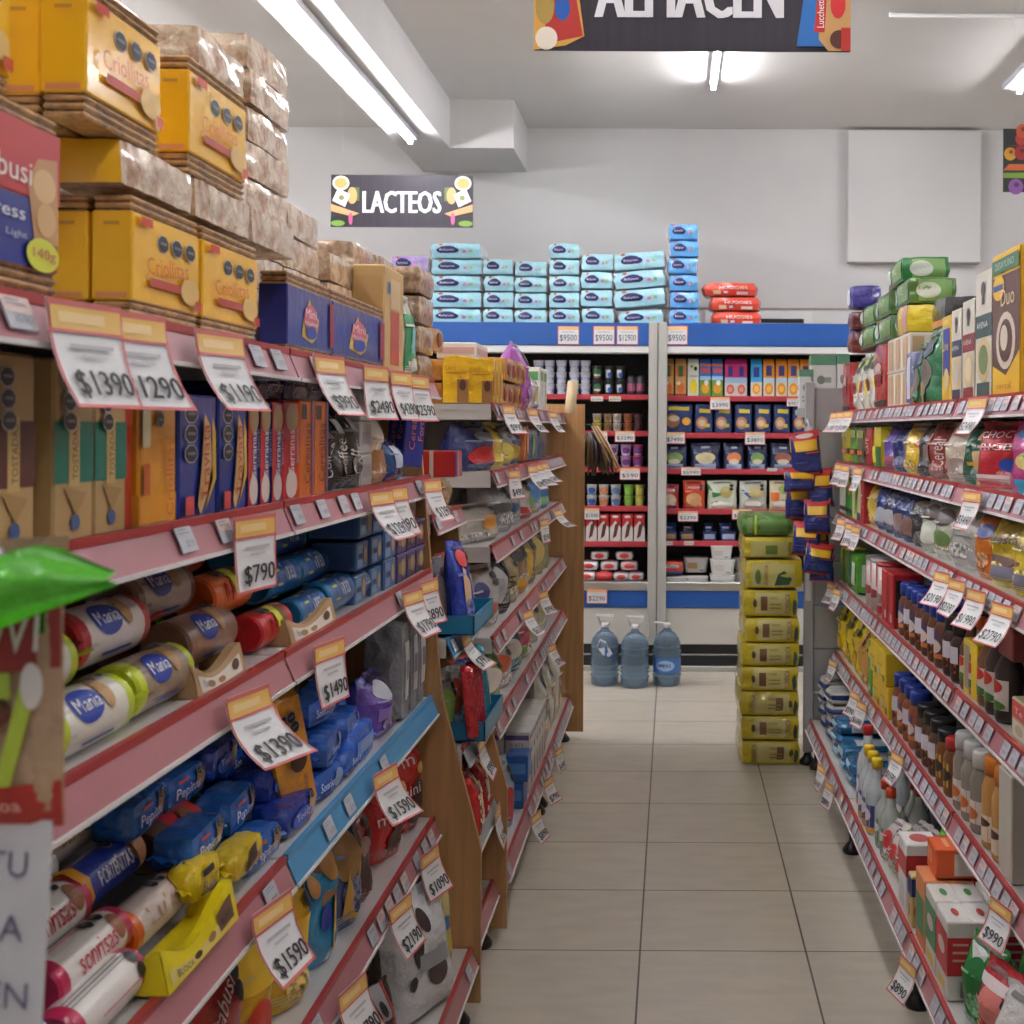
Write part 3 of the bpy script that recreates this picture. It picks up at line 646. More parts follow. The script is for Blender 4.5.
spine(179, 217, .155, (26, 52, 136), trav, 'wide navy cracker pack with wheat print')
spine(219, 247, .155, (26, 52, 136), trav, 'wide navy cracker pack with wheat print')
ser = [('r', 0, 0, .45, 1, (190, 44, 48)), ('e', .5, .16, .4, .14, (214, 200, 190)), ('e', .5, .84, .45, .14, (166, 136, 96)), ('t', 'Serranas', .42, .5, .4, .42, (232, 222, 218), 1), ('t', 'Sandwich', .82, .55, .2, .36, (150, 160, 200), 1)]
for k, px in enumerate((248, 260, 272)): spine(px, px+11, .152, (40, 48, 120), ser, 'slim red and navy cracker pack')
spine(284, 299, .155, (196, 40, 44), ser[1:], 'slim all red cracker pack')
org = [('r', .1, .8, .5, .95, (60, 50, 44)), ('t', 'Cerealitas', .5, .45, .42, .62, (60, 44, 40), 1), ('r', .85, 0, 1, 1, (120, 90, 130))]
for px in (300, 314.5): spine(px, px+13.5, .16, (214, 108, 30), org, 'slim orange cracker pack')
for k, px in enumerate((328, 339, 350)): 
    ya, yb = Y_(px, .605), Y_(px+10.5, .605)
    put(-1, bag(round(yb-ya, 3), .14, .185, (44, 36, 34), (('t', 'Coffee', .5, .35, .5, .4, (190, 180, 170), 1), ('r', .2, .6, .8, .75, (120, 100, 90))), seed=k), 'snack_bag', 'bag', 'slim black cereal bag', W2, ya, yb, .605, .14, z)
for k in range(3): put(-1, carton(.09, .10, .062, (176, 172, 168), (('r', .1, .3, .9, .7, (150, 148, 148)),)), 'cracker_box', 'box', 'small grey box in a column', W2, Y_(362, .60), Y_(362, .60)+.09, .602, .10, z+k*.0635, LAY[k])
put(-1, bag(.17, .10, .185, (176, 132, 90), (('r', .1, .55, .9, .95, (186, 170, 156)), ('r', .0, .0, 1, .45, (160, 112, 66))), kind='clearwrap', seed=9), 'bread_bag', 'bag', 'clear bag of toasted bread', W2, Y_(376, .6), Y_(376, .6)+.17, .60, .10, z)
put(-1, softpack(.14, .12, .13, (196, 90, 40), (('r', .5, 0, 1, 1, (150, 40, 40)),), .3, seed=2), 'biscuit_pack', 'biscuit pack', 'orange and red biscuit pack', W2, 2.66, 2.80, .70, .12, z+.03)
put(-1, bag(.15, .12, .11, (52, 96, 160), (('r', .2, .3, .8, .8, (190, 196, 214)), ('p', [(.1, 0), (.3, .4), (.35, 0)], (190, 80, 80)), ('e', .6, .3, .2, .2, (110, 140, 190))), seed=4), 'snack_bag', 'bag', 'small blue and silver snack bag', W2, 2.68, 2.83, .585, .11, z)
put(-1, bag(.13, .12, .09, (30, 110, 190), (('e', .5, .5, .3, .3, (190, 196, 214)),), seed=5), 'snack_bag', 'bag', 'small bright blue bag', W2, 2.56, 2.68, .62, .11, z+.06)
o = put(-1, carton(.07, .055, .20, (34, 48, 140), (('t', 'Cereal', .35, .5, .3, .5, (214, 120, 90), 1), ('t', 'Fort', .75, .55, .25, .3, (220, 130, 90), 1)), kind='film'), 'biscuit_pack', 'biscuit pack', 'tall tilted navy biscuit pack', W2, 2.93, 3.0, .57, .055, z+.025, yaw=-.5); o.rotation_euler[1] += .12
o = put(-1, carton(.10, .10, .066, (186, 40, 40), (('r', .0, .0, .2, 1, (36, 60, 140)), ('r', .35, 0, .45, 1, (200, 190, 180))), kind='film'), 'biscuit_pack', 'biscuit pack', 'red box with white strip', 'on the grey boxes, candy rack', 3.17, 3.26, .545, .10, SN[0][0]+.092)
for k in range(4):
    for j in range(2): put(-1, carton(.045, .10, .091, (200, 192, 186), (('r', .42, 0, .58, 1, (160, 110, 90)), ('r', 0, .2, .3, .8, (214, 210, 206)))), 'wafer_box', 'box', 'thin grey wafer box standing '+('in front' if j == 0 else 'behind'), 'top shelf, candy rack', 3.09+k*.046, 3.135+k*.046, .545+j*.105, .10, SN[0][0])
# upper items lying on top of the slim packs
for k, px in enumerate((268, 292, 240)): put(-1, softpack(.13, .13, .045, (30, 38, 110), (('t', 'Serranas', .5, .5, .6, .4, (190, 180, 190)),), .25, seed=k), 'cracker_pack', 'cracker pack', 'navy cracker pack lying on the others', W2, Y_(px, .66), Y_(px, .66)+.13, .63, .13, z+.157, 'upper layer')

# ---- third shelf: round biscuit rolls lying in layers
z = SA[2][0]; W3 = 'third shelf, biscuit rack'
LW = (206, 200, 190)
def tub(base, name, col, oct_u=.75, tc=(40, 60, 140), pic=(180, 140, 90)):
    return tuple([('r', .12, 0, .2, 1, tuple(int(v*.85) for v in base)), ('e', .4, .5, .19, .2, col), ('t', name, .4, .5, .3, .15, (236, 234, 230)), ('e', .66, .55, .07, .2, pic), ('r', .28, .1, .7, .14, tc)]+octs((.72, .82), .82, .05, .12))
R1 = dict(L=.2, r=.034)
def addroll(ya, L, r, xf, zz, base, f, end, look, layer, W=W3, flare=0, kind='film', yaw=0):
    return put(-1, roll(L, r, base, tuple(f), end, flare, kind), 'biscuit_roll', 'biscuit roll', look, W, ya, ya+L, xf, 2*r, zz, layer, yaw)
lime = (190, 206, 40); M_ = tub((226, 222, 210), 'Mania', (36, 66, 160))
x0 = .575
addroll(1.215, .19, .036, x0, z, (218, 214, 200), M_, lime, 'white biscuit roll, lime twisted ends', 'front row', flare=1)
addroll(.985, .2, .036, x0+.0, z, (218, 214, 200), M_, lime, 'white biscuit roll, lime twisted ends', 'front row', flare=1)
addroll(1.17, .19, .036, x0+.055, z+.056, (222, 216, 206), M_, lime, 'white roll with cream biscuit print', 'middle layer', flare=1)
addroll(.955, .19, .036, x0+.055, z+.056, (222, 216, 206), M_, lime, 'white roll with cream biscuit print', 'middle layer', flare=1)
addroll(1.14, .19, .036, x0+.115, z+.09, (222, 212, 206), M_, (214, 200, 90), 'white roll lying high at back', 'top layer', flare=1)
addroll(1.43, .19, .039, x0+.022, z, (150, 130, 110), tub((150, 120, 90), 'Mania', (30, 56, 150)), lime, 'clear wafer roll with lime end cap', None)
addroll(1.385, .19, .036, x0+.07, z+.062, (224, 214, 210), M_, (190, 40, 50), 'white roll with twisted red ends', None, flare=1)
addroll(1.645, .19, .038, x0+.05, z+.012, (150, 112, 90), tub((150, 120, 90), 'Mania', (30, 56, 150)), (140, 100, 80), 'clear wafer roll with brown end', None)
addroll(1.60, .2, .038, x0+.10, z+.075, (176, 160, 150), tub((150, 130, 120), 'Mania', (30, 56, 150)), (120, 78, 60), 'clear wafer roll with dark brown cap', None)
addroll(1.60, .17, .036, x0+.16, z+.125, (206, 120, 110), tub((206, 150, 140), 'Mania', (30, 56, 150)), (206, 80, 90), 'pink wafer roll high at back', None)
addroll(1.38, .18, .036, x0+.17, z+.13, (214, 206, 200), M_, (190, 186, 180), 'pale roll high at back', None)
orr = octs((.3, .42), .7, .06, .12)+[('r', .45, .3, .62, .75, (200, 206, 40)), ('e', .7, .5, .1, .2, (120, 70, 30)), ('t', 'Melba', .34, .35, .2, .3, (190, 40, 30))]
for k, (ya, dx, dz, base, end, look) in enumerate([(1.885, .03, 0, (200, 40, 36), (196, 34, 40), 'red biscuit roll with round red end'), (1.80, .075, .058, (214, 110, 40), (214, 92, 24), 'orange biscuit roll with round orange end'), (1.80, .13, .112, (210, 100, 40), (214, 84, 24), 'orange biscuit roll with round orange end'),
                                                   (1.80, .19, .15, (206, 90, 40), (200, 70, 30), 'orange biscuit roll with round orange end'), (1.72, .15, .0, (150, 80, 50), (120, 50, 40), 'brown biscuit roll with lime mark'), (1.70, .21, .05, (150, 80, 50), (120, 50, 40), 'brown biscuit roll with lime mark')]):
    addroll(ya, .17, .034, x0+dx, z+dz, base, orr, end, look, ('front', 'middle', 'top', 'back', 'low', 'high')[k])
bl = [('r', .2, 0, .35, 1, (190, 196, 60)), ('t', 'Variedad', .6, .45, .3, .34, (220, 222, 230))]+octs((.5, .6), .78, .05, .1)
for c in range(3):
    for k in range(4):
        if c == 0 and k > 3: continue
        addroll(2.06+c*.178 if k else 2.065+c*.178, .172, .032, x0+.03+k*.048, z+k*.0485, (30, 84, 150), bl, (30, 110, 160), 'blue biscuit roll with yellow band', LAY[k])
# blue boxes then purple boxes
for c in range(3):
    for k in range(3):
        put(-1, carton(.105, .10, .062, (70, 104, 150), (('r', .05, .1, .5, .9, (120, 150, 186)), ('e', .7, .5, .14, .3, (190, 160, 120)), ('r', .1, .4, .45, .6, (40, 60, 110))), (('r', .1, .1, .9, .9, (60, 90, 140)),), kind='film'), 'biscuit_box', 'box', 'blue biscuit box', W3, 2.42+c*.107, 2.525+c*.107, .60, .10, z+k*.063, LAY[k])
for c in range(3):
    for k in range(3):
        put(-1, carton(.098, .10, .062, (66, 52, 106), (('e', .6, .5, .25, .3, (170, 150, 110)), ('r', .1, .3, .4, .7, (150, 120, 60)), ('r', .0, .9, 1, 1, (110, 96, 150))), (('e', .5, .5, .3, .25, (160, 130, 70)), ('r', 0, .92, 1, 1, (110, 96, 150))), kind='film'), 'biscuit_box', 'box', 'purple biscuit box', W3, 2.745+c*.1, 2.843+c*.1, .598, .10, z+k*.063, LAY[k])
def display_tray(px, L, xf, zz, W, look, base, f, wave=.026, name='display_tray'):
    ya = Y_(px, xf); e = ob(name, None, (-(xf+.03), ya+L/2, zz), math.pi/2); M0 = mat(base, 'plastic' if base[0] > 215 else 'card')
    b = MB(); n = 16
    top = lambda u: .022+wave*(.5+.5*math.cos(2*math.pi*u*1.0+.4))*(.55+.45*abs(2*u-1))
    P = lambda u, v, y, th=0: ((u-.5)*L, y+v*.012, v*top(u))
    b.grid(lambda u, v: P(u, v, -.032), n, 3, M0, False); b.grid(lambda u, v: P(1-u, v, -.028), n, 3, M0, False)
    b.grid(lambda u, v: ((u-.5)*L, -.020+v*-.0, top(u)) if v < .5 else ((u-.5)*L, -.006, top(u)), n, 1, M0)
    decals(b, lambda u, v, q: P(u, v, -.032-q), f); b.obj('scalloped_front', e)
    c = MB(); c.box(-L/2, L/2, -.03, .045, 0, .003, M0); c.obj('tray_floor', e)
    for sg in (-1, 1):
        s = MB(); s.prism([(-.031, 0), (.045, 0), (.045, .015), (-.018, top(.5+sg*.5))], sg*L/2-.0015, sg*L/2+.0015, M0, 'x'); s.obj('side_wall', e)
    good(e, look, W, 'display tray', ya); return e
kf = (('r', .08, .12, .92, .72, (220, 212, 196)), ('e', .3, .4, .07, .2, (150, 110, 70)), ('e', .5, .38, .07, .18, (160, 110, 60)), ('e', .8, .5, .07, .2, (90, 60, 40)), ('t', 'Mania', .17, .45, .08, .3, (50, 80, 160)))
display_tray(212, .205, .568, z, W3, 'kraft scalloped tray before clear rolls', (176, 142, 100), kf)
display_tray(304, .30, .568, z, W3, 'kraft scalloped tray before red roll', (176, 142, 100), kf)

# ---- fourth shelf
z = SA[3][0]; W4 = 'fourth shelf, biscuit rack'; W5 = 'fifth shelf, biscuit rack'; W6 = 'bottom shelf, biscuit rack'
son = lambda nm, c, extra=(): tuple([('t', nm, .5, .42, .5, .26, c), ('e', .82, .5, .07, .2, (150, 100, 70)), ('r', .2, .82, .8, .84, c), ('r', .2, .88, .8, .9, (120, 120, 120))]+octs((.62, .74), .78, .055, .11)+list(extra))
WH = (226, 220, 214); PK = (190, 34, 80)
x0 = .572; Yr = lambda px: Y_(px, x0)
SM = (('r', .1, .647, .95, .66, (120, 120, 120)), ('r', .1, .70, .95, .72, (120, 120, 120)), ('r', .1, .76, .95, .78, (120, 120, 120)), ('r', .3, .3, .9, .315, (190, 60, 90)), ('o', .88, .6, .05, .1, (40, 40, 42)), ('o', .88, .4, .05, .1, (40, 40, 42)))
addroll(1.262, .195, .032, x0, z, WH, SM, PK, 'white roll with dense small print', 'front', W4)
for ya_, dx, dz, e_, l_ in ((1.285, .05, .03, PK, 'second row'), (1.30, .105, .055, PK, 'third row'), (1.345, .16, .085, WH, 'fourth row')):
    addroll(ya_, .20, .032, x0+dx, z+dz, WH, son('sonrisas', (190, 44, 64)), e_, 'white roll with red smiling lettering', l_, W4)
for ya_, dx, dz in ((1.04, .0, .02), (1.06, .055, .055)): addroll(ya_, .19, .034, x0+dx, z+dz, (60, 160, 206), son('Okebon', (200, 50, 60)), (70, 160, 206), 'light blue roll, pale edge', 'front' if dx < .01 else 'behind', W4)
addroll(1.485, .19, .032, x0+.05, z+.012, (206, 190, 180), son('Lulu', (190, 150, 120)), (214, 100, 30), 'clear roll with orange end cap', 'low', W4)
addroll(1.47, .20, .032, x0+.11, z+.06, (34, 56, 160), son('PORTEÑITAS', (232, 232, 236), [('r', 0, 0, .12, 1, (220, 150, 30)), ('e', .86, .5, .08, .3, (186, 130, 90))]), (220, 150, 30), 'blue roll with white capital lettering', 'middle', W4)
addroll(1.48, .20, .034, x0+.165, z+.10, (216, 200, 186), son('Surtido', (196, 130, 60)), (206, 100, 30), 'beige roll with orange rim', 'high', W4)
addroll(1.52, .20, .032, x0+.22, z+.145, (48, 40, 40), son('ofix', (200, 190, 180)), (60, 50, 46), 'black roll at back of pile', 'top', W4)
addroll(1.665, .165, .032, x0+.095, z+.05, (150, 90, 60), son('Chips', (220, 190, 160), [('r', 0, 0, .35, 1, (90, 66, 54)), ('r', .35, 0, 1, 1, (190, 40, 44)), ('e', .7, .5, .12, .25, (130, 76, 50))]), (80, 60, 50), 'red and brown chip roll', 'middle', W4)
def pack(ya, L, d, h, xf, zz, base, f, look, layer=None, W=W4, a=.45, side=None, yaw=0, seed=0, tilt=0, name='cookie_pack', s=()):
    return put(-1, softpack(L, d, h, base, tuple(f), a, 1, side, 'film', seed, tuple(s)), name, 'cookie pack', look, W, ya, ya+L, xf, d, zz, layer, yaw, tilt)
blk = (('t', 'BLOCK', .5, .4, .6, .3, (60, 40, 30)), ('r', .15, .15, .85, .22, (90, 66, 40)), ('r', .2, .66, .6, .86, (50, 46, 44)))
pack(1.60, .11, .05, .055, x0+.03, z+.03, (226, 196, 30), blk, 'yellow chocolate pack, upright lettering', 'front')
pack(1.72, .14, .05, .05, x0+.015, z+.018, (226, 196, 30), (('p', [(.3, .1), (.4, .8), (.7, .9), (.75, .3)], (80, 60, 50)),)+blk[:1], 'yellow chocolate pack with crimped fin', 'front')
display_tray(168, .255, .562, z+.004, W4, 'yellow plastic scalloped tray of chocolate', (226, 204, 20), (('r', .05, .12, .93, .5, (220, 200, 120)), ('t', 'BLOCK', .24, .32, .22, .22, (60, 40, 30)), ('e', .42, .36, .05, .16, (70, 44, 30)), ('e', .62, .4, .05, .16, (150, 110, 70)), ('r', .72, .2, .93, .78, (110, 80, 64)), ('t', 'BLOCK', .82, .45, .14, .2, (50, 34, 28))), .036)
pep = [('t', 'Pepitos', .46, .42, .62, .42, (214, 216, 236)), ('e', .8, .55, .14, .32, (150, 116, 80)), ('r', .2, .74, .45, .82, (190, 60, 60))]+octs((.75, .87), .78, .06, .11)
tod = [('e', .8, .5, .16, .3, (196, 160, 120)), ('e', .42, .4, .3, .3, (60, 90, 180)), ('t', 'Toddy', .42, .48, .42, .3, (224, 224, 230), .15), ('r', .62, .12, .72, .3, (206, 60, 90))]+octs((.78,), .82, .07, .11)
PB, TB = (24, 96, 176), (22, 52, 146)
k = 0
for (ya, dx, dz, base, f, look) in [(1.66, .0, .0, PB, pep, 'bright blue chocolate chip cookie pack'), (1.52, .05, .055, PB, pep, 'bright blue chocolate chip cookie pack'), (1.68, .06, .05, PB, pep, 'bright blue chocolate chip cookie pack'), (1.46, .11, .11, PB, pep, 'bright blue chocolate chip cookie pack'), (1.64, .12, .10, PB, pep, 'bright blue chocolate chip cookie pack'),
                                    (1.84, .0, .0, TB, tod, 'royal blue cookie pack, red lettering'), (1.86, .055, .05, TB, tod, 'royal blue cookie pack, red lettering'), (1.78, .12, .10, TB, tod, 'royal blue cookie pack, red lettering'), (1.60, .16, .15, TB, tod, 'royal blue cookie pack, red lettering'),
                                    (2.0, .16, .0, TB, tod, 'royal blue cookie pack, red lettering'), (2.04, .12, .05, TB, tod, 'royal blue cookie pack, red lettering'), (1.93, .16, .14, PB, pep, 'bright blue chocolate chip cookie pack')]:
    pack(ya+.11, .165, .07, .058, x0+dx, z+dz, base, f, look, 'layer '+('one', 'two', 'three', 'four', 'five')[k % 5], seed=k % 4, yaw=RR.uniform(-.1, .1)); k += 1
o = put(-1, softpack(.075, .03, .26, (226, 152, 28), tuple(octs((.42, .62), .86, .12, .05)+octs((.42, .62), .77, .12, .05)+[('e', .55, .5, .2, .1, (70, 44, 24)), ('t', 'Limon', .6, .25, .14, .22, (110, 60, 20), 1), ('t', 'Opera', .5, .1, .4, .05, (190, 70, 30))]), .3, 0, None, 'film', 1), 'wafer_pack', 'cookie pack', 'tall orange wafer pack leaning outward', W4, 2.05, 2.135, .545, .05, z+.006, None, .3, 0)
o.rotation_euler = (Matrix.Rotation(.5, 4, 'X') @ Matrix.Rotation(math.pi/2-.55, 4, 'Z')).to_euler()
for k, (ya, dx, dz) in enumerate([(2.12, .0, .0), (2.16, .02, .055), (2.2, .05, .11), (2.14, .1, .0), (2.3, .0, .0), (2.33, .03, .055), (2.32, .09, .03), (2.36, .07, .10), (2.12, .11, .13), (2.1, .16, .05)]):
    pack(ya, .17, .075, .056, x0+dx, z+dz, (36, 92, 180), (('t', 'Sonrisa', .4, .5, .4, .3, (206, 214, 232)), ('e', .78, .5, .15, .32, (120, 140, 170)), ('r', .1, .1, .6, .2, (20, 40, 120))), 'mid blue cookie pack, silver print', 'layer '+('one', 'two', 'three', 'four')[k % 4], seed=k % 3, yaw=RR.uniform(-.12, .12))
pack(2.33, .2, .06, .085, x0-.012, z+.0, (40, 100, 206), (('r', .1, .3, .9, .7, (90, 130, 200)), ('e', .5, .5, .3, .2, (130, 150, 190))), 'glossy blue cookie pack lying in front', None, seed=2)
put(-1, bag(.17, .12, .15, (110, 78, 170), (('e', .75, .2, .22, .2, (86, 60, 44)), ('e', .4, .75, .3, .14, (190, 190, 200)), ('r', .1, .3, .6, .5, (140, 110, 190))), seed=3, top=(30, 90, 190)), 'cookie_bag', 'bag', 'purple cookie bag with chocolate biscuit', W4, 2.56, 2.73, .565, .12, z)
put(-1, bag(.17, .12, .16, (26, 96, 196), (('e', .5, .5, .3, .3, (60, 130, 210)),), seed=5, top=(20, 60, 160)), 'cookie_bag', 'bag', 'shiny blue cookie bag', W4, 2.50, 2.67, .66, .12, z)
for k in range(3): put(-1, softpack(.07, .09, .22, (150, 150, 152), (('r', .2, .2, .8, .8, (176, 178, 180)), ('r', .3, .4, .7, .6, (110, 110, 116))), .2, kind='foil', seed=k), 'wafer_pack', 'cookie pack', 'grey silver upright wafer pack', W4, 2.76+k*.09, 2.83+k*.09, .575, .09, z)
for k in range(2): put(-1, softpack(.10, .09, .20, (84, 88, 94), (('r', .1, .3, .9, .7, (110, 112, 118)),), .2, kind='foil', seed=k), 'wafer_pack', 'cookie pack', 'dark grey pack at back', W4, 2.5+k*.12, 2.6+k*.12, .80, .09, z)

# ---- fifth shelf and bottom shelf: bags
def cb(ya, w, d, h, base, f, look, W, xf, zz, seed=0, kind='film', top=None, yaw=0, stand=True, tilt=0, sgn=-1, name='cookie_bag'):
    return put(sgn, bag(w, d, h, base, tuple(f), kind, seed, stand, top), name, 'bag', look, W, ya, ya+w, xf, d, zz, None, -max(abs(yaw), .4), tilt)
z = SA[4][0]
cb(1.50, .13, .09, .21, (150, 36, 34), [('e', .5, .3, .3, .2, (150, 110, 100)), ('t', 'Tentación', .5, .7, .7, .12, (214, 196, 190))], 'dark red biscuit bag', W5, .575, z, 1)
cb(1.36, .13, .09, .20, (90, 30, 30), [('e', .5, .3, .3, .25, (140, 100, 96))], 'maroon translucent biscuit bag', W5, .585, z, 2, 'clearwrap' if 0 else 'film')
cb(1.63, .14, .09, .24, (176, 40, 36), [('t', 'Terrabusi', .45, .62, .7, .11, (226, 214, 210), .5), ('e', .6, .25, .28, .18, (190, 160, 160)), ('e', .25, .85, .1, .12, (60, 50, 50)), ('r', .1, .35, .5, .5, (206, 150, 40))], 'bright red biscuit bag behind card', W5, .572, z, 3)
cb(1.80, .10, .08, .23, (206, 160, 30), [('r', .1, .5, .9, .8, (226, 186, 50)), ('e', .5, .3, .3, .15, (200, 60, 40))], 'yellow and red bag edge', W5, .59, z, 4)
cb(1.20, .13, .09, .12, (24, 110, 190), [('e', .5, .5, .25, .2, (150, 110, 70))], 'blue cookie bag low in front', W5, .58, z, 5)
cb(1.98, .13, .10, .25, (206, 160, 24), [('r', .1, .3, .9, .6, (220, 176, 40))], 'golden yellow bag', W5, .60, z, 6)
cb(2.13, .15, .11, .245, (30, 130, 176), [('p', [(.3, .8), (.55, .95), (.9, .9), (.8, .5), (.5, .45)], (120, 90, 60)), ('e', .7, .75, .14, .14, (170, 120, 60)), ('e', .6, .35, .12, .1, (40, 60, 150)), ('p', [(.7, .1), (.75, .5), (.95, .5), (.9, .05)], (196, 160, 50)), ('e', .35, .62, .1, .08, (190, 140, 80))], 'turquoise biscuit bag with brown print', W5, .572, z, 7)
cb(2.30, .13, .10, .23, (60, 70, 120), [('e', .5, .6, .3, .2, (150, 110, 60)), ('p', [(.4, .1), (.5, .5), (.9, .5), (.8, .05)], (206, 160, 60))], 'blue brown cereal bag', W5, .585, z, 8)
cb(2.43, .11, .09, .19, (130, 40, 40), [('e', .5, .3, .3, .25, (70, 50, 44)), ('e', .6, .6, .2, .1, (150, 120, 110))], 'dark red chocolate bag', W5, .60, z, 9)
mm = [('e', .4, .7, .32, .16, (206, 50, 44)), ('t', 'm', .5, .72, .3, .08, (230, 220, 216)), ('t', 'mini', .5, .42, .6, .1, (226, 216, 210)), ('e', .75, .36, .2, .14, (66, 44, 36)), ('e', .6, .18, .2, .1, (84, 56, 46)), ('e', .8, .62, .12, .06, (200, 160, 90))]
cb(2.66, .17, .12, .235, (186, 28, 28), mm, 'glossy red chocolate candy bag', W5, .567, z, 10)
cb(2.86, .16, .10, .225, (180, 28, 30), mm, 'glossy red chocolate candy bag', W5, .58, z, 11)
cb(2.50, .15, .10, .22, (170, 30, 30), mm, 'red candy bag standing further back', W5, .70, z, 12)
z = SA[5][0]
sv = [('e', .3, .6, .08, .2, (50, 46, 44)), ('e', .5, .75, .08, .1, (60, 50, 50)), ('e', .6, .3, .15, .12, (80, 60, 56)), ('e', .2, .3, .06, .06, (60, 50, 50)), ('r', .3, .35, .8, .5, (150, 152, 158))]
for k, (ya, w_, h_, base, kind, look, xf, f, yaw) in enumerate([
    (2.83, .16, .26, (214, 200, 140), 'film', 'cream bag with black and blue print', .50, [('e', .3, .75, .1, .14, (50, 46, 44)), ('e', .6, .8, .08, .12, (40, 40, 44)), ('r', .55, .3, .75, .42, (40, 120, 180)), ('r', .2, .1, .8, .3, (200, 180, 70)), ('r', .2, .4, .6, .6, (170, 172, 176))], .4),
    (2.60, .22, .25, (212, 214, 218), 'foil', 'large silver bag with black marks', .482, sv, .3),
    (2.40, .13, .17, (150, 122, 70), 'foil', 'gold wrapped sweets bag', .60, [('e', .5, .5, .3, .3, (190, 160, 90)), ('e', .8, .6, .12, .25, (70, 40, 36))], 0),
    (2.62, .12, .23, (110, 36, 34), 'foil', 'dark red foil bag', .66, [], 0), (2.50, .14, .24, (110, 110, 90), 'foil', 'olive silver foil bag', .62, [('e', .5, .5, .3, .2, (170, 166, 150))], .2),
    (2.32, .15, .21, (58, 38, 34), 'film', 'brown bag with red and black band', .52, [('r', .5, 0, .75, 1, (150, 150, 154)), ('e', .6, .8, .07, .07, (40, 36, 36)), ('e', .6, .6, .07, .07, (40, 36, 36)), ('e', .6, .4, .07, .07, (40, 36, 36)), ('r', .75, 0, .8, 1, (190, 50, 40))], .3),
    (2.12, .17, .21, (190, 192, 196), 'foil', 'silver foil bag with caramel print', .56, [('e', .3, .6, .2, .2, (130, 66, 40)), ('e', .7, .4, .1, .14, (60, 60, 60))], .1),
    (1.88, .17, .16, (56, 36, 34), 'film', 'dark brown chocolate bag', .53, [('e', .5, .5, .3, .1, (100, 70, 60))], .2), (1.70, .17, .16, (90, 30, 34), 'film', 'dark maroon sweets bag', .56, [], .1),
    (2.25, .15, .22, (86, 70, 120), 'foil', 'violet foil bag', .68, [], 0), (2.02, .15, .22, (70, 50, 44), 'film', 'brown bag at the back', .72, [], 0)]):
    cb(ya, w_, .10, h_, base, f, look, W6, xf, z, 20+k, kind, None, yaw, True, -.12 if k < 2 else 0)

# ---- candy rack between the wooden panels
CY = 3.10
o = put(-1, carton(.30, .36, .04, (214, 212, 208), (), kind='card'), 'cardboard_tray', 'tray', 'flat white cardboard tray', 'top shelf, candy rack', 3.19, 3.49, .56, .36, SN[0][0]-.0+.001)
bpy.data.objects.remove(o); REG.pop()
def open_tray(y0, y1, xf, d, zz, hh, base, look, where):
    b = MB(); Mt = mat(base, 'plastic'); w_ = y1-y0
    b.box(-w_/2, w_/2, -d/2, d/2, 0, .003, Mt); b.box(-w_/2, w_/2, -d/2, -d/2+.004, 0, hh, Mt); b.box(-w_/2, w_/2, d/2-.004, d/2, 0, hh, Mt)
    b.box(-w_/2, -w_/2+.004, -d/2, d/2, 0, hh, Mt); b.box(w_/2-.004, w_/2, -d/2, d/2, 0, hh, Mt)
    o = ob('candy_tray', b.mesh('candy_tray'), (-(xf+d/2), (y0+y1)/2, zz+.001), math.pi/2); good(o, look, where, 'tray', y0)
open_tray(3.09, 3.47, .475, .16, .9055, .055, (30, 120, 158), 'blue open candy tray', 'second shelf, candy rack')
open_tray(3.09, 3.47, .450, .16, .6405, .055, (30, 120, 158), 'blue open candy tray', 'third shelf, candy rack')
W7 = 'second shelf, candy rack'; W8 = 'third shelf, candy rack'; W9 = 'fourth shelf, candy rack'
cb(3.11, .08, .05, .22, (30, 60, 170), [('p', [(.3, .1), (.4, .7), (.9, .6), (.8, .1)], (206, 170, 130)), ('e', .5, .8, .3, .1, (200, 60, 60))], 'tall blue candy bag leaning', W7, .485, .912, 1, tilt=-.1)
cb(3.22, .12, .06, .19, (130, 96, 60), [('r', .3, .4, .9, .8, (160, 130, 90)), ('p', [(.1, .1), (.5, .5), (.6, .1)], (70, 120, 60))], 'brown green dried fruit bag', W7, .49, .912, 2)
cb(3.30, .14, .06, .20, (200, 60, 50), [('e', .5, .5, .3, .3, (220, 200, 180)), ('r', .1, .7, .9, .9, (60, 60, 130))], 'red and white candy bag', W7, .50, .912, 3)
cb(3.13, .11, .06, .20, (110, 100, 130), [('e', .5, .5, .3, .3, (170, 160, 150))], 'grey lilac candy bag', W7, .555, .912, 4)
cb(3.28, .14, .06, .19, (150, 152, 156), [('e', .5, .5, .3, .3, (190, 190, 190))], 'silver candy bag', W7, .57, .912, 5, 'foil')
for k, (c, c2) in enumerate([((190, 30, 40), (90, 90, 90)), ((190, 34, 44), (220, 130, 150)), ((196, 60, 90), (200, 160, 170))]):
    put(-1, softpack(.055, .035, .22, c, (('t', 'Bonobon', .5, .4, .4, .6, (230, 220, 216), 1),)+tuple(octs((.5,), .8, .3, .06, c2)), .25, seed=k), 'candy_bar_pack', 'candy', 'slim red candy pack upright', W8, 3.10+k*.058, 3.155+k*.058, .46, .035, .647, None, .2, -.1)
put(-1, softpack(.06, .04, .22, (40, 150, 170), (('e', .5, .8, .4, .12, (30, 130, 150)), ('r', .1, .2, .9, .5, (190, 200, 206))), .3), 'candy_bar_pack', 'candy', 'teal and white candy pack', W8, 3.28, 3.34, .46, .04, .647, None, .2, -.1)
cb(3.35, .11, .06, .17, (26, 50, 140), [('p', [(.1, .2), (.5, .5), (.9, .9), (.9, .6), (.6, .3)], (190, 140, 90)), ('p', [(.1, .8), (.5, .5), (.2, .4)], (190, 140, 90))], 'navy bag with crossed pretzels', W8, .46, .647, 6)
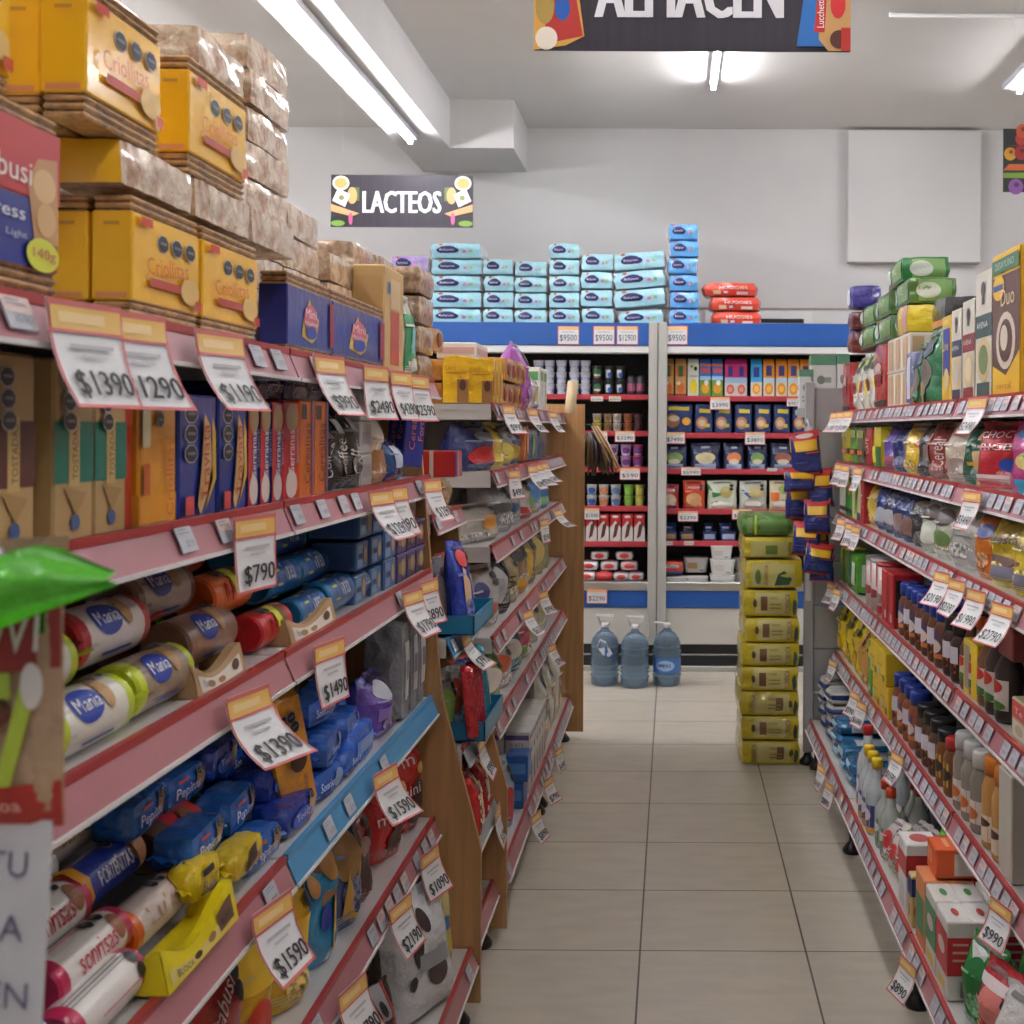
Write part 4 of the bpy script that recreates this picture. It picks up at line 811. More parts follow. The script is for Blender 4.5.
for k in range(3): cb(3.12+k*.12, .11, .06, .17, [(170, 160, 160), (206, 200, 190), (190, 80, 70)][k], [('e', .5, .5, .3, .3, [(150, 190, 90), (200, 90, 60), (230, 200, 180)][k])], ['green tinted sweets bag', 'pale sweets bag', 'coral sweets bag'][k], W8, .55, .647, 7+k)
# marshmallow bags
@cached
def marsh(seed=0):
    r = random.Random(seed); mb = MB(); w_, h_, d_ = .16, .21, .08
    P = bag(w_, d_, h_, (190, 40, 40), (('t', 'Rocklets', .5, .9, .6, .08, (230, 220, 216)), ('r', .3, .72, .8, .84, (220, 180, 40))), 'film', seed)
    cream = mat((226, 208, 176), 'plastic')
    for k in range(85):
        u, v = r.uniform(.08, .92), r.uniform(.12, .68); x = (u-.5)*w_*.94; zz = v*h_; y = -d_/2*(1-(2*u-1)**4)**.5*.97*(1-.25*max(0, v-.4))
        rad = r.uniform(.006, .0085); n = 6
        vs = [(x+rad*math.cos(t*math.pi/3)*math.sin(q), y-rad*.5*math.cos(q)*1.0, zz+rad*math.sin(t*math.pi/3)*math.sin(q)) for q in (.5, 1.2, 1.8) for t in range(6)]
        mb.add(vs, [(j*6+i, j*6+(i+1) % 6, (j+1)*6+(i+1) % 6, (j+1)*6+i) for j in range(2) for i in range(6)]+[tuple(range(6))[::-1]], cream, True)
    return P, mb.mesh('sweets')
for k in range(3):
    P, S = marsh(k); ya = 3.085+k*.135
    o = put(-1, P, 'marshmallow_bag', 'bag', 'red bag of round cream sweets', W9, ya, ya+.16, .452+k*.006, .08, .4085, None, .25, -.08)
    c = ob('sweets', S, (0, 0, 0), 0, o); c['kind'] = 'stuff'
cb(3.1, .17, .10, .17, (150, 120, 60), [('e', .5, .5, .3, .3, (120, 80, 50))], 'brown sweets bag', 'bottom shelf, candy rack', .52, .166, 4)
cb(3.28, .17, .10, .17, (60, 70, 120), [('e', .5, .5, .3, .3, (160, 160, 170))], 'navy sweets bag', 'bottom shelf, candy rack', .52, .166, 5)
#SPLIT3
# ---------------------------------------------------------------- snack racks (past the brown panels)
WB = ['top shelf, snack racks', 'second shelf, snack racks', 'third shelf, snack racks', 'fourth shelf, snack racks', 'fifth shelf, snack racks', 'bottom shelf, snack racks']
z = SB[0][0]
cof = (('r', .15, .62, .85, .64, (180, 110, 30)), ('r', .55, .0, .95, .50, (150, 104, 60)), ('e', .75, .38, .12, .12, (90, 56, 40)), ('t', 'CAFE', .3, .72, .4, .08, (190, 110, 30)))
for r_ in range(3):
    for k, x in enumerate((-.635, -.545)):
        o = ob('coffee_brick', softpack(.085, .06, .15, (226, 178, 26), cof, .12, seed=k, s=(('r', .1, .2, .9, .7, (206, 150, 40)),)), (x+.02, 3.60+r_*.07, z+.0005), 0)
        good(o, 'yellow coffee brick facing the aisle entrance' if 0 else 'yellow coffee brick, brown print', WB[0], 'coffee brick', x, ['front row', 'second row', 'third row'][r_], 'from the wall side')
for k, px in enumerate((508, 513, 518, 523)):
    for j in range(2):
        ya = Y_(px, .50); put(-1, softpack(.13, .09, .075, (190, 130, 36), (('e', .5, .5, .25, .3, (160, 60, 60)),), .2, seed=k), 'coffee_brick', 'coffee brick', 'small orange brown brick', WB[0], ya, ya+.13, .505, .09, z+j*.076, LAY[j])
put(-1, bag(.2, .11, .24, (150, 60, 150), (('e', .5, .75, .25, .12, (90, 100, 90)),), seed=2), 'snack_bag', 'bag', 'bright purple bag', WB[0], 4.43, 4.63, .50, .11, z)
put(-1, bag(.16, .10, .15, (200, 196, 190), (('e', .5, .4, .3, .2, (210, 180, 120)), ('r', .3, 0, .7, .15, (40, 90, 160))), seed=3), 'snack_bag', 'bag', 'white pastry bag', WB[0], 4.68, 4.84, .50, .10, z)
for k in range(2): put(-1, carton(.12, .09, .17, (206, 204, 196), (('r', .1, .7, .9, .9, (90, 150, 80)), ('t', 'CAFE', .5, .4, .3, .5, (60, 60, 60), 1)),), 'tea_box', 'box', 'white box with green top print', WB[0], 4.90+k*.13, 5.02+k*.13, .50, .09, z)
for k in range(5): put(-1, softpack(.16, .13, .07, (176, 116, 44), (('e', .5, .5, .25, .3, (150, 90, 30)),), .25, seed=k), 'coffee_brick', 'coffee brick', 'brown brick lying behind yellow bricks', WB[0], 3.60+k*.17, 3.76+k*.17, .68, .13, z+.151 if k < 1 else z+.0, None)
for k in range(3): put(-1, softpack(.16, .13, .07, (180, 120, 40), (('e', .5, .5, .25, .3, (150, 90, 30)),), .25, seed=k), 'coffee_brick', 'coffee brick', 'brown brick lying on the others', WB[0], 3.79+k*.17, 3.95+k*.17, .66, .13, z+.0705 + (0.0705 if k < 0 else 0), None)
e = put(-1, carton(.24, .12, .05, (206, 200, 190), (('r', .05, .3, .95, .7, (190, 150, 140)),)), 'carton_box', 'carton', 'flat white carton on brown bricks', WB[0], 3.84, 4.08, .60, .12, z+.142)
# bottle and rolls
o = ob('small_bottle', lathed(((.018, 0), (.022, .01), (.022, .09), (.012, .12), (.010, .14)), (50, 110, 180)), (-.56, 4.30, z+.08)); 
bpy.data.objects.remove(o)
for k in range(1):
    b = MB(); b.lathe([(.022, 0), (.024, .002), (.024, .14), (.018, .145)], mat((214, 190, 150), 'card'), 16); o = b.obj('paper_roll', None, (-.46-.06*k, 5.62+.02*k, z+.001)); o.rotation_euler = (0, .1, 0)
    good(o, 'cream paper roll standing by the wooden panel', WB[0], 'roll', k)
def fill(sh, xf, px0, px1, specs, n=6, d=.11, W=None, sgn=-1, zs=None, seed=0, back=True):
    """front row of bags between two places in the photo, each with its own look"""
    z = (zs or SB)[sh][0]; ya = Y_(px0, xf); yb = Y_(px1, xf)
    if ya > yb: ya, yb = yb, ya; specs = specs[::-1]
    tot = sum(q[0] for q in specs); y = ya
    for k, (wt, h, base, f, look, kind) in enumerate(specs):
        w_ = (yb-ya)*wt/tot
        if kind in ('film', 'foil', 'clearwrap'): me = bag(round(w_*.97, 3), d, h, base, tuple(f), kind, seed+k)
        elif kind == 'soft': me = softpack(round(w_*.97, 3), d, h, base, tuple(f), .3, seed=seed+k, s=tuple(f))
        else: me = carton(round(w_*.97, 3), d, h, base, tuple(f))
        name = {'soft': 'snack_pack', 'card': 'carton_box'}.get(kind, 'snack_bag')
        put(sgn, me, name, 'box' if kind == 'card' else ('pack' if kind == 'soft' else 'bag'), look, W, y, y+w_*.97, xf, d, z, None, (sgn*.32+RR.uniform(-.08, .08)) if kind in ('film', 'foil') else 0)
        y += w_
def blob(*a): return [('e', u, v, ru, rv, c) for u, v, ru, rv, c in a]
fill(1, .51, 491, 550, [(1, .17, (40, 50, 110), blob((.5, .3, .4, .2, (200, 50, 50)), (.6, .7, .3, .1, (120, 120, 130))), 'navy bag with red foot', 'film'), (1.2, .17, (214, 190, 50), blob((.4, .6, .2, .2, (200, 150, 60)), (.5, .2, .3, .1, (230, 210, 90))), 'bright yellow bag', 'film'),
     (1, .19, (150, 146, 140), blob((.5, .3, .35, .25, (214, 190, 70))), 'silver and yellow bag', 'foil'), (1, .19, (50, 48, 84), blob((.5, .3, .3, .2, (206, 180, 60))), 'dark indigo bag', 'film'), (.8, .18, (196, 100, 40), blob((.5, .5, .2, .3, (220, 140, 60))), 'rust orange pack', 'soft'),
     (1.6, .12, (50, 110, 160), blob((.3, .5, .12, .4, (120, 170, 80))), 'blue pack with green stripe', 'soft'), (1.6, .12, (40, 90, 130), (), 'deep blue pack', 'soft')], W=WB[1], seed=30)
fill(2, .51, 492, 553, [(1.2, .11, (200, 196, 188), blob((.6, .5, .2, .2, (220, 150, 60))), 'cream paper pouch', 'film'), (1.2, .16, (176, 178, 180), blob((.5, .5, .3, .1, (90, 90, 96))), 'silver bag', 'foil'), (1, .17, (186, 190, 196), blob((.5, .4, .3, .1, (60, 110, 160))), 'silver and blue bag', 'foil'),
     (1.2, .17, (206, 200, 190), blob((.5, .15, .4, .15, (190, 50, 50))), 'clear bag with red foot', 'film'), (1.4, .17, (190, 180, 150), blob((.5, .5, .3, .3, (60, 130, 190)), (.3, .3, .2, .2, (110, 160, 60))), 'bag with blue and green print', 'film'), (1, .19, (60, 130, 190), blob((.5, .2, .3, .1, (120, 180, 80))), 'light blue bag', 'film')], W=WB[2], seed=40)
fill(3, .50, 497, 556, [(1.2, .18, (190, 186, 184), blob((.4, .6, .2, .15, (60, 60, 130)), (.6, .3, .2, .1, (190, 90, 60))), 'white bag with small logo', 'film'), (1, .19, (70, 68, 70), blob((.5, .5, .2, .3, (170, 170, 170))), 'black and silver bag', 'foil'), (1, .19, (170, 150, 110), [('t', '5', .5, .4, .4, .2, (30, 30, 30))], 'tan bag with a black five', 'film'),
     (1.3, .19, (160, 130, 100), blob((.5, .15, .4, .14, (214, 150, 30)), (.5, .7, .3, .1, (40, 40, 40))), 'clear brown bag with yellow foot', 'film'), (1.2, .20, (150, 120, 76), blob((.5, .4, .2, .3, (220, 180, 50))), 'brown yellow spice bag', 'film'), (1.2, .21, (170, 160, 110), blob((.5, .5, .3, .3, (200, 180, 100))), 'olive tall bag', 'film'), (1, .2, (150, 140, 90), (), 'khaki bag', 'film')], W=WB[3], seed=50)
fill(4, .49, 501, 556, [(1, .17, (120, 170, 60), blob((.5, .5, .3, .2, (220, 210, 200))), 'green topped sweets bag', 'film'), (1, .16, (200, 190, 180), blob((.5, .5, .3, .2, (214, 100, 60))), 'white and orange bag', 'film'), (1, .17, (60, 120, 130), blob((.5, .5, .3, .2, (200, 190, 180))), 'teal bag', 'film'),
     (1, .17, (206, 196, 180), blob((.5, .5, .3, .2, (190, 60, 90)), (.4, .2, .2, .1, (110, 160, 60))), 'pale bag with pink dots', 'film'), (1.2, .18, (196, 190, 176), blob((.5, .4, .3, .2, (150, 170, 110))), 'cream vegetable bag', 'film'), (1.2, .2, (206, 200, 186), blob((.5, .5, .25, .3, (170, 160, 120))), 'white nougat bag', 'film')], W=WB[4], seed=60)
z = SB[5][0]
cb(3.60, .16, .09, .235, (46, 76, 160), [('e', .6, .45, .3, .22, (200, 50, 50)), ('r', .2, .75, .8, .9, (220, 180, 40)), ('t', 'Twistos', .5, .58, .6, .08, (226, 226, 230)), ('p', [(.3, .1), (.4, .6), (.6, .5), (.55, .1)], (180, 130, 80)), ('e', .5, .3, .2, .06, (120, 170, 210))], 'blue snack bag with red print', WB[5], .462, z, 3, yaw=.3)
cb(3.80, .15, .09, .21, (150, 170, 190), [('e', .6, .35, .25, .25, (190, 50, 50)), ('e', .4, .7, .2, .14, (70, 130, 190))], 'pale blue bag with red oval', WB[5], .475, z, 4, yaw=.2)
for k in range(2): put(-1, carton(.10, .07, .085, (40, 90, 160), (('r', .1, .3, .9, .7, (80, 130, 190)),), kind='film'), 'tin_box', 'box', 'small blue box, '+('lower' if k == 0 else 'upper'), WB[5], 4.07, 4.17, .462, .07, z+k*.086)
tb = (('r', .05, .86, .95, .94, (110, 96, 140)), ('r', .3, .62, .75, .72, (110, 100, 110)), ('t', 'FORTA', .5, .78, .5, .07, (90, 80, 90)), ('r', .35, .12, .65, .46, (90, 84, 80)), ('e', .5, .2, .12, .07, (160, 50, 50)), ('r', .3, .46, .7, .48, (130, 130, 130)))
for r_ in range(2):
    for k in range(6): put(-1, carton(.085, .085, .205, (206, 202, 198), tb, tb), 'milk_powder_box', 'box', 'white box with violet top band'+(' in back row' if r_ else ''), WB[5], 4.25+k*.088, 4.335+k*.088, .475+r_*.09, .085, z)
for k in range(3): put(-1, bag(.24, .10, .29, (208, 204, 194), (('e', .6, .3, .2, .2, (90, 70, 110)), ('e', .4, .5, .2, .1, (200, 150, 100)), ('e', .5, .78, .25, .08, (60, 60, 90)), ('e', .3, .2, .15, .1, (214, 170, 110))), seed=70+k), 'flour_bag', 'bag', 'tall white paper bag, purple print', WB[5], 4.86+k*.25, 5.1+k*.25, .465, .10, z, None, .1)
# dark bundle hanging from the wooden panel
e = ob('hanging_feather_bunch', None, (-.375, 5.80, 1.40)); tag(e, 'dark bunch of brown and yellow strands hanging off the wooden panel', 'hanging bunch')
b = MB(); r = random.Random(4)
for k in range(46):
    a = r.uniform(0, 6.28); q = r.uniform(.1, 1); x = .085*q*math.cos(a)+.03; y = .05*q*math.sin(a)+.06; L = r.uniform(.13, .17)
    b.tube([(x*.25-.01, y*.3+.03, -.0), (x*.7, y*.8+.01, -L*.4), (x, y, -L*.8), (x*1.05, y, -L-.03)], [.006, .010, .009, .004], mat([(60, 40, 34), (76, 50, 38), (44, 34, 32), (110, 90, 44)][k % 4], 'film'), 6)
b.obj('strands', e)
b = MB()
for k in range(7): b.tube([(-.0+k*.004, .03, .03), (.04+k*.006, .035, -.05), (.10+k*.005, .04, -.165)], .004, mat([(206, 190, 160), (190, 150, 60), (150, 60, 50)][k % 3], 'film'), 6)
b.tube([(-.03, .0, .035), (-.0, .04, .035)], .005, BLACK, 6); b.obj('ribbon', e)

# ---------------------------------------------------------------- cereal racks on the other side of the aisle
def rput(me, name, cat, look, where, px_near, w_, xf, d, z, layer=None, yaw=0, yend=None):
    ya = (Y_(px_near, xf) if yend is None else yend); return put(1, me, name, cat, look, where, ya, ya+w_, xf, d, z, layer, yaw)
WR = [s_+', cereal racks' for s_ in shn]
z = SR[0][0]; XF = .70
def quaker(c, c2): return (('r', 0, 0, 1, 1, (206, 198, 182)), ('r', 0, .48, 1, .66, c), ('e', .5, .3, .42, .18, (206, 180, 130)), ('e', .5, .3, .3, .12, c2), ('r', .1, .0, .9, .12, c), ('e', .5, .86, .14, .06, (70, 60, 60)), ('r', .42, .74, .58, .84, (70, 60, 60)), ('t', 'AVENA', .5, .575, .7, .05, (226, 220, 210)))
duo = (('r', 0, .0, 1, 1, (222, 176, 40)), ('p', [(.0, .22), (.5, .14), (1, .3), (1, .84), (0, .84)], (96, 62, 50)), ('e', .5, .38, .36, .2, (206, 190, 170)), ('e', .5, .38, .26, .15, (90, 56, 44)), ('e', .45, .4, .14, .09, (206, 190, 170)), ('t', 'Duo', .6, .68, .5, .12, (226, 200, 150)), ('e', .25, .76, .22, .09, (222, 176, 40)),
       ('r', .05, .74, .42, .78, (50, 80, 150)), ('r', 0, .86, 1, .96, (60, 110, 70)), ('t', 'DESAYUNO', .5, .91, .7, .05, (190, 200, 190)), ('t', 'cereal', .5, .07, .5, .04, (150, 90, 40)))
def rbox(pxn, pxf, h, base, f, look, d=.06, xf=XF, z=z, name='cereal_box', cat='cereal box', s=None, W=WR[0], kind='card', dz=0, layer=None):
    ya, yb = Y_(pxn, xf), Y_(pxf, xf)
    return put(1, carton(round(yb-ya-.003, 3), d, h, base, tuple(f), tuple(s) if s is not None else (), kind=kind), name, cat, look, W, ya, yb-.003, xf, d, z+dz, layer)
rbox(1019, 992, .305, (222, 176, 40), duo, 'brown and yellow chocolate cereal box')
rbox(1060, 1022, .33, (222, 176, 40), duo, 'yellow cereal box cut by the picture edge' if 0 else 'yellow cereal box with green top')
rbox(991, 975, .285, (196, 190, 180), quaker((60, 80, 76), (110, 130, 80)), 'grey green oats box')
rbox(974, 962, .235, (206, 198, 182), quaker((130, 40, 44), (214, 200, 160)), 'cream oats box with maroon band')
rbox(961, 951, .225, (206, 198, 182), quaker((56, 60, 84), (190, 180, 170)), 'cream oats box with navy band')
rbox(950, 941, .22, (222, 184, 40), (('r', .15, .3, .9, .85, (40, 50, 140)), ('t', 'Love', .5, .65, .6, .12, (226, 210, 80)), ('e', .55, .25, .3, .14, (214, 190, 130)), ('r', .2, .9, .8, .95, (230, 200, 80))), 'yellow and blue cereal pouch', kind='film')
rput(bag(.2, .08, .27, (214, 208, 204), (('e', .5, .45, .35, .16, (206, 160, 110)), ('r', .0, .62, 1, .64, (150, 50, 60)), ('r', .0, .82, 1, .84, (150, 50, 60)), ('e', .5, .2, .35, .1, (190, 190, 196))), 'film', 4), 'croissant_bag', 'bag', 'clear bag of croissants', WR[0], 1060, .2, .665, .08, z)
for k in range(2): rput(bag(.17, .07, .21, (36, 110, 70), (('e', .5, .72, .35, .12, (40, 50, 90)), ('e', .6, .4, .3, .2, (110, 100, 90)), ('r', .1, .0, .4, .3, (170, 120, 70))), 'film', k), 'snack_bag', 'bag', 'dark green cereal pouch', WR[0], 0, .165, XF-.01, .07, z, None, 0, 3.45+k*.17)
wf = (('r', .15, .08, .45, .92, (196, 160, 120)), ('r', .55, .08, .85, .92, (190, 150, 110)), ('r', .0, .0, 1, .06, (206, 200, 190)))
for c in range(3):
    for k in range(2): rput(carton(.125, .09, .11, (208, 200, 182), wf, (('r', .1, .1, .5, .9, (180, 150, 110)),)), 'rice_cake_box', 'box', 'cream box of pale wafers', WR[0], 0, .125, XF+.01, .09, z+k*.111, LAY[k], 0, 3.80+c*.128)
rput(softpack(.09, .07, .19, (120, 124, 160), (('r', .2, .1, .5, .9, (190, 190, 200)),), .3), 'snack_pack', 'pack', 'lilac pouch leaning beside wafers', WR[0], 0, .08, XF-.02, .05, z, None, .3, 3.71)
rcof = (('e', .5, .62, .25, .08, (200, 180, 176)), ('r', .25, .34, .75, .5, (130, 40, 50)), ('r', 0, .0, 1, .1, (50, 60, 50)), ('r', .2, .52, .8, .56, (160, 150, 140)))
for k in range(1): rput(softpack(.25, .10, .225, (178, 34, 38), rcof, .25), 'coffee_bag', 'bag', 'large plain red coffee brick', WR[0], 0, .25, XF, .10, z, None, 0, 4.19)
for k in range(3): rput(bag(.17, .10, .22, (206, 204, 190), (('e', .5, .82, .4, .14, (40, 60, 40)), ('r', .2, .3, .6, .5, (150, 50, 50)), ('p', [(.7, 0), (.8, .5), (.7, .9), (.95, .9), (1, 0)], (214, 196, 40)), ('e', .4, .82, .14, .05, (150, 190, 50))), 'film', k+3), 'mate_bag', 'bag', 'white, yellow and green mate bag', WR[0], 0, .17, XF+.01, .09, z, None, 0, 4.46+k*.18)
for k in range(1): rput(softpack(.2, .10, .205, (170, 34, 40), rcof, .2, seed=2), 'coffee_bag', 'bag', 'red coffee brick at far rack end', WR[0], 0, .2, XF-.02, .10, z, None, 0, 5.05)
gm = (('r', .35, .15, .95, .85, (110, 140, 80)), ('t', 'MATE', .55, .6, .3, .3, (206, 210, 190)), ('e', .2, .5, .12, .3, (190, 200, 190)))
for k, (ya, xf, dz, col, lk, w_, h) in enumerate([(3.95, .74, .24, (84, 120, 60), 'olive green mate brick lying flat', .34, .085), (4.32, .74, .24, (84, 120, 60), 'olive green mate brick lying flat', .34, .085), (4.7, .74, .24, (84, 120, 60), 'olive green mate brick lying flat', .34, .085), (3.98, .745, .327, (84, 120, 60), 'olive green mate brick lying flat', .34, .085),
                                     (4.36, .745, .327, (84, 120, 60), 'olive green mate brick lying flat', .34, .085), (4.12, .75, .413, (40, 120, 56), 'vivid green mate brick on top', .36, .085), (4.74, .745, .327, (84, 120, 60), 'olive green mate brick lying flat', .32, .085)]):
    rput(softpack(w_, .16, h, col, gm, .22, seed=k, s=(('r', .2, .1, .9, .9, (120, 160, 90)), ('e', .4, .5, .25, .3, (200, 204, 190)))), 'mate_brick', 'mate brick', lk, WR[0], 0, w_, xf, .16, z+dz-.0, ['lower layer', 'upper layer'][int(k in (3, 4, 6))], RR.uniform(-.05, .05), ya)
for k in range(2): rput(softpack(.15, .13, .085, [(120, 44, 44), (110, 44, 44)][k], (), .4, seed=k), 'coffee_bag', 'bag', 'maroon brick, far stack', WR[0], 0, .15, .71, .13, z+.24+k*.086, LAY[k], 0, 5.06)
rput(softpack(.15, .13, .10, (70, 60, 150), (('e', .5, .5, .3, .35, (206, 200, 216)),), .4), 'coffee_bag', 'bag', 'purple and white roundish pack', WR[0], 0, .15, .71, .13, z+.413, None, 0, 5.05)
rput(softpack(.24, .13, .105, (222, 196, 40), (('e', .2, .5, .12, .25, (40, 60, 130)), ('r', .75, 0, 1, 1, (206, 150, 150))), .35), 'coffee_bag', 'bag', 'bright yellow pack on wafer boxes', WR[0], 0, .24, .70, .13, z+.225, None, 0, 3.85)
rput(softpack(.2, .13, .10, (60, 56, 56), (('r', .1, .1, .9, .3, (200, 130, 70)),), .3), 'coffee_bag', 'bag', 'black pack behind the cereal boxes', WR[0], 0, .2, .77, .13, z+.215, None, 0, 3.6)
for k in range(2): rput(softpack(.2, .12, .10, (80, 76, 70), (), .3, seed=k), 'coffee_bag', 'bag', 'dark grey pack behind cereal boxes', WR[0], 0, .2, .80, .12, z+.0+k*.101, LAY[k], 0, 3.5)

put(-1, bag(.20, .08, .10, (190, 160, 110), (('e', .5, .5, .3, .3, (150, 120, 80)),), 'foil', 77), 'snack_bag', 'bag', 'gold foil bag lying before grey boxes', 'top shelf, candy rack', 3.27, 3.46, .60, .08, SN[0][0])
fillR = lambda sh, a, b, specs, d=.10, seed=0, xf=None: fill(sh, xf or (SR[sh][1]+.022), a, b, specs, d=d, W=WR[sh], sgn=1, zs=SR, seed=seed)
# specs run from near (larger px) to far
N = 'film'
fillR(1, 1150, 840, [(1.3, .175, (196, 60, 70), blob((.5, .4, .35, .3, (90, 110, 150)), (.5, .8, .3, .08, (220, 210, 205))), 'red cereal bag, blue print', N), (1.5, .185, (150, 60, 80), [('e', .5, .4, .4, .28, (110, 130, 160)), ('t', 'Balls', .5, .78, .6, .12, (226, 214, 214)), ('r', 0, 0, 1, .12, (40, 90, 160))], 'dark pink cereal bag', N),
      (1.7, .185, (196, 70, 140), [('r', 0, 0, 1, .2, (60, 170, 206)), ('e', .45, .45, .3, .14, (206, 190, 110)), ('e', .35, .52, .1, .05, (90, 170, 80)), ('e', .55, .42, .1, .05, (220, 120, 50)), ('e', .5, .82, .38, .12, (90, 120, 190)), ('e', .5, .82, .3, .08, (206, 80, 150)), ('p', [(.3, .68), (.7, .75), (.7, .71), (.3, .64)], (226, 200, 50)), ('t', 'Zucoz', .5, .84, .5, .08, (230, 220, 230))], 'magenta cereal bag with cyan foot', N),
      (1.5, .185, (190, 40, 50), [('t', 'CHOCO', .4, .8, .6, .1, (226, 214, 214)), ('t', 'RICE', .4, .62, .5, .1, (226, 214, 214)), ('e', .6, .35, .16, .1, (40, 80, 170)), ('r', .1, .1, .6, .2, (200, 190, 186))], 'red cereal bag, white lettering', N), (.8, .19, (36, 90, 70), [('r', .5, 0, 1, 1, (196, 160, 110)), ('r', .3, .3, .6, .36, (206, 160, 40))], 'green gold pouch', N),
      (1.0, .18, (206, 190, 170), blob((.5, .2, .3, .2, (150, 130, 120))), 'clear cracker pouch', N), (1.2, .19, (150, 66, 60), [('t', 'Cereal', .45, .45, .3, .5, (214, 190, 180), 1), ('r', 0, .3, .2, .8, (190, 110, 80))], 'brown red cereal pouch', N), (.8, .19, (60, 60, 66), [('r', .4, .2, .8, .9, (110, 100, 100))], 'charcoal pouch', N),
      (1.1, .19, (214, 180, 50), [('p', [(.5, 0), (.5, .6), (.8, .9), (1, .9), (1, 0)], (206, 110, 50)), ('r', .3, .85, 1, 1, (200, 196, 190))], 'yellow orange pouch', N), (1.0, .19, (44, 52, 110), [('r', .6, .2, .9, .8, (90, 96, 150))], 'navy pouch', N), (.9, .19, (100, 80, 160), [('r', .1, .0, .8, .3, (140, 60, 80))], 'violet pouch', N),
      (1.0, .18, (214, 200, 40), [('r', .4, 0, 1, .5, (50, 110, 60)), ('r', .1, .1, .5, .5, (226, 214, 60))], 'yellow green pouch', 'soft'), (.9, .195, (180, 36, 46), [('t', 'CAFE', .5, .5, .4, .4, (220, 170, 170), 1)], 'narrow red pack', 'soft')]+
      [(1.1, .17, c, [('r', 0, .22, 1, .38, (60, 50, 40)), ('r', .2, .24, .8, .36, (214, 120, 60)), ('r', .1, .7, .9, .9, (200, 200, 120))], l, 'soft') for c, l in (((110, 110, 80), 'olive tea pack'), ((110, 170, 60), 'lime green tea pack'), ((222, 196, 40), 'yellow tea pack'))], seed=80)
fillR(2, 1200, 839, [(1.4, .19, (206, 110, 40), blob((.5, .4, .3, .3, (220, 150, 60))), 'orange cocoa bag', N)]+
      [(1.1, .185, (222, 196, 44), [('t', 'Nescau', .5, .66, .7, .12, (60, 66, 120)), ('p', [(.05, .05), (.2, .45), (.8, .4), (.95, .05)], (120, 84, 74)), ('r', .2, .08, .8, .3, (130, 130, 150))], 'yellow cocoa bag with brown splash', N) for _ in range(1)]+
      [(1.3, .2, (222, 196, 44), [('r', .05, .05, .95, .45, (40, 56, 140)), ('t', 'Toddy', .5, .6, .6, .1, (60, 66, 120)), ('r', .2, .12, .8, .3, (190, 196, 214))], 'yellow bag with blue label', N)]+
      [(1.1, .185, (222, 196, 44), [('t', 'Nescau', .5, .66, .7, .12, (60, 66, 120)), ('p', [(.05, .05), (.2, .45), (.8, .4), (.95, .05)], (120, 84, 74)), ('r', .2, .08, .8, .3, (130, 130, 150))], 'yellow cocoa bag with brown splash', N) for _ in range(3)]+
      [(.8, .17, (206, 116, 40), blob((.5, .7, .3, .1, (60, 70, 130))), 'orange crisps bag', N), (1.6, .215, (176, 174, 166), [('r', .1, .5, .6, .52, (110, 110, 110)), ('r', .5, .1, .9, .3, (150, 150, 150))], 'tall plain silver pouch', N), (1.2, .215, (190, 192, 176), [('e', .4, .7, .3, .14, (70, 50, 46)), ('e', .4, .35, .3, .14, (110, 140, 80)), ('p', [(.5, .2), (.9, .5), (.8, .2)], (206, 100, 60))], 'pale pouch with dark oval', N), (1.1, .215, (190, 196, 180), [('e', .4, .7, .3, .14, (70, 50, 46)), ('e', .4, .35, .3, .2, (200, 206, 190))], 'pale pouch with dark oval', N),
       (.9, .2, (56, 56, 60), blob((.5, .8, .3, .06, (120, 110, 90))), 'dark coffee pouch', 'foil'), (1.0, .205, (48, 60, 110), blob((.5, .3, .3, .2, (130, 100, 90))), 'navy coffee pouch', 'foil'), (1.0, .205, (56, 66, 120), blob((.5, .3, .3, .2, (150, 130, 120))), 'navy coffee pouch', 'foil'), (1.0, .2, (60, 66, 100), blob((.5, .35, .35, .16, (190, 190, 196))), 'blue grey coffee pouch', 'foil'), (1.0, .2, (50, 64, 130), blob((.5, .3, .35, .2, (180, 186, 196))), 'blue silver coffee pouch', 'foil'),
       (1.0, .2, (206, 160, 40), blob((.5, .5, .2, .3, (230, 200, 90))), 'shiny gold coffee pouch', 'foil'), (.5, .2, (170, 40, 50), [('t', 'TE', .5, .5, .4, .3, (220, 190, 190))], 'narrow red tea box', 'card'), (1.3, .165, (190, 190, 130), [('p', [(.3, .1), (.4, .6), (.7, .8), (.6, .2)], (110, 130, 60)), ('r', .6, 0, 1, .2, (60, 60, 90))], 'cream green tea box', 'card'), (1.1, .165, (60, 140, 50), [('r', 0, .1, 1, .2, (40, 50, 40)), ('e', .5, .7, .2, .2, (220, 200, 60))], 'green tea box', 'card'), (1.1, .165, (190, 190, 176), [('r', 0, .1, 1, .2, (60, 60, 60)), ('r', .2, .4, .4, .9, (150, 150, 130))], 'white tea box', 'card')], seed=90)
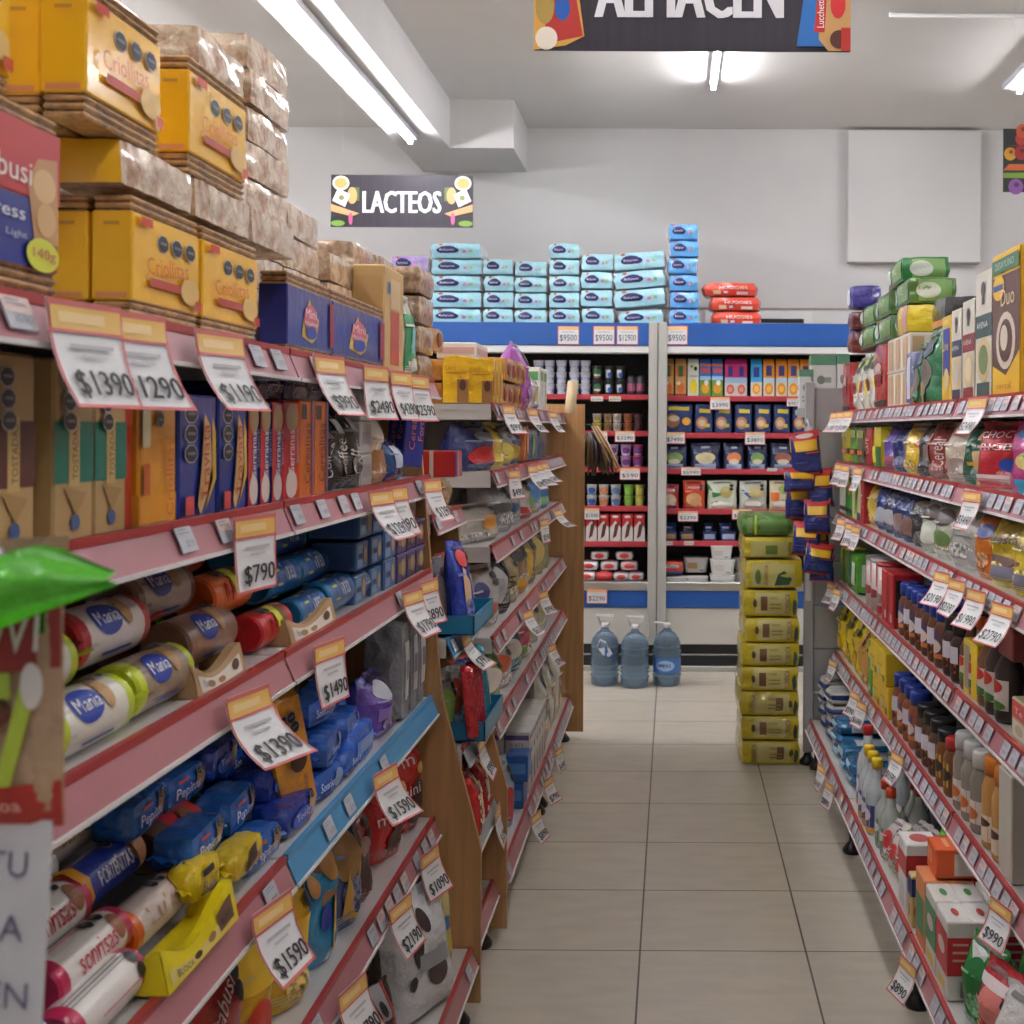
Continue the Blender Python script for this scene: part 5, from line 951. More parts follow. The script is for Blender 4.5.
# fourth shelf: tea cartons, bottles, jars, tins
z = SR[3][0]; XF = .69
@cached
def cap_mesh(r, h, c): b = MB(); b.lathe([(r, 0), (r, h*.86), (r*.9, h), (r*.5, h)], mat(c, 'plastic'), 18); return b.mesh('lid')
def jar(ya, xf, z, r, h, body, capc, f, look, where, lay=None, caph=.028, name='coffee_jar', cat='jar', sgn=1, x=None, rz=None, prof=None, capr=None, ref='from near end', kind='plastic', order=None):
    prof = prof or ((r*.9, 0), (r, .008), (r, h*.8), (r*.82, h*.93), (r*.78, h))
    lip, zn = lipof(sgn, ya, z, xf)
    if lip: xf = max(xf, lip+.026)
    o = ob(name, lathed(prof, body, tuple(f), kind), (sgn*(xf+r) if x is None else x, ya, z+.0005), -sgn*math.pi/2 if rz is None else rz)
    c = ob('lid', cap_mesh(capr or r*.86, caph, capc), (0, 0, prof[-1][1]-.003), 0, o); c['label'] = 'cap in its own colour'
    return good(o, look, where, cat, ya if order is None else order, lay, ref)
ja = [('r', .1, .2, .9, .75, (196, 110, 60)), ('r', .3, .4, .7, .75, (200, 196, 206)), ('e', .5, .3, .16, .1, (70, 40, 30))]
jb = [('r', .1, .2, .9, .75, (60, 70, 140)), ('e', .5, .45, .2, .15, (206, 190, 180)), ('r', .1, .2, .9, .3, (200, 120, 60))]
for k in range(7):
    for r_ in range(2): jar(3.36+k*.088, XF+r_*.09, z, .038, .125, (96, 56, 36), (34, 60, 150), ja if k % 2 else jb, 'coffee jar with blue lid, '+('front row' if r_ == 0 else 'second row'), WR[3], caph=.04)
for k in range(2):
    for r_ in range(2): jar(3.16+k*.09, XF+r_*.09, z, .038, .12, (60, 40, 34), (30, 30, 32), ja, 'coffee jar with black lid, '+('front row' if r_ == 0 else 'second row'), WR[3], caph=.04)
bp = lambda r, h: ((r*.9, 0), (r, .01), (r*.92, h*.35), (r, h*.6), (r*.45, h*.82), (r*.36, h))
for k, (c, body, lk) in enumerate([((40, 70, 180), (60, 50, 46), 'dark bottle with blue cap'), ((40, 70, 180), (70, 60, 56), 'dark bottle with blue cap'), ((214, 90, 36), (120, 84, 60), 'sauce bottle with orange cap'), ((214, 96, 40), (130, 90, 60), 'sauce bottle with orange cap'), ((40, 130, 90), (96, 70, 56), 'sauce bottle with green cap')]):
    jar(2.73+k*.085, XF, z, .034, .20, body, c, [('r', .2, .15, .8, .5, (206, 196, 186)), ('e', .5, .42, .2, .08, (190, 60, 50)), ('e', .5, .2, .25, .06, (80, 120, 60))], lk, WR[3], caph=.03, prof=bp(.034, .19), capr=.016, name='sauce_bottle', cat='bottle')
rbox(972, 957, .15, (220, 190, 40), (('r', .1, .1, .5, .9, (150, 140, 130)),), 'yellow box beside dark bottles', z=z, xf=XF, W=WR[3], d=.10, name='tea_box', cat='box')
rput(carton(.12, .1, .07, (110, 44, 40), ()), 'tea_box', 'box', 'maroon box lying on yellow box', WR[3], 0, .12, XF+.01, .1, z+.151, None, 0, 2.60)
def tea(c1, c2, c3): return (('r', .05, .55, .95, .95, c1), ('r', .1, .1, .9, .5, c2), ('e', .5, .3, .25, .12, c3), ('t', 'Te', .5, .75, .5, .15, (226, 220, 210)))
teas = [((176, 168, 130), (190, 60, 60)), ((200, 190, 150), (214, 180, 60)), ((190, 70, 70), (206, 196, 180)), ((90, 160, 60), (200, 200, 180)), ((206, 150, 110), (190, 196, 186)), ((190, 196, 186), (40, 130, 80)), ((50, 120, 60), (190, 196, 180))]
for k in range(8):
    for l in range(2 if k < 7 else 1):
        a_, b_ = teas[(k+l*3) % 7]; rput(carton(.118, .075, .085, a_, tea(b_, (206, 200, 186), a_), (('r', .1, .1, .9, .9, b_),)), 'tea_box', 'box', ['beige', 'yellowish', 'red', 'green', 'peach', 'pale', 'dark green'][(k+l*3) % 7]+' tea box', WR[3], 0, .118, XF-.0, .075, z+l*.086, LAY[l], 0, 1.62+k*.122)
for k, (c, f, lk, h, kd) in enumerate([((176, 34, 40), [('r', .1, .2, .3, .9, (40, 34, 34)), ('r', .6, .1, .9, .25, (206, 200, 196))], 'red cocoa box with black stripe', .17, 'card'), ((180, 36, 42), [('r', .6, .1, .9, .25, (206, 200, 196))], 'plain red cocoa box', .17, 'card')]):
    rput(carton(.1, .10, h, c, tuple(f)), 'cocoa_box', 'box', lk, WR[3], 0, .1, XF, .10, z, None, 0, 4.0+k*.11)
jar(4.30, XF, z, .055, .17, (206, 198, 190), (176, 34, 40), [('r', .0, .5, 1, .95, (180, 34, 40)), ('e', .5, .35, .25, .1, (150, 130, 120)), ('r', .2, .05, .8, .2, (170, 40, 50))], 'white and red powder tin', WR[3], caph=.012, name='powder_tin', cat='tin', prof=((.055, 0), (.055, .17)), capr=.057)
for k in range(2): jar(4.43+k*.12, XF, z, .055, .17, (206, 198, 190), (190, 180, 180), [('r', .0, .5, 1, .95, (196, 80, 100)), ('e', .5, .35, .25, .1, (150, 60, 70))], 'white and pink powder tin', WR[3], caph=.012, name='powder_tin', cat='tin', prof=((.055, 0), (.055, .17)), capr=.057)
fillR(3, 857, 840, [(1, .15, (90, 170, 50), [('r', .2, .2, .8, .8, (200, 206, 190))], 'lime green pack', 'soft'), (1, .15, (60, 120, 50), [], 'green pack', 'soft'), (1, .15, (220, 196, 40), [('r', .5, 0, 1, 1, (70, 140, 60))], 'yellow green pack', 'soft')], seed=110, xf=.70)
# fifth shelf
z = SR[4][0]; XF = .685
ye = [('r', .1, .4, .9, .62, (206, 176, 40)), ('t', 'Dia', .5, .6, .4, .3, (60, 60, 50), 1), ('e', .5, .25, .3, .12, (214, 160, 60)), ('e', .4, .9, .25, .05, (60, 56, 50))]
for k in range(3): rput(bag(.2, .11, .235, (222, 200, 36), tuple(ye), 'film', k), 'rice_bag', 'bag', 'bright yellow rice bag', WR[4], 0, .2, XF-.02, .11, z, None, 0, 4.72+k*.205)
for k in range(2): rput(bag(.11, .11, .22, (206, 160, 60), (('r', .2, .2, .8, .8, (200, 140, 60)),), 'film', k+5), 'rice_bag', 'bag', 'amber pasta bag', WR[4], 0, .11, XF-.01, .11, z, None, 0, 4.48+k*.115)
rput(carton(.06, .10, .19, (90, 160, 60), (('r', 0, .7, 1, .9, (206, 196, 60)), ('r', .1, .1, .9, .2, (190, 190, 180)))), 'tea_box', 'box', 'slim lime green box', WR[4], 0, .06, XF, .10, z, None, 0, 4.40)
for k in range(2):
    for l in range(2): rput(carton(.155, .10, .105, (220, 184, 36), (('r', .1, .2, .9, .24, (150, 110, 40)), ('r', .1, .5, .6, .54, (150, 110, 40)), ('e', .2, .3, .12, .16, (190, 190, 170)), ('r', .7, .1, .9, .3, (90, 90, 80))), ()), 'sweetener_box', 'box', 'yellow box with small print', WR[4], 0, .155, XF, .10, z+l*.106, LAY[l], 0, 4.05+k*.158)
for k in range(4): jar(3.70+k*.09, XF, z, .038, .13, (140, 80, 50), (34, 60, 150), ja if k % 2 else jb, 'coffee jar with blue lid', WR[4], caph=.04)
for k in range(3): jar(3.41+k*.092, XF, z, .04, .12, (90, 60, 44), (28, 28, 30), ja, 'squat coffee jar with black lid', WR[4], caph=.035)
for k in range(2): jar(3.22+k*.092, XF, z, .04, .12, (120, 76, 44), (190, 40, 44) if k == 0 else (28, 28, 30), [('r', .1, .2, .9, .7, (200, 160, 60)), ('e', .5, .45, .2, .14, (60, 50, 40))], ['caramel jar with red lid', 'caramel jar with black lid'][k], WR[4], caph=.03)
for k in range(3):
    for r_ in range(2): jar(2.93+k*.09, XF+r_*.09, z, .038, .15, (170, 160, 146), (200, 200, 196), [('r', .2, .15, .8, .5, (206, 196, 186)), ('e', .5, .3, .2, .1, (196, 110, 60))], 'glass jar with clear domed lid, '+('front' if r_ == 0 else 'behind'), WR[4], kind='clear', caph=.04, name='glass_jar')
for k in range(2):
    for r_ in range(2): jar(2.73+k*.09, XF+r_*.09, z, .038, .165, (190, 140, 80), (224, 130, 40), [('r', .2, .1, .8, .45, (214, 196, 170)), ('e', .5, .35, .2, .06, (90, 60, 50))], 'honey jar with orange lid, '+('front' if r_ == 0 else 'behind'), WR[4], caph=.04, name='honey_jar')
rput(carton(.10, .10, .22, (190, 184, 170), ()), 'carton_box', 'box', 'plain pale carton by orange lids', WR[4], 0, .10, XF+.01, .10, z, None, 0, 2.58)
rput(bag(.17, .12, .22, (40, 46, 60), (('r', .3, .3, .7, .6, (60, 66, 80)),), 'film', 4), 'coffee_bag', 'bag', 'dark navy coffee bag', WR[4], 0, .17, XF+.05, .12, z, None, 0, 2.37)
for k in range(7):
    for l in range(3):
        y0_ = 1.42+k*.118
        if k == 6 and l == 2: continue
        if k >= 5: rput(carton(.11, .07, .07, (206, 198, 184), (('e', .5, .5, .35, .4, (176, 90, 80)), ('r', 0, .9, 1, 1, (190, 60, 60)))), 'tea_box', 'box', 'white tea box with red oval', WR[4], 0, .11, XF-.0, .07, z+l*.071, LAY[l], 0, y0_+.14)
        else: rput(carton(.114, .09, .07, (222, 180, 40), (('r', .1, .55, .9, .6, (170, 110, 40)), ('e', .5, .3, .2, .2, (206, 140, 50)), ('t', 'MATE', .5, .78, .5, .14, (190, 90, 40))), (('r', 0, .78, 1, .86, (60, 130, 70)), ('r', .1, .1, .9, .6, (206, 160, 40)))), 'tea_box', 'box', 'yellow mate cocido tea box', WR[4], 0, .114, XF+.005, .09, z+l*.071, LAY[l], 0, y0_+.10)
# bottom shelf
z = SR[5][0]; XF = .585
for k in range(2):
    for l in range(4): rput(softpack(.21, .28, .058, (190, 188, 182), (('r', 0, .4, 1, .75, (36, 52, 110)), ('e', .5, .3, .3, .2, (206, 204, 198))), .4, 0, seed=k+l, s=(('r', 0, .4, 1, .8, (36, 52, 110)),), t=(('r', .1, .3, .9, .6, (36, 52, 110)),)), 'sugar_bag', 'bag', 'white sugar bag with navy band', WR[5], 0, .21, XF+RR.uniform(-.01, .01), .28, z+l*.052, LAY[l], RR.uniform(-.08, .08), 4.86+k*.215)
for k in range(3):
    for l in range(3 if k > 1 else 2): rput(softpack(.19, .28, .05, (36, 110, 160), (('r', .2, .2, .8, .8, (150, 180, 196)),), .4, seed=k*2+l, s=(('r', .2, .2, .8, .8, (190, 200, 206)),), t=(('r', .15, .2, .75, .7, (190, 200, 206)),)), 'salt_bag', 'bag', 'blue and white salt bag', WR[5], 0, .19, XF+RR.uniform(-.01, .01), .28, z+l*.047, LAY[l], RR.uniform(-.1, .1), 4.26+k*.195)
def btl(y, x, r, h, body, capc, f, look, lay, gl=False):
    jar(y, 0, z, r, h, body, capc, f, look, WR[5], lay, .03, 'vinegar_bottle', 'bottle', 1, x, prof=((r*.9, 0), (r, .01), (r, h*.60), (r*.9, h*.68), (r*.5, h*.80), (r*.42, h*.86), (r*.4, h)), capr=.017, kind='clear')
vl = [('r', .15, .1, .85, .45, (60, 70, 130)), ('e', .5, .3, .2, .1, (206, 200, 206)), ('r', .2, .04, .8, .12, (206, 150, 60))]
gl_ = [('r', .1, .1, .9, .5, (70, 120, 80)), ('e', .5, .35, .2, .08, (190, 200, 190))]
for k in range(2): btl(4.13-.0+k*.09-.02, .64+.09*k, .036, .235, (206, 210, 210), (190, 34, 36), vl, 'clear bottle with small red cap', None)
for k in range(3):
    for r_ in range(3): btl(3.83+k*.078, .625+r_*.078, .034, .20, (200, 206, 208), (226, 190, 36), vl, 'clear bottle with yellow cap', ['front row', 'middle row', 'back row'][r_])
for k in range(2):
    for r_ in range(2): btl(3.62+k*.085, .63+r_*.085, .036, .20, (190, 198, 190), (206, 70, 40), gl_, 'clear bottle, orange red cap', ['front row', 'back row'][r_])
lim = (110, 200, 40)
for k in range(7):
    rput(bag(.13, .09, .15-.01*(k % 3), (206, 196, 192), (('e', .4, .55, .25, .2, (200, 60, 60)), ('p', [(0, 0), (0, .35), (.4, .1), (.5, 0)], lim), ('p', [(.7, .7), (1, .5), (1, .9)], lim), ('r', .5, .3, .9, .34, (90, 90, 90))), 'film', 200+k), 'sweets_bag', 'bag', 'clear red white bag with lime corners', WR[5], 0, .13, XF-.0+.09*(k % 2), .09, z, ['front row', 'back row'][k % 2], .3, 3.30+(k//2)*.11)
for k in range(2): rput(softpack(.10, .10, .07, lim, (), .55, 0, seed=3+k, amp=.09), 'sweets_bag', 'bag', 'crumpled bright lime bag '+('heaped behind' if k == 0 else 'at the rail'), WR[5], 0, .10, XF+(.13 if k == 0 else -.0), .10, z+(.09 if k == 0 else 0), None, .4, 3.34 if k == 0 else 3.62)
wr = (('r', 0, .55, 1, .82, (190, 44, 50)), ('r', .2, .1, .8, .4, (190, 192, 190)))
rput(carton(.11, .085, .18, (212, 210, 206), wr, (('r', 0, .55, 1, .85, (190, 44, 50)), ('r', .2, .1, .8, .45, (190, 192, 190))), (('e', .5, .5, .3, .3, (200, 100, 100)),)), 'carton_box', 'box', 'white box with red band, tall', WR[5], 0, .11, XF, .085, z, None, 0, 3.17)
rput(carton(.11, .10, .17, (176, 36, 42), wr, (), ()), 'carton_box', 'box', 'deep red box behind tall box', WR[5], 0, .11, XF+.095, .10, z, None, 0, 3.17)
rput(carton(.115, .125, .078, (214, 88, 34), (('r', .1, .3, .6, .8, (224, 130, 80)),), (('r', .4, .1, .9, .85, (206, 196, 182)),), (('t', 'Quinoa', .5, .6, .6, .2, (230, 190, 160)), ('r', .2, .25, .8, .35, (220, 160, 110)))), 'carton_box', 'box', 'orange box on top', WR[5], 0, .115, XF+.004, .125, z+.1762, None, 0, 2.934)
for k in range(2): rput(carton(.115, .06, .175, (206, 130, 80), (('r', .1, .2, .9, .7, (60, 130, 80)),), (('r', .1, .1, .9, .9, (206, 190, 170)),)), 'carton_box', 'box', 'green and beige box under orange one' if k == 0 else 'green beige box behind', WR[5], 0, .115, XF+k*.063, .06, z, None, 0, 2.938)
for k in range(2):
    for r_ in range(4):
        c_ = (50, 130, 80) if k else (190, 44, 50)
        rput(carton(.115, .058, .175, (212, 208, 202), (('r', 0, .3, 1, .85, c_), ('e', .5, .6, .3, .1, (206, 190, 180)), ('r', .2, .08, .8, .2, (214, 190, 60))), (('r', 0, .32, 1, .8, c_), ('r', .2, .5, .8, .53, (210, 170, 170)), ('r', .2, .6, .8, .63, (210, 170, 170)), ('r', .2, .7, .8, .73, (210, 170, 170)), ('r', .5, .05, .9, .25, (120, 120, 120))), (('e', .5, .5, .2, .14, (190, 80, 80) if not k else (60, 140, 80)),)), 'tea_box', 'box', ('white carton with red band' if not k else 'white carton with green band'), WR[5], 0, .115, XF+.001+r_*.0605, .058, z, ['at the rail', 'second deep', 'third deep', 'fourth deep'][r_], 0, 2.697+k*.12)
rput(carton(.045, .025, .125, (206, 184, 120), (('r', 0, .6, 1, .95, (40, 60, 130)), ('e', .5, .3, .3, .12, (180, 130, 70)))), 'carton_box', 'box', 'slim cream and blue box', WR[5], 0, .045, XF, .025, z, None, 0, 3.10)
gr = [('e', .5, .6, .3, .2, (30, 110, 50)), ('p', [(.1, .9), (.5, .6), (.9, .95)], (200, 204, 200))]
rr_ = [('e', .5, .6, .3, .2, (206, 120, 110)), ('r', .1, .75, .9, .85, (214, 200, 196)), ('r', .1, .3, .9, .34, (220, 190, 60))]
for k, (c, f, lk, xf, y) in enumerate([((40, 140, 60), gr, 'shiny green bag beside red cartons', XF+.0, 2.52), ((190, 44, 50), rr_, 'red and white grain bag', XF+.0, 2.37), ((200, 196, 192), blob((.5, .5, .2, .2, (90, 140, 190)), (.5, .2, .3, .1, (190, 60, 60))), 'clear bag with blue dot', XF+.0, 2.22), ((150, 70, 60), rr_, 'brown red lentil bag', XF+.0, 2.06), ((206, 204, 202), blob((.5, .6, .2, .1, (180, 180, 190))), 'glossy white bag', XF+.02, 1.90),
                                       ((44, 120, 56), gr, 'dark green bag behind', XF+.13, 2.5), ((180, 50, 50), rr_, 'red bag behind', XF+.13, 2.3)]):
    rput(bag(.15, .10, .2, c, tuple(f), 'film', 120+k), 'grain_bag', 'bag', lk, WR[5], 0, .15, xf, .10, z, None, .35, y)
#SPLIT4
# ---------------------------------------------------------------- refrigerated displays along the back wall
CF = 7.38; CB = 8.10; PPM = F/CF
BLUE = mat((34, 84, 158), 'plastic'); CASE = mat((178, 176, 170), 'metal'); DARK = mat((30, 31, 36), 'plastic'); CRAIL = mat((176, 56, 66), 'plastic'); CSTEEL = mat((200, 200, 200), 'steel')
def cooler(x0, x1, label, shelves):
    cx = (x0+x1)/2; hw = (x1-x0)/2; e = ob('refrigerated_display', None, (cx, (CF+CB)/2, 0)); tag(e, label, 'refrigerator', 'refrigerated displays'); oy = -(CF+CB)/2
    def P(name, *bs, bev=.004, lab=None):
        b = MB()
        for q in bs: b.box(q[0], q[1], q[2]+oy, q[3]+oy, q[4], q[5], q[6], bev)
        o = b.obj(name, e)
        if lab: o['label'] = lab
        return o
    P('header', (-hw, hw, CF, CF+.10, 1.905, 2.04, BLUE), lab='blue header band')
    P('top_panel', (-hw, hw, CF+.1, CB, 1.98, 2.04, CASE)); P('light_strip', (-hw+.05, hw-.05, CF+.005, CF+.09, 1.862, 1.905, mat((214, 214, 212), 'plastic')))
    P('back_panel', (-hw, hw, CB-.05, CB, .1, 2.0, DARK))
    for sg in (-1, 1):
        P('side_wall', (sg*hw, sg*(hw-.02), CF+.05, CB, .1, 2.0, DARK))
        P('side_post', (sg*hw, sg*(hw-.052), CF-.015, CF+.06, .16, 2.045, CASE), lab='pale grey side post')
    P('lower_band', (-hw, hw, CF, CF+.04, .375, .475, BLUE), lab='blue band below the steel lip')
    P('front_lip', (-hw, hw, CF-.01, CF+.05, .475, .525, CSTEEL), lab='steel lip')
    P('well_floor', (-hw, hw, CF+.04, CB, .40, .46, CASE))
    P('lower_panel', (-hw, hw, CF+.01, CF+.03, .16, .375, mat((206, 203, 196), 'metal')))
    P('kick_plate', (-hw, hw, CF+.04, CF+.06, .03, .16, DARK, ), (-hw, hw, CF+.03, CF+.05, .09, .10, GREY)); P('base_strip', (-hw, hw, CF+.01, CF+.05, 0, .03, CASE))
    for z in shelves:
        s = P('shelf', (-hw+.02, hw-.02, CF+.11, CB-.05, z-.02, z, DARK))
        b = MB(); b.box(-hw+.02, hw-.02, CF+.095+oy, CF+.11+oy, z-.028, z+.004, CRAIL, .003); b.obj('price_rail', s)
    return e
SY = CF+.10
def zsh(py): return H-(py-430)/F*(SY)
shl = [zsh(p)+.004 for p in (396, 432.5, 468.5, 507.5, 543)]; shr = [zsh(p)+.004 for p in (397, 434, 470, 510, 542)]
cooler(-1.62, -.092, 'blue topped refrigerated display with yogurts, behind the snack racks', shl)
cooler(-.088, 1.30, 'blue topped refrigerated display with juice cartons, behind the flour stack', shr)
def cx_(px, Y=None): return (px-HX)/F*(Y or SY+.03)
WC = ['first shelf, yogurt cooler', 'second shelf, yogurt cooler', 'third shelf, yogurt cooler', 'fourth shelf, yogurt cooler', 'fifth shelf, yogurt cooler', 'bottom well, yogurt cooler']
WJ = [w_.replace('yogurt', 'juice') for w_ in WC]
def cput(me, name, cat, look, where, x, z, d=.06, lay=None, order=None, y=None, rz=0, ref='along', first='x'):
    o = ob(name, me, (x, (y or SY+.015+d/2), z+.001), rz); return good(o, look, where, cat, x if order is None else order, lay, 'from the pillar' if where in WJ else 'counting from racks')
@cached
def cup(r, h, body, lidc, f=()):
    b = MB(); b.lathe([(r*.78, 0), (r*.8, .004), (r, h*.93), (r*1.04, h*.94), (r*1.04, h), (r*.9, h)], mat(body, 'plastic'), 16)
    b.lathe([(r*1.0, h+.0004), (r*.3, h+.0008)], mat(lidc, 'foil'), 16)
    decals(b, lambda u, v, e: ((r*(.8+.2*v)+e)*math.sin(2.4*(u-.5)), -(r*(.8+.2*v)+e)*math.cos(2.4*(u-.5)), h*.9*v), f); return b.mesh('yogurt_cup')
wc = (('r', 0, .3, 1, .6, (110, 130, 200)), ('e', .5, .5, .3, .25, (206, 206, 220)), ('t', 'YOGUR', .5, .5, .4, .14, (40, 60, 150)))
kc = (('e', .5, .55, .4, .3, (60, 110, 70)), ('r', .2, .3, .8, .45, (206, 206, 200)), ('r', .3, .1, .7, .25, (150, 50, 50)))
kc2 = (('r', .2, .2, .6, .8, (200, 204, 206)), ('e', .55, .4, .2, .2, (50, 90, 170)), ('r', .7, .3, .85, .7, (40, 40, 44)))
for k, px in enumerate((538, 549, 561, 574, 585)):
    for l in range(3 if px < 580 else 3): cput(cup(.031, .066, (206, 208, 220), (214, 214, 220), wc), 'yogurt_cup', 'cup', 'white and lilac yogurt cup', WC[0], cx_(px), shl[0]+l*.069, .06, LAY[l])
for px in (597, 609, 620):
    for l in range(2): cput(cup(.032, .085, (40, 46, 44), (206, 206, 206), kc if px == 597 else kc2), 'yogurt_cup', 'cup', ('black cup with green print' if px == 597 else 'black and white tall cup'), WC[0], cx_(px), shl[0]+l*.088, .06, LAY[l])
for px in (631, 640): cput(lathed(((.024, 0), (.026, .01), (.026, .10), (.02, .115)), (60, 56, 66), (('r', .1, .2, .9, .6, (176, 90, 120)),)), 'dessert_cup', 'cup', 'slim dark cup, pink band', WC[0], cx_(px), shl[0], .06)
for px, c in ((597, (206, 190, 50)), (608, (150, 120, 80)), (617, (206, 196, 186)), (628, (170, 100, 60)), (638, (90, 60, 70))):
    for l in range(2): cput(cup(.028, .05, c if l == 0 or px != 597 else (190, 180, 176), (190, 60, 60), (('e', .5, .5, .3, .3, tuple(int(v*.7) for v in c)),)), 'dessert_cup', 'cup', {597: 'yellow dessert cup', 608: 'brown dessert cup', 617: 'white dessert cup', 628: 'caramel dessert cup', 638: 'dark berry dessert cup'}[px], WC[1], cx_(px), shl[1]+l*.054, .06, LAY[l])
for px, c in ((613, (176, 150, 190)), (626, (180, 140, 190)), (638, (170, 70, 120))):
    for l in range(2): cput(cup(.032, .066, c, (206, 190, 210), (('e', .5, .5, .35, .3, (110, 60, 130)), ('r', .2, .1, .8, .2, (206, 190, 206)))), 'yogurt_cup', 'cup', {613: 'pale mauve cup', 626: 'lilac yogurt cup', 638: 'raspberry yogurt cup'}[px], WC[2], cx_(px), shl[2]+l*.069, .06, LAY[l])
for px, c in ((592, (50, 90, 170)), (604, (206, 120, 70)), (616, (90, 120, 180)), (629, (130, 180, 70)), (640, (190, 190, 90))):
    for l in range(2): cput(cup(.030, .062, (210, 208, 206) if px < 625 else c, (206, 206, 206), (('e', .5, .5, .38, .3, c), ('r', .1, .1, .9, .2, c))), 'yogurt_cup', 'cup', {592: 'white cup with blue berries', 604: 'white cup with orange fruit', 616: 'white cup with blue band', 629: 'lime green cup', 640: 'pale yellow cup'}[px], WC[3], cx_(px), shl[3]+l*.065, .06, LAY[l])
ck = (('p', [(0, 0), (0, .5), (.5, .75), (1, .5), (1, 0)], (206, 200, 196)), ('p', [(.25, .1), (.45, .6), (.9, .75), (.6, .2)], (90, 44, 36)), ('e', .5, .9, .3, .05, (226, 210, 206)))
for px in (580, 592, 604, 616, 628, 640): cput(carton(.064, .06, .165, (186, 36, 40), ck), 'chocolate_milk_carton', 'carton', 'red and white chocolate milk carton', WC[4], cx_(px), shl[4], .06)
for k, (px, l, c) in enumerate([(588, 0, (206, 206, 206)), (605, 0, (200, 60, 60)), (622, 0, (206, 200, 200)), (637, 0, (190, 180, 190)), (590, 1, (196, 200, 206)), (610, 1, (180, 176, 180)), (630, 1, (190, 160, 160)), (600, 2, (206, 204, 204)), (625, 2, (196, 190, 190))]):
    cput(softpack(.11, .14, .055, c, (('e', .5, .5, .3, .3, (200, 60, 60)),), .5, seed=k % 4, t=(('e', .5, .5, .3, .3, (200, 80, 80)),)), 'milk_pouch', 'pouch', 'white milk pouch, red mark' if c[1] > 100 else 'red milk pouch', WC[5], cx_(px), .52+l*.058, .14, LAY[l], y=SY+.03+l*.03)
# juice cooler
jc = {0: ((200, 150, 90), (('r', .1, .62, .9, .95, (206, 110, 50)), ('r', .3, .6, .7, .95, (40, 110, 60)), ('e', .5, .25, .35, .16, (206, 110, 40)), ('r', 0, 0, 1, .08, (150, 70, 40)), ('e', .3, .4, .2, .06, (226, 200, 170)))),
      1: ((214, 214, 206), (('e', .5, .3, .35, .22, (222, 206, 30)), ('o', .7, .85, .16, .07, (30, 30, 32)), ('t', 'LIMON', .5, .62, .7, .06, (50, 60, 50)), ('e', .35, .92, .15, .05, (120, 170, 50)))),
      2: ((60, 110, 196), (('r', 0, 0, 1, .5, (110, 150, 60)), ('e', .5, .25, .35, .16, (222, 160, 40)), ('e', .6, .42, .2, .08, (220, 220, 210)), ('r', 0, .5, 1, .62, (150, 190, 220)), ('r', .1, .72, .9, .86, (206, 90, 90)), ('r', 0, .92, 1, 1, (206, 100, 50)))),
      3: ((190, 40, 110), (('r', 0, 0, 1, .42, (206, 196, 190)), ('e', .5, .22, .34, .15, (206, 90, 80)), ('e', .5, .22, .2, .09, (220, 150, 130)), ('r', 0, .42, 1, .58, (150, 190, 220)), ('r', .3, .62, .7, .92, (40, 50, 130)))),
      4: ((60, 160, 214), (('r', 0, 0, 1, .45, (214, 210, 200)), ('e', .5, .24, .36, .17, (226, 150, 40)), ('e', .5, .24, .22, .1, (236, 190, 90)), ('r', .25, .6, .75, .9, (40, 50, 140)))),
      5: ((222, 140, 40), (('r', 0, 0, 1, .5, (206, 200, 180)), ('e', .5, .24, .38, .18, (226, 140, 30)), ('e', .5, .24, .22, .1, (236, 180, 80)), ('r', 0, .45, 1, .58, (170, 200, 220)), ('r', .25, .64, .75, .95, (50, 50, 120))))}
jn = ['orange brown juice carton, green label', 'white lemon juice carton', 'blue juice carton with mango print', 'pink grapefruit juice carton', 'sky blue juice carton, orange slice', 'orange juice carton with navy label']
for px, t in ((668, 0), (680.5, 0), (693, 1), (705, 2), (717, 2), (730, 3), (741, 3), (756, 4), (768.5, 5), (781, 5), (793, 5), (805, 5)): cput(gable(.066, .066, .225, *jc[t]), 'juice_carton', 'carton', jn[t], WJ[0], cx_(px), shr[0], .066)
for k, px in enumerate((820, 832, 843)): cput(gable(.066, .066, .22, (200, 206, 196), (('r', 0, .5, 1, .95, (40, 130, 80)), ('e', .5, .7, .3, .1, (206, 206, 200)))), 'milk_carton', 'carton', 'green and white milk carton', WJ[0], cx_(px), shr[0], .066)
def cell(px0, px1, h, base, f, look, sh, kind='soft', name='food_pack'):
    w_ = (px1-px0)/F*(SY+.03)*.96
    me = bag(round(w_, 3), .05, h, base, tuple(f), 'film', int(px0)) if kind == 'bag' else softpack(round(w_, 3), .05, h, base, tuple(f), .2, seed=int(px0) % 5)
    return cput(me, name, 'pack', look, WJ[sh], cx_((px0+px1)/2), shr[sh], .05)
nv = (34, 56, 110); yl = (196, 180, 60)
cell(663, 693, .175, nv, [('r', .15, .78, .9, .92, yl), ('e', .3, .42, .26, .24, (150, 100, 60)), ('e', .35, .5, .2, .1, (206, 190, 160)), ('e', .8, .4, .16, .14, (220, 160, 50))], 'wide navy hamburger pack', 1)
for k, (a, b_) in enumerate(((694, 713), (714, 732), (734, 752), (754, 771), (773, 790), (792, 808), (810, 826))): cell(a, b_, .175, nv, [('r', .25, .7, .9, .84, yl), ('e', .4, .35, .32, .22, (176, 120, 80)), ('e', .4, .35, .2, .12, (200, 180, 150)), ('r', .6, .2, .85, .32, yl)], 'slim navy food pack', 1)
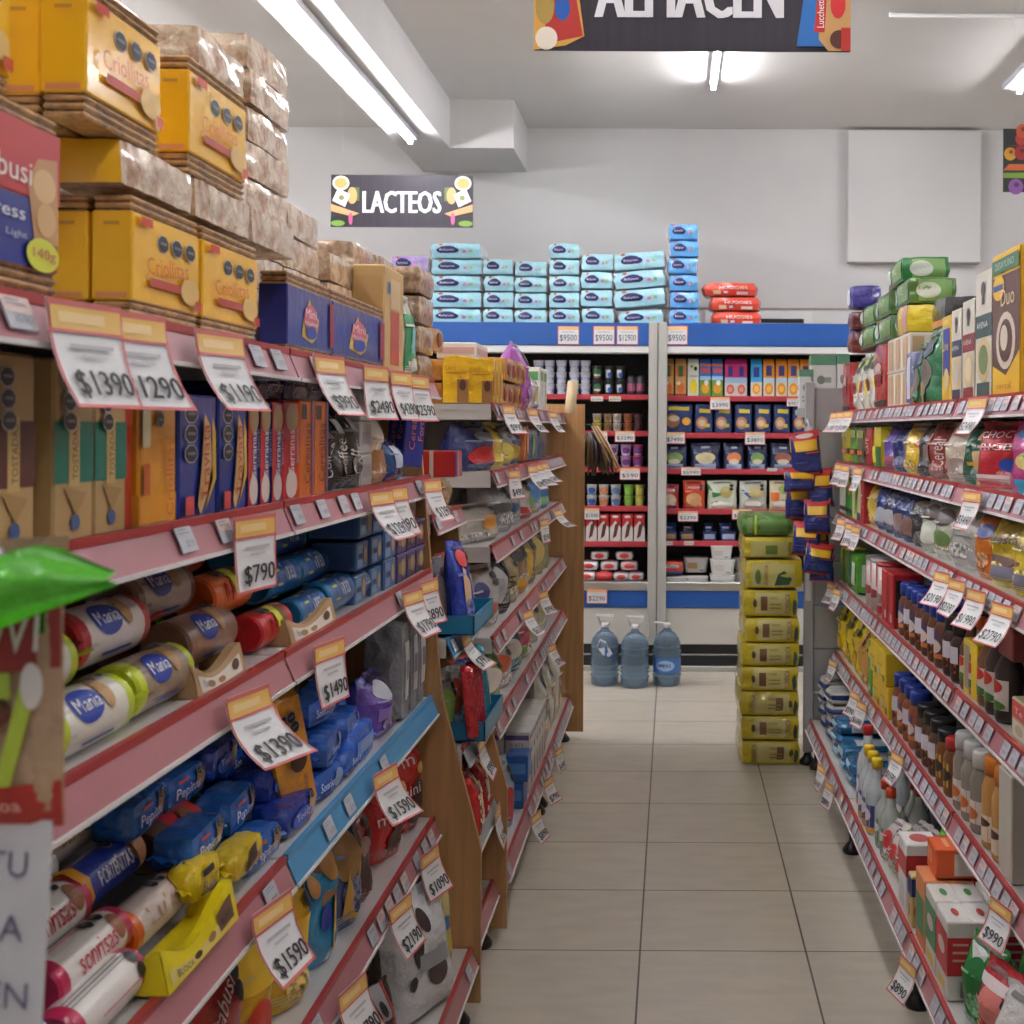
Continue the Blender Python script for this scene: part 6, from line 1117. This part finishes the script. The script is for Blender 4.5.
for a, b_, c in ((661, 688, (120, 150, 80)), (690, 721, (206, 196, 150)), (723, 745, (206, 120, 70)), (747, 768, (110, 150, 80)), (770, 796, (150, 90, 70)), (798, 824, (150, 130, 90))): cell(a, b_, .155, (30, 44, 86), [('e', .5, .45, .35, .2, c), ('r', .15, .0, .85, .2, (150, 170, 200)), ('r', .35, .8, .65, .88, (150, 150, 170)), ('e', .5, .3, .25, .1, (200, 190, 170))], 'dark navy cheese pack', 2, 'bag')
for a, b_, c, f, l in ((660, 681, (176, 44, 46), [('e', .5, .35, .35, .25, (206, 190, 160)), ('t', 'AREPA', .5, .75, .6, .08, (226, 210, 206)), ('r', .2, 0, .8, .14, (60, 60, 120))], 'red bag with cream food'), (682.5, 706, (206, 70, 40), [('e', .5, .35, .35, .22, (200, 150, 100)), ('t', 'AREPA', .5, .75, .6, .08, (226, 210, 206))], 'orange red bag'),
                       (707, 738, (190, 196, 176), [('p', [(0, .9), (.5, .5), (.2, .4), (0, .5)], (60, 130, 70)), ('e', .65, .6, .22, .2, (176, 160, 100)), ('e', .5, .15, .35, .1, (216, 210, 200))], 'clear bag, green swoosh'), (739, 768, (180, 180, 170), [('p', [(.1, .7), (.5, .5), (.4, .4), (0, .5)], (50, 90, 160)), ('e', .6, .6, .3, .2, (176, 160, 110)), ('e', .5, .2, .3, .1, (210, 206, 196))], 'clear bag, blue swoosh'),
                       (769, 795, (206, 190, 160), [('r', .05, .3, .4, .6, (220, 110, 40)), ('e', .6, .7, .25, .15, (130, 150, 70)), ('e', .5, .2, .35, .1, (216, 206, 196))], 'pale bag, orange patch'), (797, 823, (190, 180, 150), [], 'plain pale bag')): cell(a, b_, .17, c, f, l, 3, 'bag')
for a, b_ in ((662, 678), (680, 695), (703, 717), (721, 737)):
    cell(a, b_, .06, (34, 50, 96), [('r', .1, .2, .9, .7, (150, 160, 186) if a > 700 else (150, 120, 80))], 'short navy pack, lower row', 4)
for a, b_, c in ((662, 677, (30, 90, 180)), (682, 694, (60, 60, 50)), (704, 714, (40, 56, 100)), (720, 733, (40, 70, 150))):
    o = cell(a, b_, .10, c, [('e', .5, .4, .3, .15, (190, 190, 130)), ('r', .2, .7, .8, .8, (190, 190, 200))], 'blue cheese pouch standing', 4, 'bag'); o.location.y += .07
@cached
def tub_mesh(base, food):
    b = MB(); b.grid(lambda u, v: ((.062+.012*v)*max(-1, min(1, 1.35*math.cos(2*math.pi*u))), (.05+.01*v)*max(-1, min(1, 1.35*math.sin(2*math.pi*u))), .085*v), 24, 3, mat(base, 'plastic'), closed=True)
    b.box(-.06, .06, -.046, .046, .003, .065, mat(food, 'food'), .01); b.box(-.075, .075, -.061, .061, .083, .09, mat((206, 206, 204), 'plastic'), .006); b.box(-.06, .06, -.048, .048, .0, .004, mat(base, 'plastic'))
    decals(b, lambda u, v, e: ((u-.5)*.12, -.056-.008*v-e, .085*v), (('r', .62, .08, .9, .42, (206, 206, 206)), ('r', .66, .14, .86, .2, (60, 60, 60)), ('r', .1, .3, .55, .7, food))); return b.mesh('food_tub')
for k, (px, l, f_) in enumerate([(677, 0, (206, 190, 110)), (698, 0, (206, 150, 130)), (723, 0, (190, 180, 176)), (723, 1, (190, 180, 176)), (722, 2, (190, 184, 180)), (748, 0, (190, 180, 176)), (748, 1, (190, 180, 176)), (697, 1, (180, 150, 100))]):
    cput(tub_mesh((206, 204, 200), f_), 'food_tub', 'tub', ['clear tub of cheese slices', 'clear tub of ham', 'lidded white tub'][min(k, 2)] if k < 5 else 'lidded tub at the back', WJ[5], cx_(px, 7.5), .468+l*.092, .12, LAY[l], y=7.50 if k < 5 else 7.62+.0)
cput(softpack(.15, .13, .085, (196, 70, 50), (('r', .2, .5, .8, .75, (206, 200, 200)), ('r', 0, 0, 1, .2, (50, 70, 140)), ('t', 'Pati', .5, .62, .4, .2, (60, 60, 130))), .35), 'food_pack', 'pack', 'red frozen patty pack on cheese tub', WJ[5], cx_(673, 7.5), .56, .13, y=7.51)
# price cards on the coolers
@cached
def flat_card(t, w_=.085, h=.06):
    b = MB(); b.box(-w_/2, w_/2, -.001, 0, -h, 0, mat((206, 90, 90), 'card')); S = lambda u, v, e: ((u-.5)*w_, -.001-e, -h+v*h)
    decals(b, S, (('r', .03, .05, .97, .95, (216, 216, 218)), ('r', .03, .78, .97, .97, (222, 180, 130)), ('t', t, .5, .35, .8, .38, (40, 40, 46)), ('r', .2, .66, .8, .7, (170, 170, 176)))); return b.mesh('price_card')
def ccard(px, py, t, look, w_=.1, h=.07, Y=CF): 
    X, Z = atY(px, py, Y); o = ob('price_card', flat_card(t, w_, h), (X, Y-.002, Z)); tag(o, look, 'price card', 'price cards on the coolers'); return o
for px, t, l in ((568.5, '$9500', 'first $9500 card on the blue header, beside the snack racks'), (604, '$9500', 'second $9500 card on the blue header, near the $12900 card'), (627.5, '$12900', '$12900 card on the blue cooler header beside the grey posts'), (677, '$9500', '$9500 card on the blue header of the juice cooler')): ccard(px, 326, t, l, .125, .11)
for px, py, t, w_, h in ((597, 396, '$3290', .075, .032), (615, 396, '$3090', .075, .032), (600, 431, '$990', .09, .065), (625, 431, '$3290', .12, .065), (630, 468, '$590', .12, .07), (592, 508, '$1590', .09, .07), (597, 589, '$2290', .12, .085),
                         (720, 397, '$3990', .12, .075), (795, 398, '$4550', .1, .05), (675, 432, '$7490', .12, .07), (755, 432, '$3890', .12, .075), (691, 467, '$5990', .12, .05), (772, 468, '$990', .06, .02), (688, 511, '$2290', .12, .062), (742, 509, '$2490', .12, .062), (668, 541, '$990', .06, .025), (689, 541, '$890', .06, .025)):
    ccard(px, py, t, f'small card {t} on the {"juice" if px > 650 else "yogurt"} cooler, {"upper" if py < 435 else ("middle" if py < 500 else "lower")} shelves, {"post" if px < 700 and px > 650 else ("rack" if px < 600 or px > 760 else "central")} side', w_, h, SY-.008 if py < 580 else CF-.012)
# ---------------------------------------------------------------- nappy packs on the coolers
def nap(w_, d, h, base, dots, txt, seed, wht=(214, 214, 216), lc=(44, 40, 100)):
    f = (('e', .34, .56, .18, .25, lc), ('e', .25, .5, .12, .18, lc), ('e', .45, .5, .12, .18, lc), ('t', txt, .34, .52, .28, .17, (226, 226, 236)), ('e', .68, .42, .04, .09, dots), ('e', .80, .46, .04, .09, (150, 200, 110)), ('e', .2, .88, .05, .07, (200, 100, 70)))
    return softpack(w_, d, h, base, f, .32, 0, wht, seed=seed, amp=.035)
LB, MB_, DBc = (166, 214, 226), (158, 208, 222), (96, 166, 226)
def ncol(px0, px1, tops, base, group_where, look, Y=7.56, dots=(220, 130, 170), tilt=0):
    w_ = (px1-px0)/F*Y; n = len(tops); z = 2.041; h0 = (H+(430-tops[-1])/F*Y - 2.041)/n
    for k in range(n):
        x = ((px0+px1)/2-HX)/F*Y+RR.uniform(-.006, .006)
        o = ob('nappy_pack', nap(round(w_*1.05, 3), .26, round(h0*.985, 3), base, dots, 'Babysec', k % 4), (x, Y+.13, z+k*h0*1.0), RR.uniform(-.03, .03)); o.rotation_euler[1] = tilt*(1 if k else .9)
        good(o, look, group_where, 'nappy pack', k, None, '', 'nappy packs on the coolers')
        o['_k'] = k
        REG.pop()
        pos = ['bottom of its column', 'second up in its column', 'third up in its column', 'fourth up in its column', 'fifth up in its column', 'sixth up in its column'][k] if k < n-1 else 'topmost of its column'
        del o['_k']; o['label'] = f'{look}, {pos}, {group_where}'
ncol(388, 426, [1, 2, 3, 256], (176, 150, 210), 'beside brown packs', 'lilac nappy pack')
ncol(428, 481, [1, 2, 3, 4, 243], MB_, 'first blue column', 'wide pale blue nappy pack')
ncol(482, 513, [1, 2, 3, 259], LB, 'second blue column', 'pale blue nappy pack')
ncol(514, 547, [1, 2, 3, 261], LB, 'third blue column', 'pale blue nappy pack')
ncol(548, 579, [1, 2, 3, 4, 242.5], LB, 'fourth, tallest blue column', 'pale blue nappy pack')
ncol(580, 613, [1, 2, 3, 253], LB, 'fifth blue column', 'pale blue nappy pack')
ncol(613, 666, [1, 2, 3, 251], LB, 'sloping wide column', 'long pale blue nappy pack', tilt=-.09)
ncol(668, 698, [1, 2, 3, 4, 5, 222.5], DBc, 'narrow tower over post', 'bright blue nappy pack')
for k, (a, b_) in enumerate(((711, 762), (708, 762), (702, 758))):
    w_ = (b_-a)/F*7.56; f = (('t', 'HUGGIES', .55, .58, .55, .22, (226, 206, 200)), ('r', .15, .12, .3, .4, (206, 170, 130)), ('r', .62, .1, .85, .3, (226, 190, 180)), ('r', .36, .2, .44, .34, (190, 200, 226)))
    o = ob('nappy_pack', softpack(round(w_, 2), .28, .088, (208, 66, 44), f, .4, 0, seed=k), (((a+b_)/2-HX)/F*7.56, 7.70, 2.041+k*.088)); tag(o, 'orange red nappy pack, '+['bottom of its pile of three', 'middle of the pile of three', 'topmost of the red pile'][k], 'nappy pack', 'nappy packs on the coolers')

# ---------------------------------------------------------------- flour stack
SYF = 5.325; fl = [(740, 804), (741, 803), (739, 803), (741, 802), (741, 803), (743, 803), (742, 802), (743, 806), (742, 800)]
ys = [765, 740, 715.5, 691, 666, 642.5, 616.5, 588.5, 558, 535.5]
for k in range(9):
    zb = (765-ys[k])/F*SYF; zt_ = (765-ys[k+1])/F*SYF; h = zt_-zb; a, b_ = fl[k]; w_ = (b_-a)/F*SYF; flip = k in (0, 2)
    f = [('r', .22, .12, .84, .9, (196, 186, 112)), ('t', 'FLORENCIA', .80 if not flip else .22, .5, .09, .72, (110, 44, 40), 1), ('r', .32 if not flip else .6, .22, .44 if not flip else .72, .76, (120, 84, 56)), ('e', .22 if not flip else .84, .5, .035, .16, (96, 80, 50)), ('t', '0000', .55, .7, .14, .10, (130, 110, 60)), ('r', .48, .3, .68, .36, (150, 140, 80)), ('r', .48, .45, .68, .5, (150, 140, 80)), ('e', .92, .35, .035, .3, (60, 90, 70))]
    if k == 7: f = [('r', .1, .06, .86, .86, (200, 190, 110)), ('t', 'FLORENCIA', .36, .48, .06, .66, (110, 44, 40), 1), ('p', [(.5, .1), (.56, .5), (.66, .62), (.8, .34), (.76, .12)], (50, 96, 50)), ('e', .22, .4, .05, .26, (90, 120, 60))]
    if k == 8: f = [('r', .12, .1, .84, .8, (196, 190, 110)), ('t', 'FLORENCIA', .85, .45, .06, .6, (110, 44, 40), 1), ('r', .4, .2, .62, .6, (110, 130, 60))]
    o = ob('flour_bundle', softpack(round(w_, 3), .40, round(h, 3), (206, 186, 36), tuple(f), .22, 0, seed=k % 5, amp=.018), (((a+b_)/2-HX)/F*SYF, SYF+.20, zb+.0005), RR.uniform(-.02, .02))
    tag(o, 'yellow shrink-wrapped flour bundle, '+['bottom of the floor stack', 'second from the floor', 'third from the floor', 'fourth from the floor', 'fifth from the floor', 'sixth from the floor', 'seventh from the floor', 'taller one with green map print', 'directly under the green bundle'][k], 'flour bundle', 'yellow flour bundles')
X_, Z_ = atY(737, 535, SYF); Z2 = atY(737, 514, SYF)[1]
o = ob('mate_bundle', softpack(.235, .34, round(Z2-Z_, 3), (84, 140, 44), (('r', .1, .1, .2, .9, (120, 150, 80)), ('r', .25, .0, .29, 1, (190, 190, 60)), ('r', .35, .2, .9, .8, (110, 150, 70))), .3, seed=2), ((768-HX)/F*SYF, SYF+.18, (765-535.5)/F*SYF+.001)); tag(o, 'green shrink-wrapped bundle lying on top of the flour stack', 'flour bundle')
b = MB(); b.grid(lambda u, v: (.0+u*.13, v*-.05, .004+.012*math.sin(3*u)), 8, 3, mat((214, 206, 214), 'card')); o = b.obj('paper_slip', None, ((750-HX)/F*SYF+.02, SYF-.0, (765-535.5)/F*SYF+.002)); 
bpy.data.objects.remove(o)
# ---------------------------------------------------------------- water jugs
def jug(px, look, label_kind, hand_up=True, pyb=688):
    Y = F*H/(pyb-HY)+.09; X = (px-HX)/F*Y; e = ob('water_jug', None, (X, Y, 0)); tag(e, look, 'water jug', 'water jugs on the floor')
    b = MB(); prof = [(.066, .0), (.076, .012), (.078, .05)]
    for k in range(7): z = .06+k*.022; prof += [(.081, z), (.071, z+.011)] if label_kind != 'full' or k < 1 or k > 5 else [(.079, z), (.079, z+.011)]
    prof += [(.079, .215), (.077, .235), (.067, .262), (.046, .288), (.024, .303), (.020, .312), (.020, .322)]
    b.lathe(prof, mat((134, 162, 188), 'jug'), 28)
    b.obj('body', e)
    c = MB(); c.lathe([(.021, .318), (.021, .338), (.017, .342)], mat((214, 216, 220), 'plastic'), 18); c.obj('cap', e)['label'] = 'white screw cap'
    hnd = MB(); z0 = .338
    if hand_up: hnd.tube([(-.02, 0, z0-.008), (-.045, 0, z0+.045), (.045, 0, z0+.045), (.02, 0, z0-.008)], .009, mat((220, 220, 222), 'plastic'))
    else: hnd.tube([(.0, 0, z0), (-.03, -.01, z0+.006), (-.07, -.02, z0+.012)], .006, mat((220, 220, 222), 'plastic'))
    hnd.obj('handle', e)['label'] = 'white carrying handle'
    l = MB(); S = lambda u, v, q: ((.0805+q)*math.sin(1.9*(u-.5)), -(.0805+q)*math.cos(1.9*(u-.5)), .075+v*.085)
    if label_kind == 'full':
        l.grid(lambda u, v: S(u*1.3-.15, v, .001), 20, 2, mat((60, 110, 180), 'film')); decals(l, S, (('r', .05, .12, .75, .88, (176, 196, 214)), ('t', 'ivess', .4, .55, .5, .3, (50, 60, 110)), ('p', [(.05, .12), (.3, .4), (.4, .12)], (210, 90, 50)), ('e', .45, .5, .34, .34, (150, 180, 214)), ('t', 'ivess', .42, .55, .44, .28, (50, 60, 120))))
        l.obj('label', e)
    elif label_kind == 'patch':
        S2 = lambda u, v, q: ((.083+q)*(1-.25*max(0, v-.3))*math.sin(1.9*(u-.5)), -(.083+q)*(1-.25*max(0, v-.3))*math.cos(1.9*(u-.5)), .155+v*.115)
        decals(l, S2, (('p', [(.25, .55), (.35, .85), (.55, .8), (.85, .2), (.75, .02), (.55, .1)], (40, 80, 160)), ('p', [(.2, .6), (.32, .95), (.55, .85), (.8, .25), (.68, .1), (.45, .2)], (206, 208, 214)))); l.obj('label', e)
jug(606, 'water jug with torn white patch, beside the wooden panel', 'patch')
jug(636, 'ribbed water jug with upright white handle, in the middle', 'none', True, 690)
jug(668, 'water jug with blue wrap label, before the grey posts', 'full', False)

# ---------------------------------------------------------------- snack bags hanging beside the flour stack
SY2 = 5.12
e = ob('clip_strip', None, ((812-HX)/F*SY2, SY2+.11, 1.43)); tag(e, 'white plastic strip carrying the hanging red and blue snack bags', 'display strip')
b = MB(); b.box(-.012, .012, -.002, .002, -.72, .0, mat((200, 200, 200), 'plastic')); b.obj('strip', e); b = MB(); b.tube([(0, 0, 0), (0, .08, .03), (0, .14, .0)], .004, mat((200, 200, 200), 'metal'), 6); b.obj('hook', e)
hb = [(808, 439, 476, 30, 0), (800, 472, 492, 34, 0), (822, 475, 508, 26, 1), (800, 490, 520, 28, 2), (817, 505, 534, 26, 0), (806, 528, 556, 28, 1), (821, 530, 566, 24, 2), (816, 548, 574, 28, 0), (822, 560, 582, 24, 1)]
hlab = ['topmost, with red patterned top', 'round, bulging out second', 'upper one on the post side', 'middle one on the stack side', 'in the middle of the garland', 'tilted, lower, stack side', 'lower one on the post side', 'second from the bottom', 'lowest of all']
for k, (px, y0_, y1_, wpx, dy) in enumerate(hb):
    h = (y1_-y0_)/F*SY2*1.4; w_ = wpx/F*SY2*1.2; X, Z = atY(px, y1_, SY2)
    f = (('r', 0, 0, 1, .08, (190, 50, 44)), ('r', 0, .56, 1, .80, (222, 176, 36)), ('r', 0, .80, 1, 1, (190, 44, 44))) + ((('e', .5, .9, .3, .05, (206, 190, 180)),) if k == 0 else ()) + (('r', .1, .3, .5, .32, (70, 80, 150)), ('r', .45, .5, .9, .53, (190, 60, 50)))
    o = ob('snack_bag', bag(round(w_, 3), .07, round(h, 3), (36, 46, 116), f, 'film', k, False), (X, SY2+dy*.02, Z), RR.uniform(-.3, .3)); o.rotation_euler[1] = RR.uniform(-.22, .22)
    tag(o, 'hanging red, yellow and blue snack bag, '+hlab[k], 'bag', 'snack bags hanging from the clip strip')
# grey-white product boxes on the rack end near the juice cooler
for k, (px, w_) in enumerate(((806, .07), (823, .125), (838, .06))):
    X, Z = atY(px, 413, 5.42); h = .27 if k else .2
    o = ob('filter_box', carton(w_, .08, h, (206, 206, 200), (('r', 0, .82, 1, 1, (90, 140, 110)), ('e', .4, .55, .16, .08, (120, 130, 120)), ('r', .2, .3, .8, .34, (150, 150, 146)), ('r', .2, .2, .8, .24, (150, 150, 146)), ('r', .55, .5, .8, .6, (140, 150, 140)))), (X+(.02 if k == 2 else 0), 5.44, 1.505)); tag(o, ['narrow white box', 'pale grey box with green lid band', 'slim pale box'][k]+' on the small wire shelf over the end frame', 'box')
e = ob('wire_shelf', None, (.63, 5.44, 1.48)); tag(e, 'small pale metal shelf on the end frame carrying grey boxes', 'shelf')
b = MB(); b.box(-.10, .12, -.05, .05, 0, .022, mat((190, 190, 188), 'metal'), .003); b.obj('board', e); b = MB(); b.box(-.10, .12, -.056, -.05, -.01, .03, mat((176, 176, 176), 'metal')); b.obj('front_rail', e)
for o in list(COL.objects):
    if o.name.startswith('filter_box'): o.location.z = 1.503

# ---------------------------------------------------------------- out of focus goods hanging close to the entrance
e = ob('display_hook', None, (-.44, .75, 1.34)); tag(e, 'thin steel hook holding the green rice cake bag', 'hook')
b = MB(); b.tube([(-.14, .0, .02), (-.05, 0, .02), (.04, 0, .0), (.05, 0, -.02)], .003, mat((170, 170, 170), 'steel'), 6); b.obj('wire', e)
FY = .735
P_ = bag(.115, .03, .17, (170, 140, 110), (('r', 0, 0, 1, .16, (176, 44, 36)), ('t', 'quinoa', .68, .08, .3, .06, (226, 190, 180)), ('r', 0, .55, 1, .80, (150, 44, 40)), ('t', 'KOVI', .70, .69, .46, .15, (226, 220, 216)), ('p', [(.3, .16), (.35, .5), (.75, .5), (.7, .25)], (196, 140, 60)), ('p', [(.72, .16), (.86, .55), (.94, .55), (.8, .16)], (170, 190, 60)), ('e', .6, .40, .2, .05, (110, 54, 40)), ('r', .2, .46, .8, .55, (170, 190, 70)), ('e', .9, .5, .05, .08, (206, 200, 196)), ('r', .0, .8, 1, .82, (90, 40, 36))), 'film', 12, False)
o = ob('rice_cake_bag', P_, (-.4165, FY+.015, 1.178)); tag(o, 'blurred bag with green top and red foot, close to the camera', 'bag')
c = MB(); c.grid(lambda u, v: (-.055+u*.152+.01*v*math.sin(5*u), -.018-.022*math.sin(2.6*u+v)-.006*math.sin(9*v+4*u), .168-.055*(1-v)*(1-.8*max(0, u-.45)/.55)+.006*math.sin(9*u+1)*v-.012*u*u), 18, 8, mat((84, 186, 36), 'wrap')); c.grid(lambda u, v: (-.05+u*.10, -.014-.008*math.sin(6*u), .115+.03*v), 8, 3, mat((60, 140, 40), 'wrap')); c.obj('green_flap', o)['label'] = 'crumpled green flap'
b = MB(); b.box(-.055, .055, -.001, .001, -.22, 0, mat((210, 210, 216), 'card')); decals(b, lambda u, v, q: ((u-.5)*.11, -.001-q, -.22+v*.22), (('t', 'TU', .78, .88, .22, .07, (104, 102, 134)), ('t', 'A', .82, .71, .13, .07, (104, 102, 134)), ('t', 'EN', .82, .53, .22, .07, (104, 102, 134)), ('e', .7, .15, .2, .07, (206, 140, 160)), ('r', .1, .9, .5, .92, (150, 150, 170)), ('r', .1, .2, .5, .22, (150, 150, 170))))
o = b.obj('paper_notice', None, (-.4205, FY+.012, 1.184)); o.rotation_euler = (0, .05, 0); tag(o, 'blurred white paper notice with blue letters under the green bag', 'notice')
finish_labels()
# ---------------------------------------------------------------- nudge goods that press into one another apart
from mathutils.bvhtree import BVHTree
def settle(rounds=5):
    bpy.context.view_layer.update()
    goods = [o for o in COL.objects if o.parent is None and o.type in ('MESH', 'EMPTY') and o.get('category') and o.get('category') not in ('sign', 'ceiling lamp')]
    kids = {}
    for o in COL.objects:
        if o.parent: kids.setdefault(o.parent.name, []).append(o)
    def tree_of(o): return [o]+[d for c in kids.get(o.name, []) for d in tree_of(c)]
    fam = {o.name: [x for x in tree_of(o) if x.type == 'MESH'] for o in goods}
    def box(o):
        P = [x.matrix_world @ Vector(c) for x in fam[o.name] for c in x.bound_box]
        return [min(p[i] for p in P) for i in range(3)], [max(p[i] for p in P) for i in range(3)]
    fixed = {'shelving unit', 'refrigerator', 'end frame', 'price card', 'shelf', 'display strip', 'hook'}
    trees = {}
    def tree(o):
        if o.name not in trees:
            vs, ps = [], []
            for x in fam[o.name]:
                b = len(vs); mw = x.matrix_world; vs += [mw @ v.co for v in x.data.vertices]; ps += [[b+i for i in p.vertices] for p in x.data.polygons]
            trees[o.name] = BVHTree.FromPolygons(vs, ps)
        return trees[o.name]
    boxes = {o.name: box(o) for o in goods}; live = set(o.name for o in goods)
    for _ in range(rounds):
        order = sorted(goods, key=lambda o: boxes[o.name][0][1]); hit = set()
        for i, a in enumerate(order):
            A = boxes[a.name]
            for b in order[i+1:]:
                B = boxes[b.name]
                if B[0][1] > A[1][1]: break
                if a.name not in live and b.name not in live: continue
                if a['category'] in fixed and b['category'] in fixed: continue
                v = 1.0
                for k in range(3): v *= max(0, min(A[1][k], B[1][k])-max(A[0][k], B[0][k]))
                if v < 6e-5 or a['category'] == b['category'] == 'nappy pack' or 'tall orange wafer' in a['label']+b['label']: continue
                if tree(a).overlap(tree(b)):
                    for p, q in ((a, b), (b, a)):
                        if p['category'] in fixed: continue
                        hit.add(p.name)
                        if q['category'] == 'shelving unit': p.location.x += (.004 if p.location.x > 0 else -.004)
                        dy = p.location.y-q.location.y
                        if abs(dy) > .03 and q['category'] not in fixed: p.location.y += .002 if dy > 0 else -.002
        for n in hit:
            o = bpy.data.objects[n]; o.scale = [s*.972 for s in o.scale]; trees.pop(n, None)
        if not hit: break
        bpy.context.view_layer.update(); live = hit
        for n in hit: boxes[n] = box(bpy.data.objects[n])
settle()
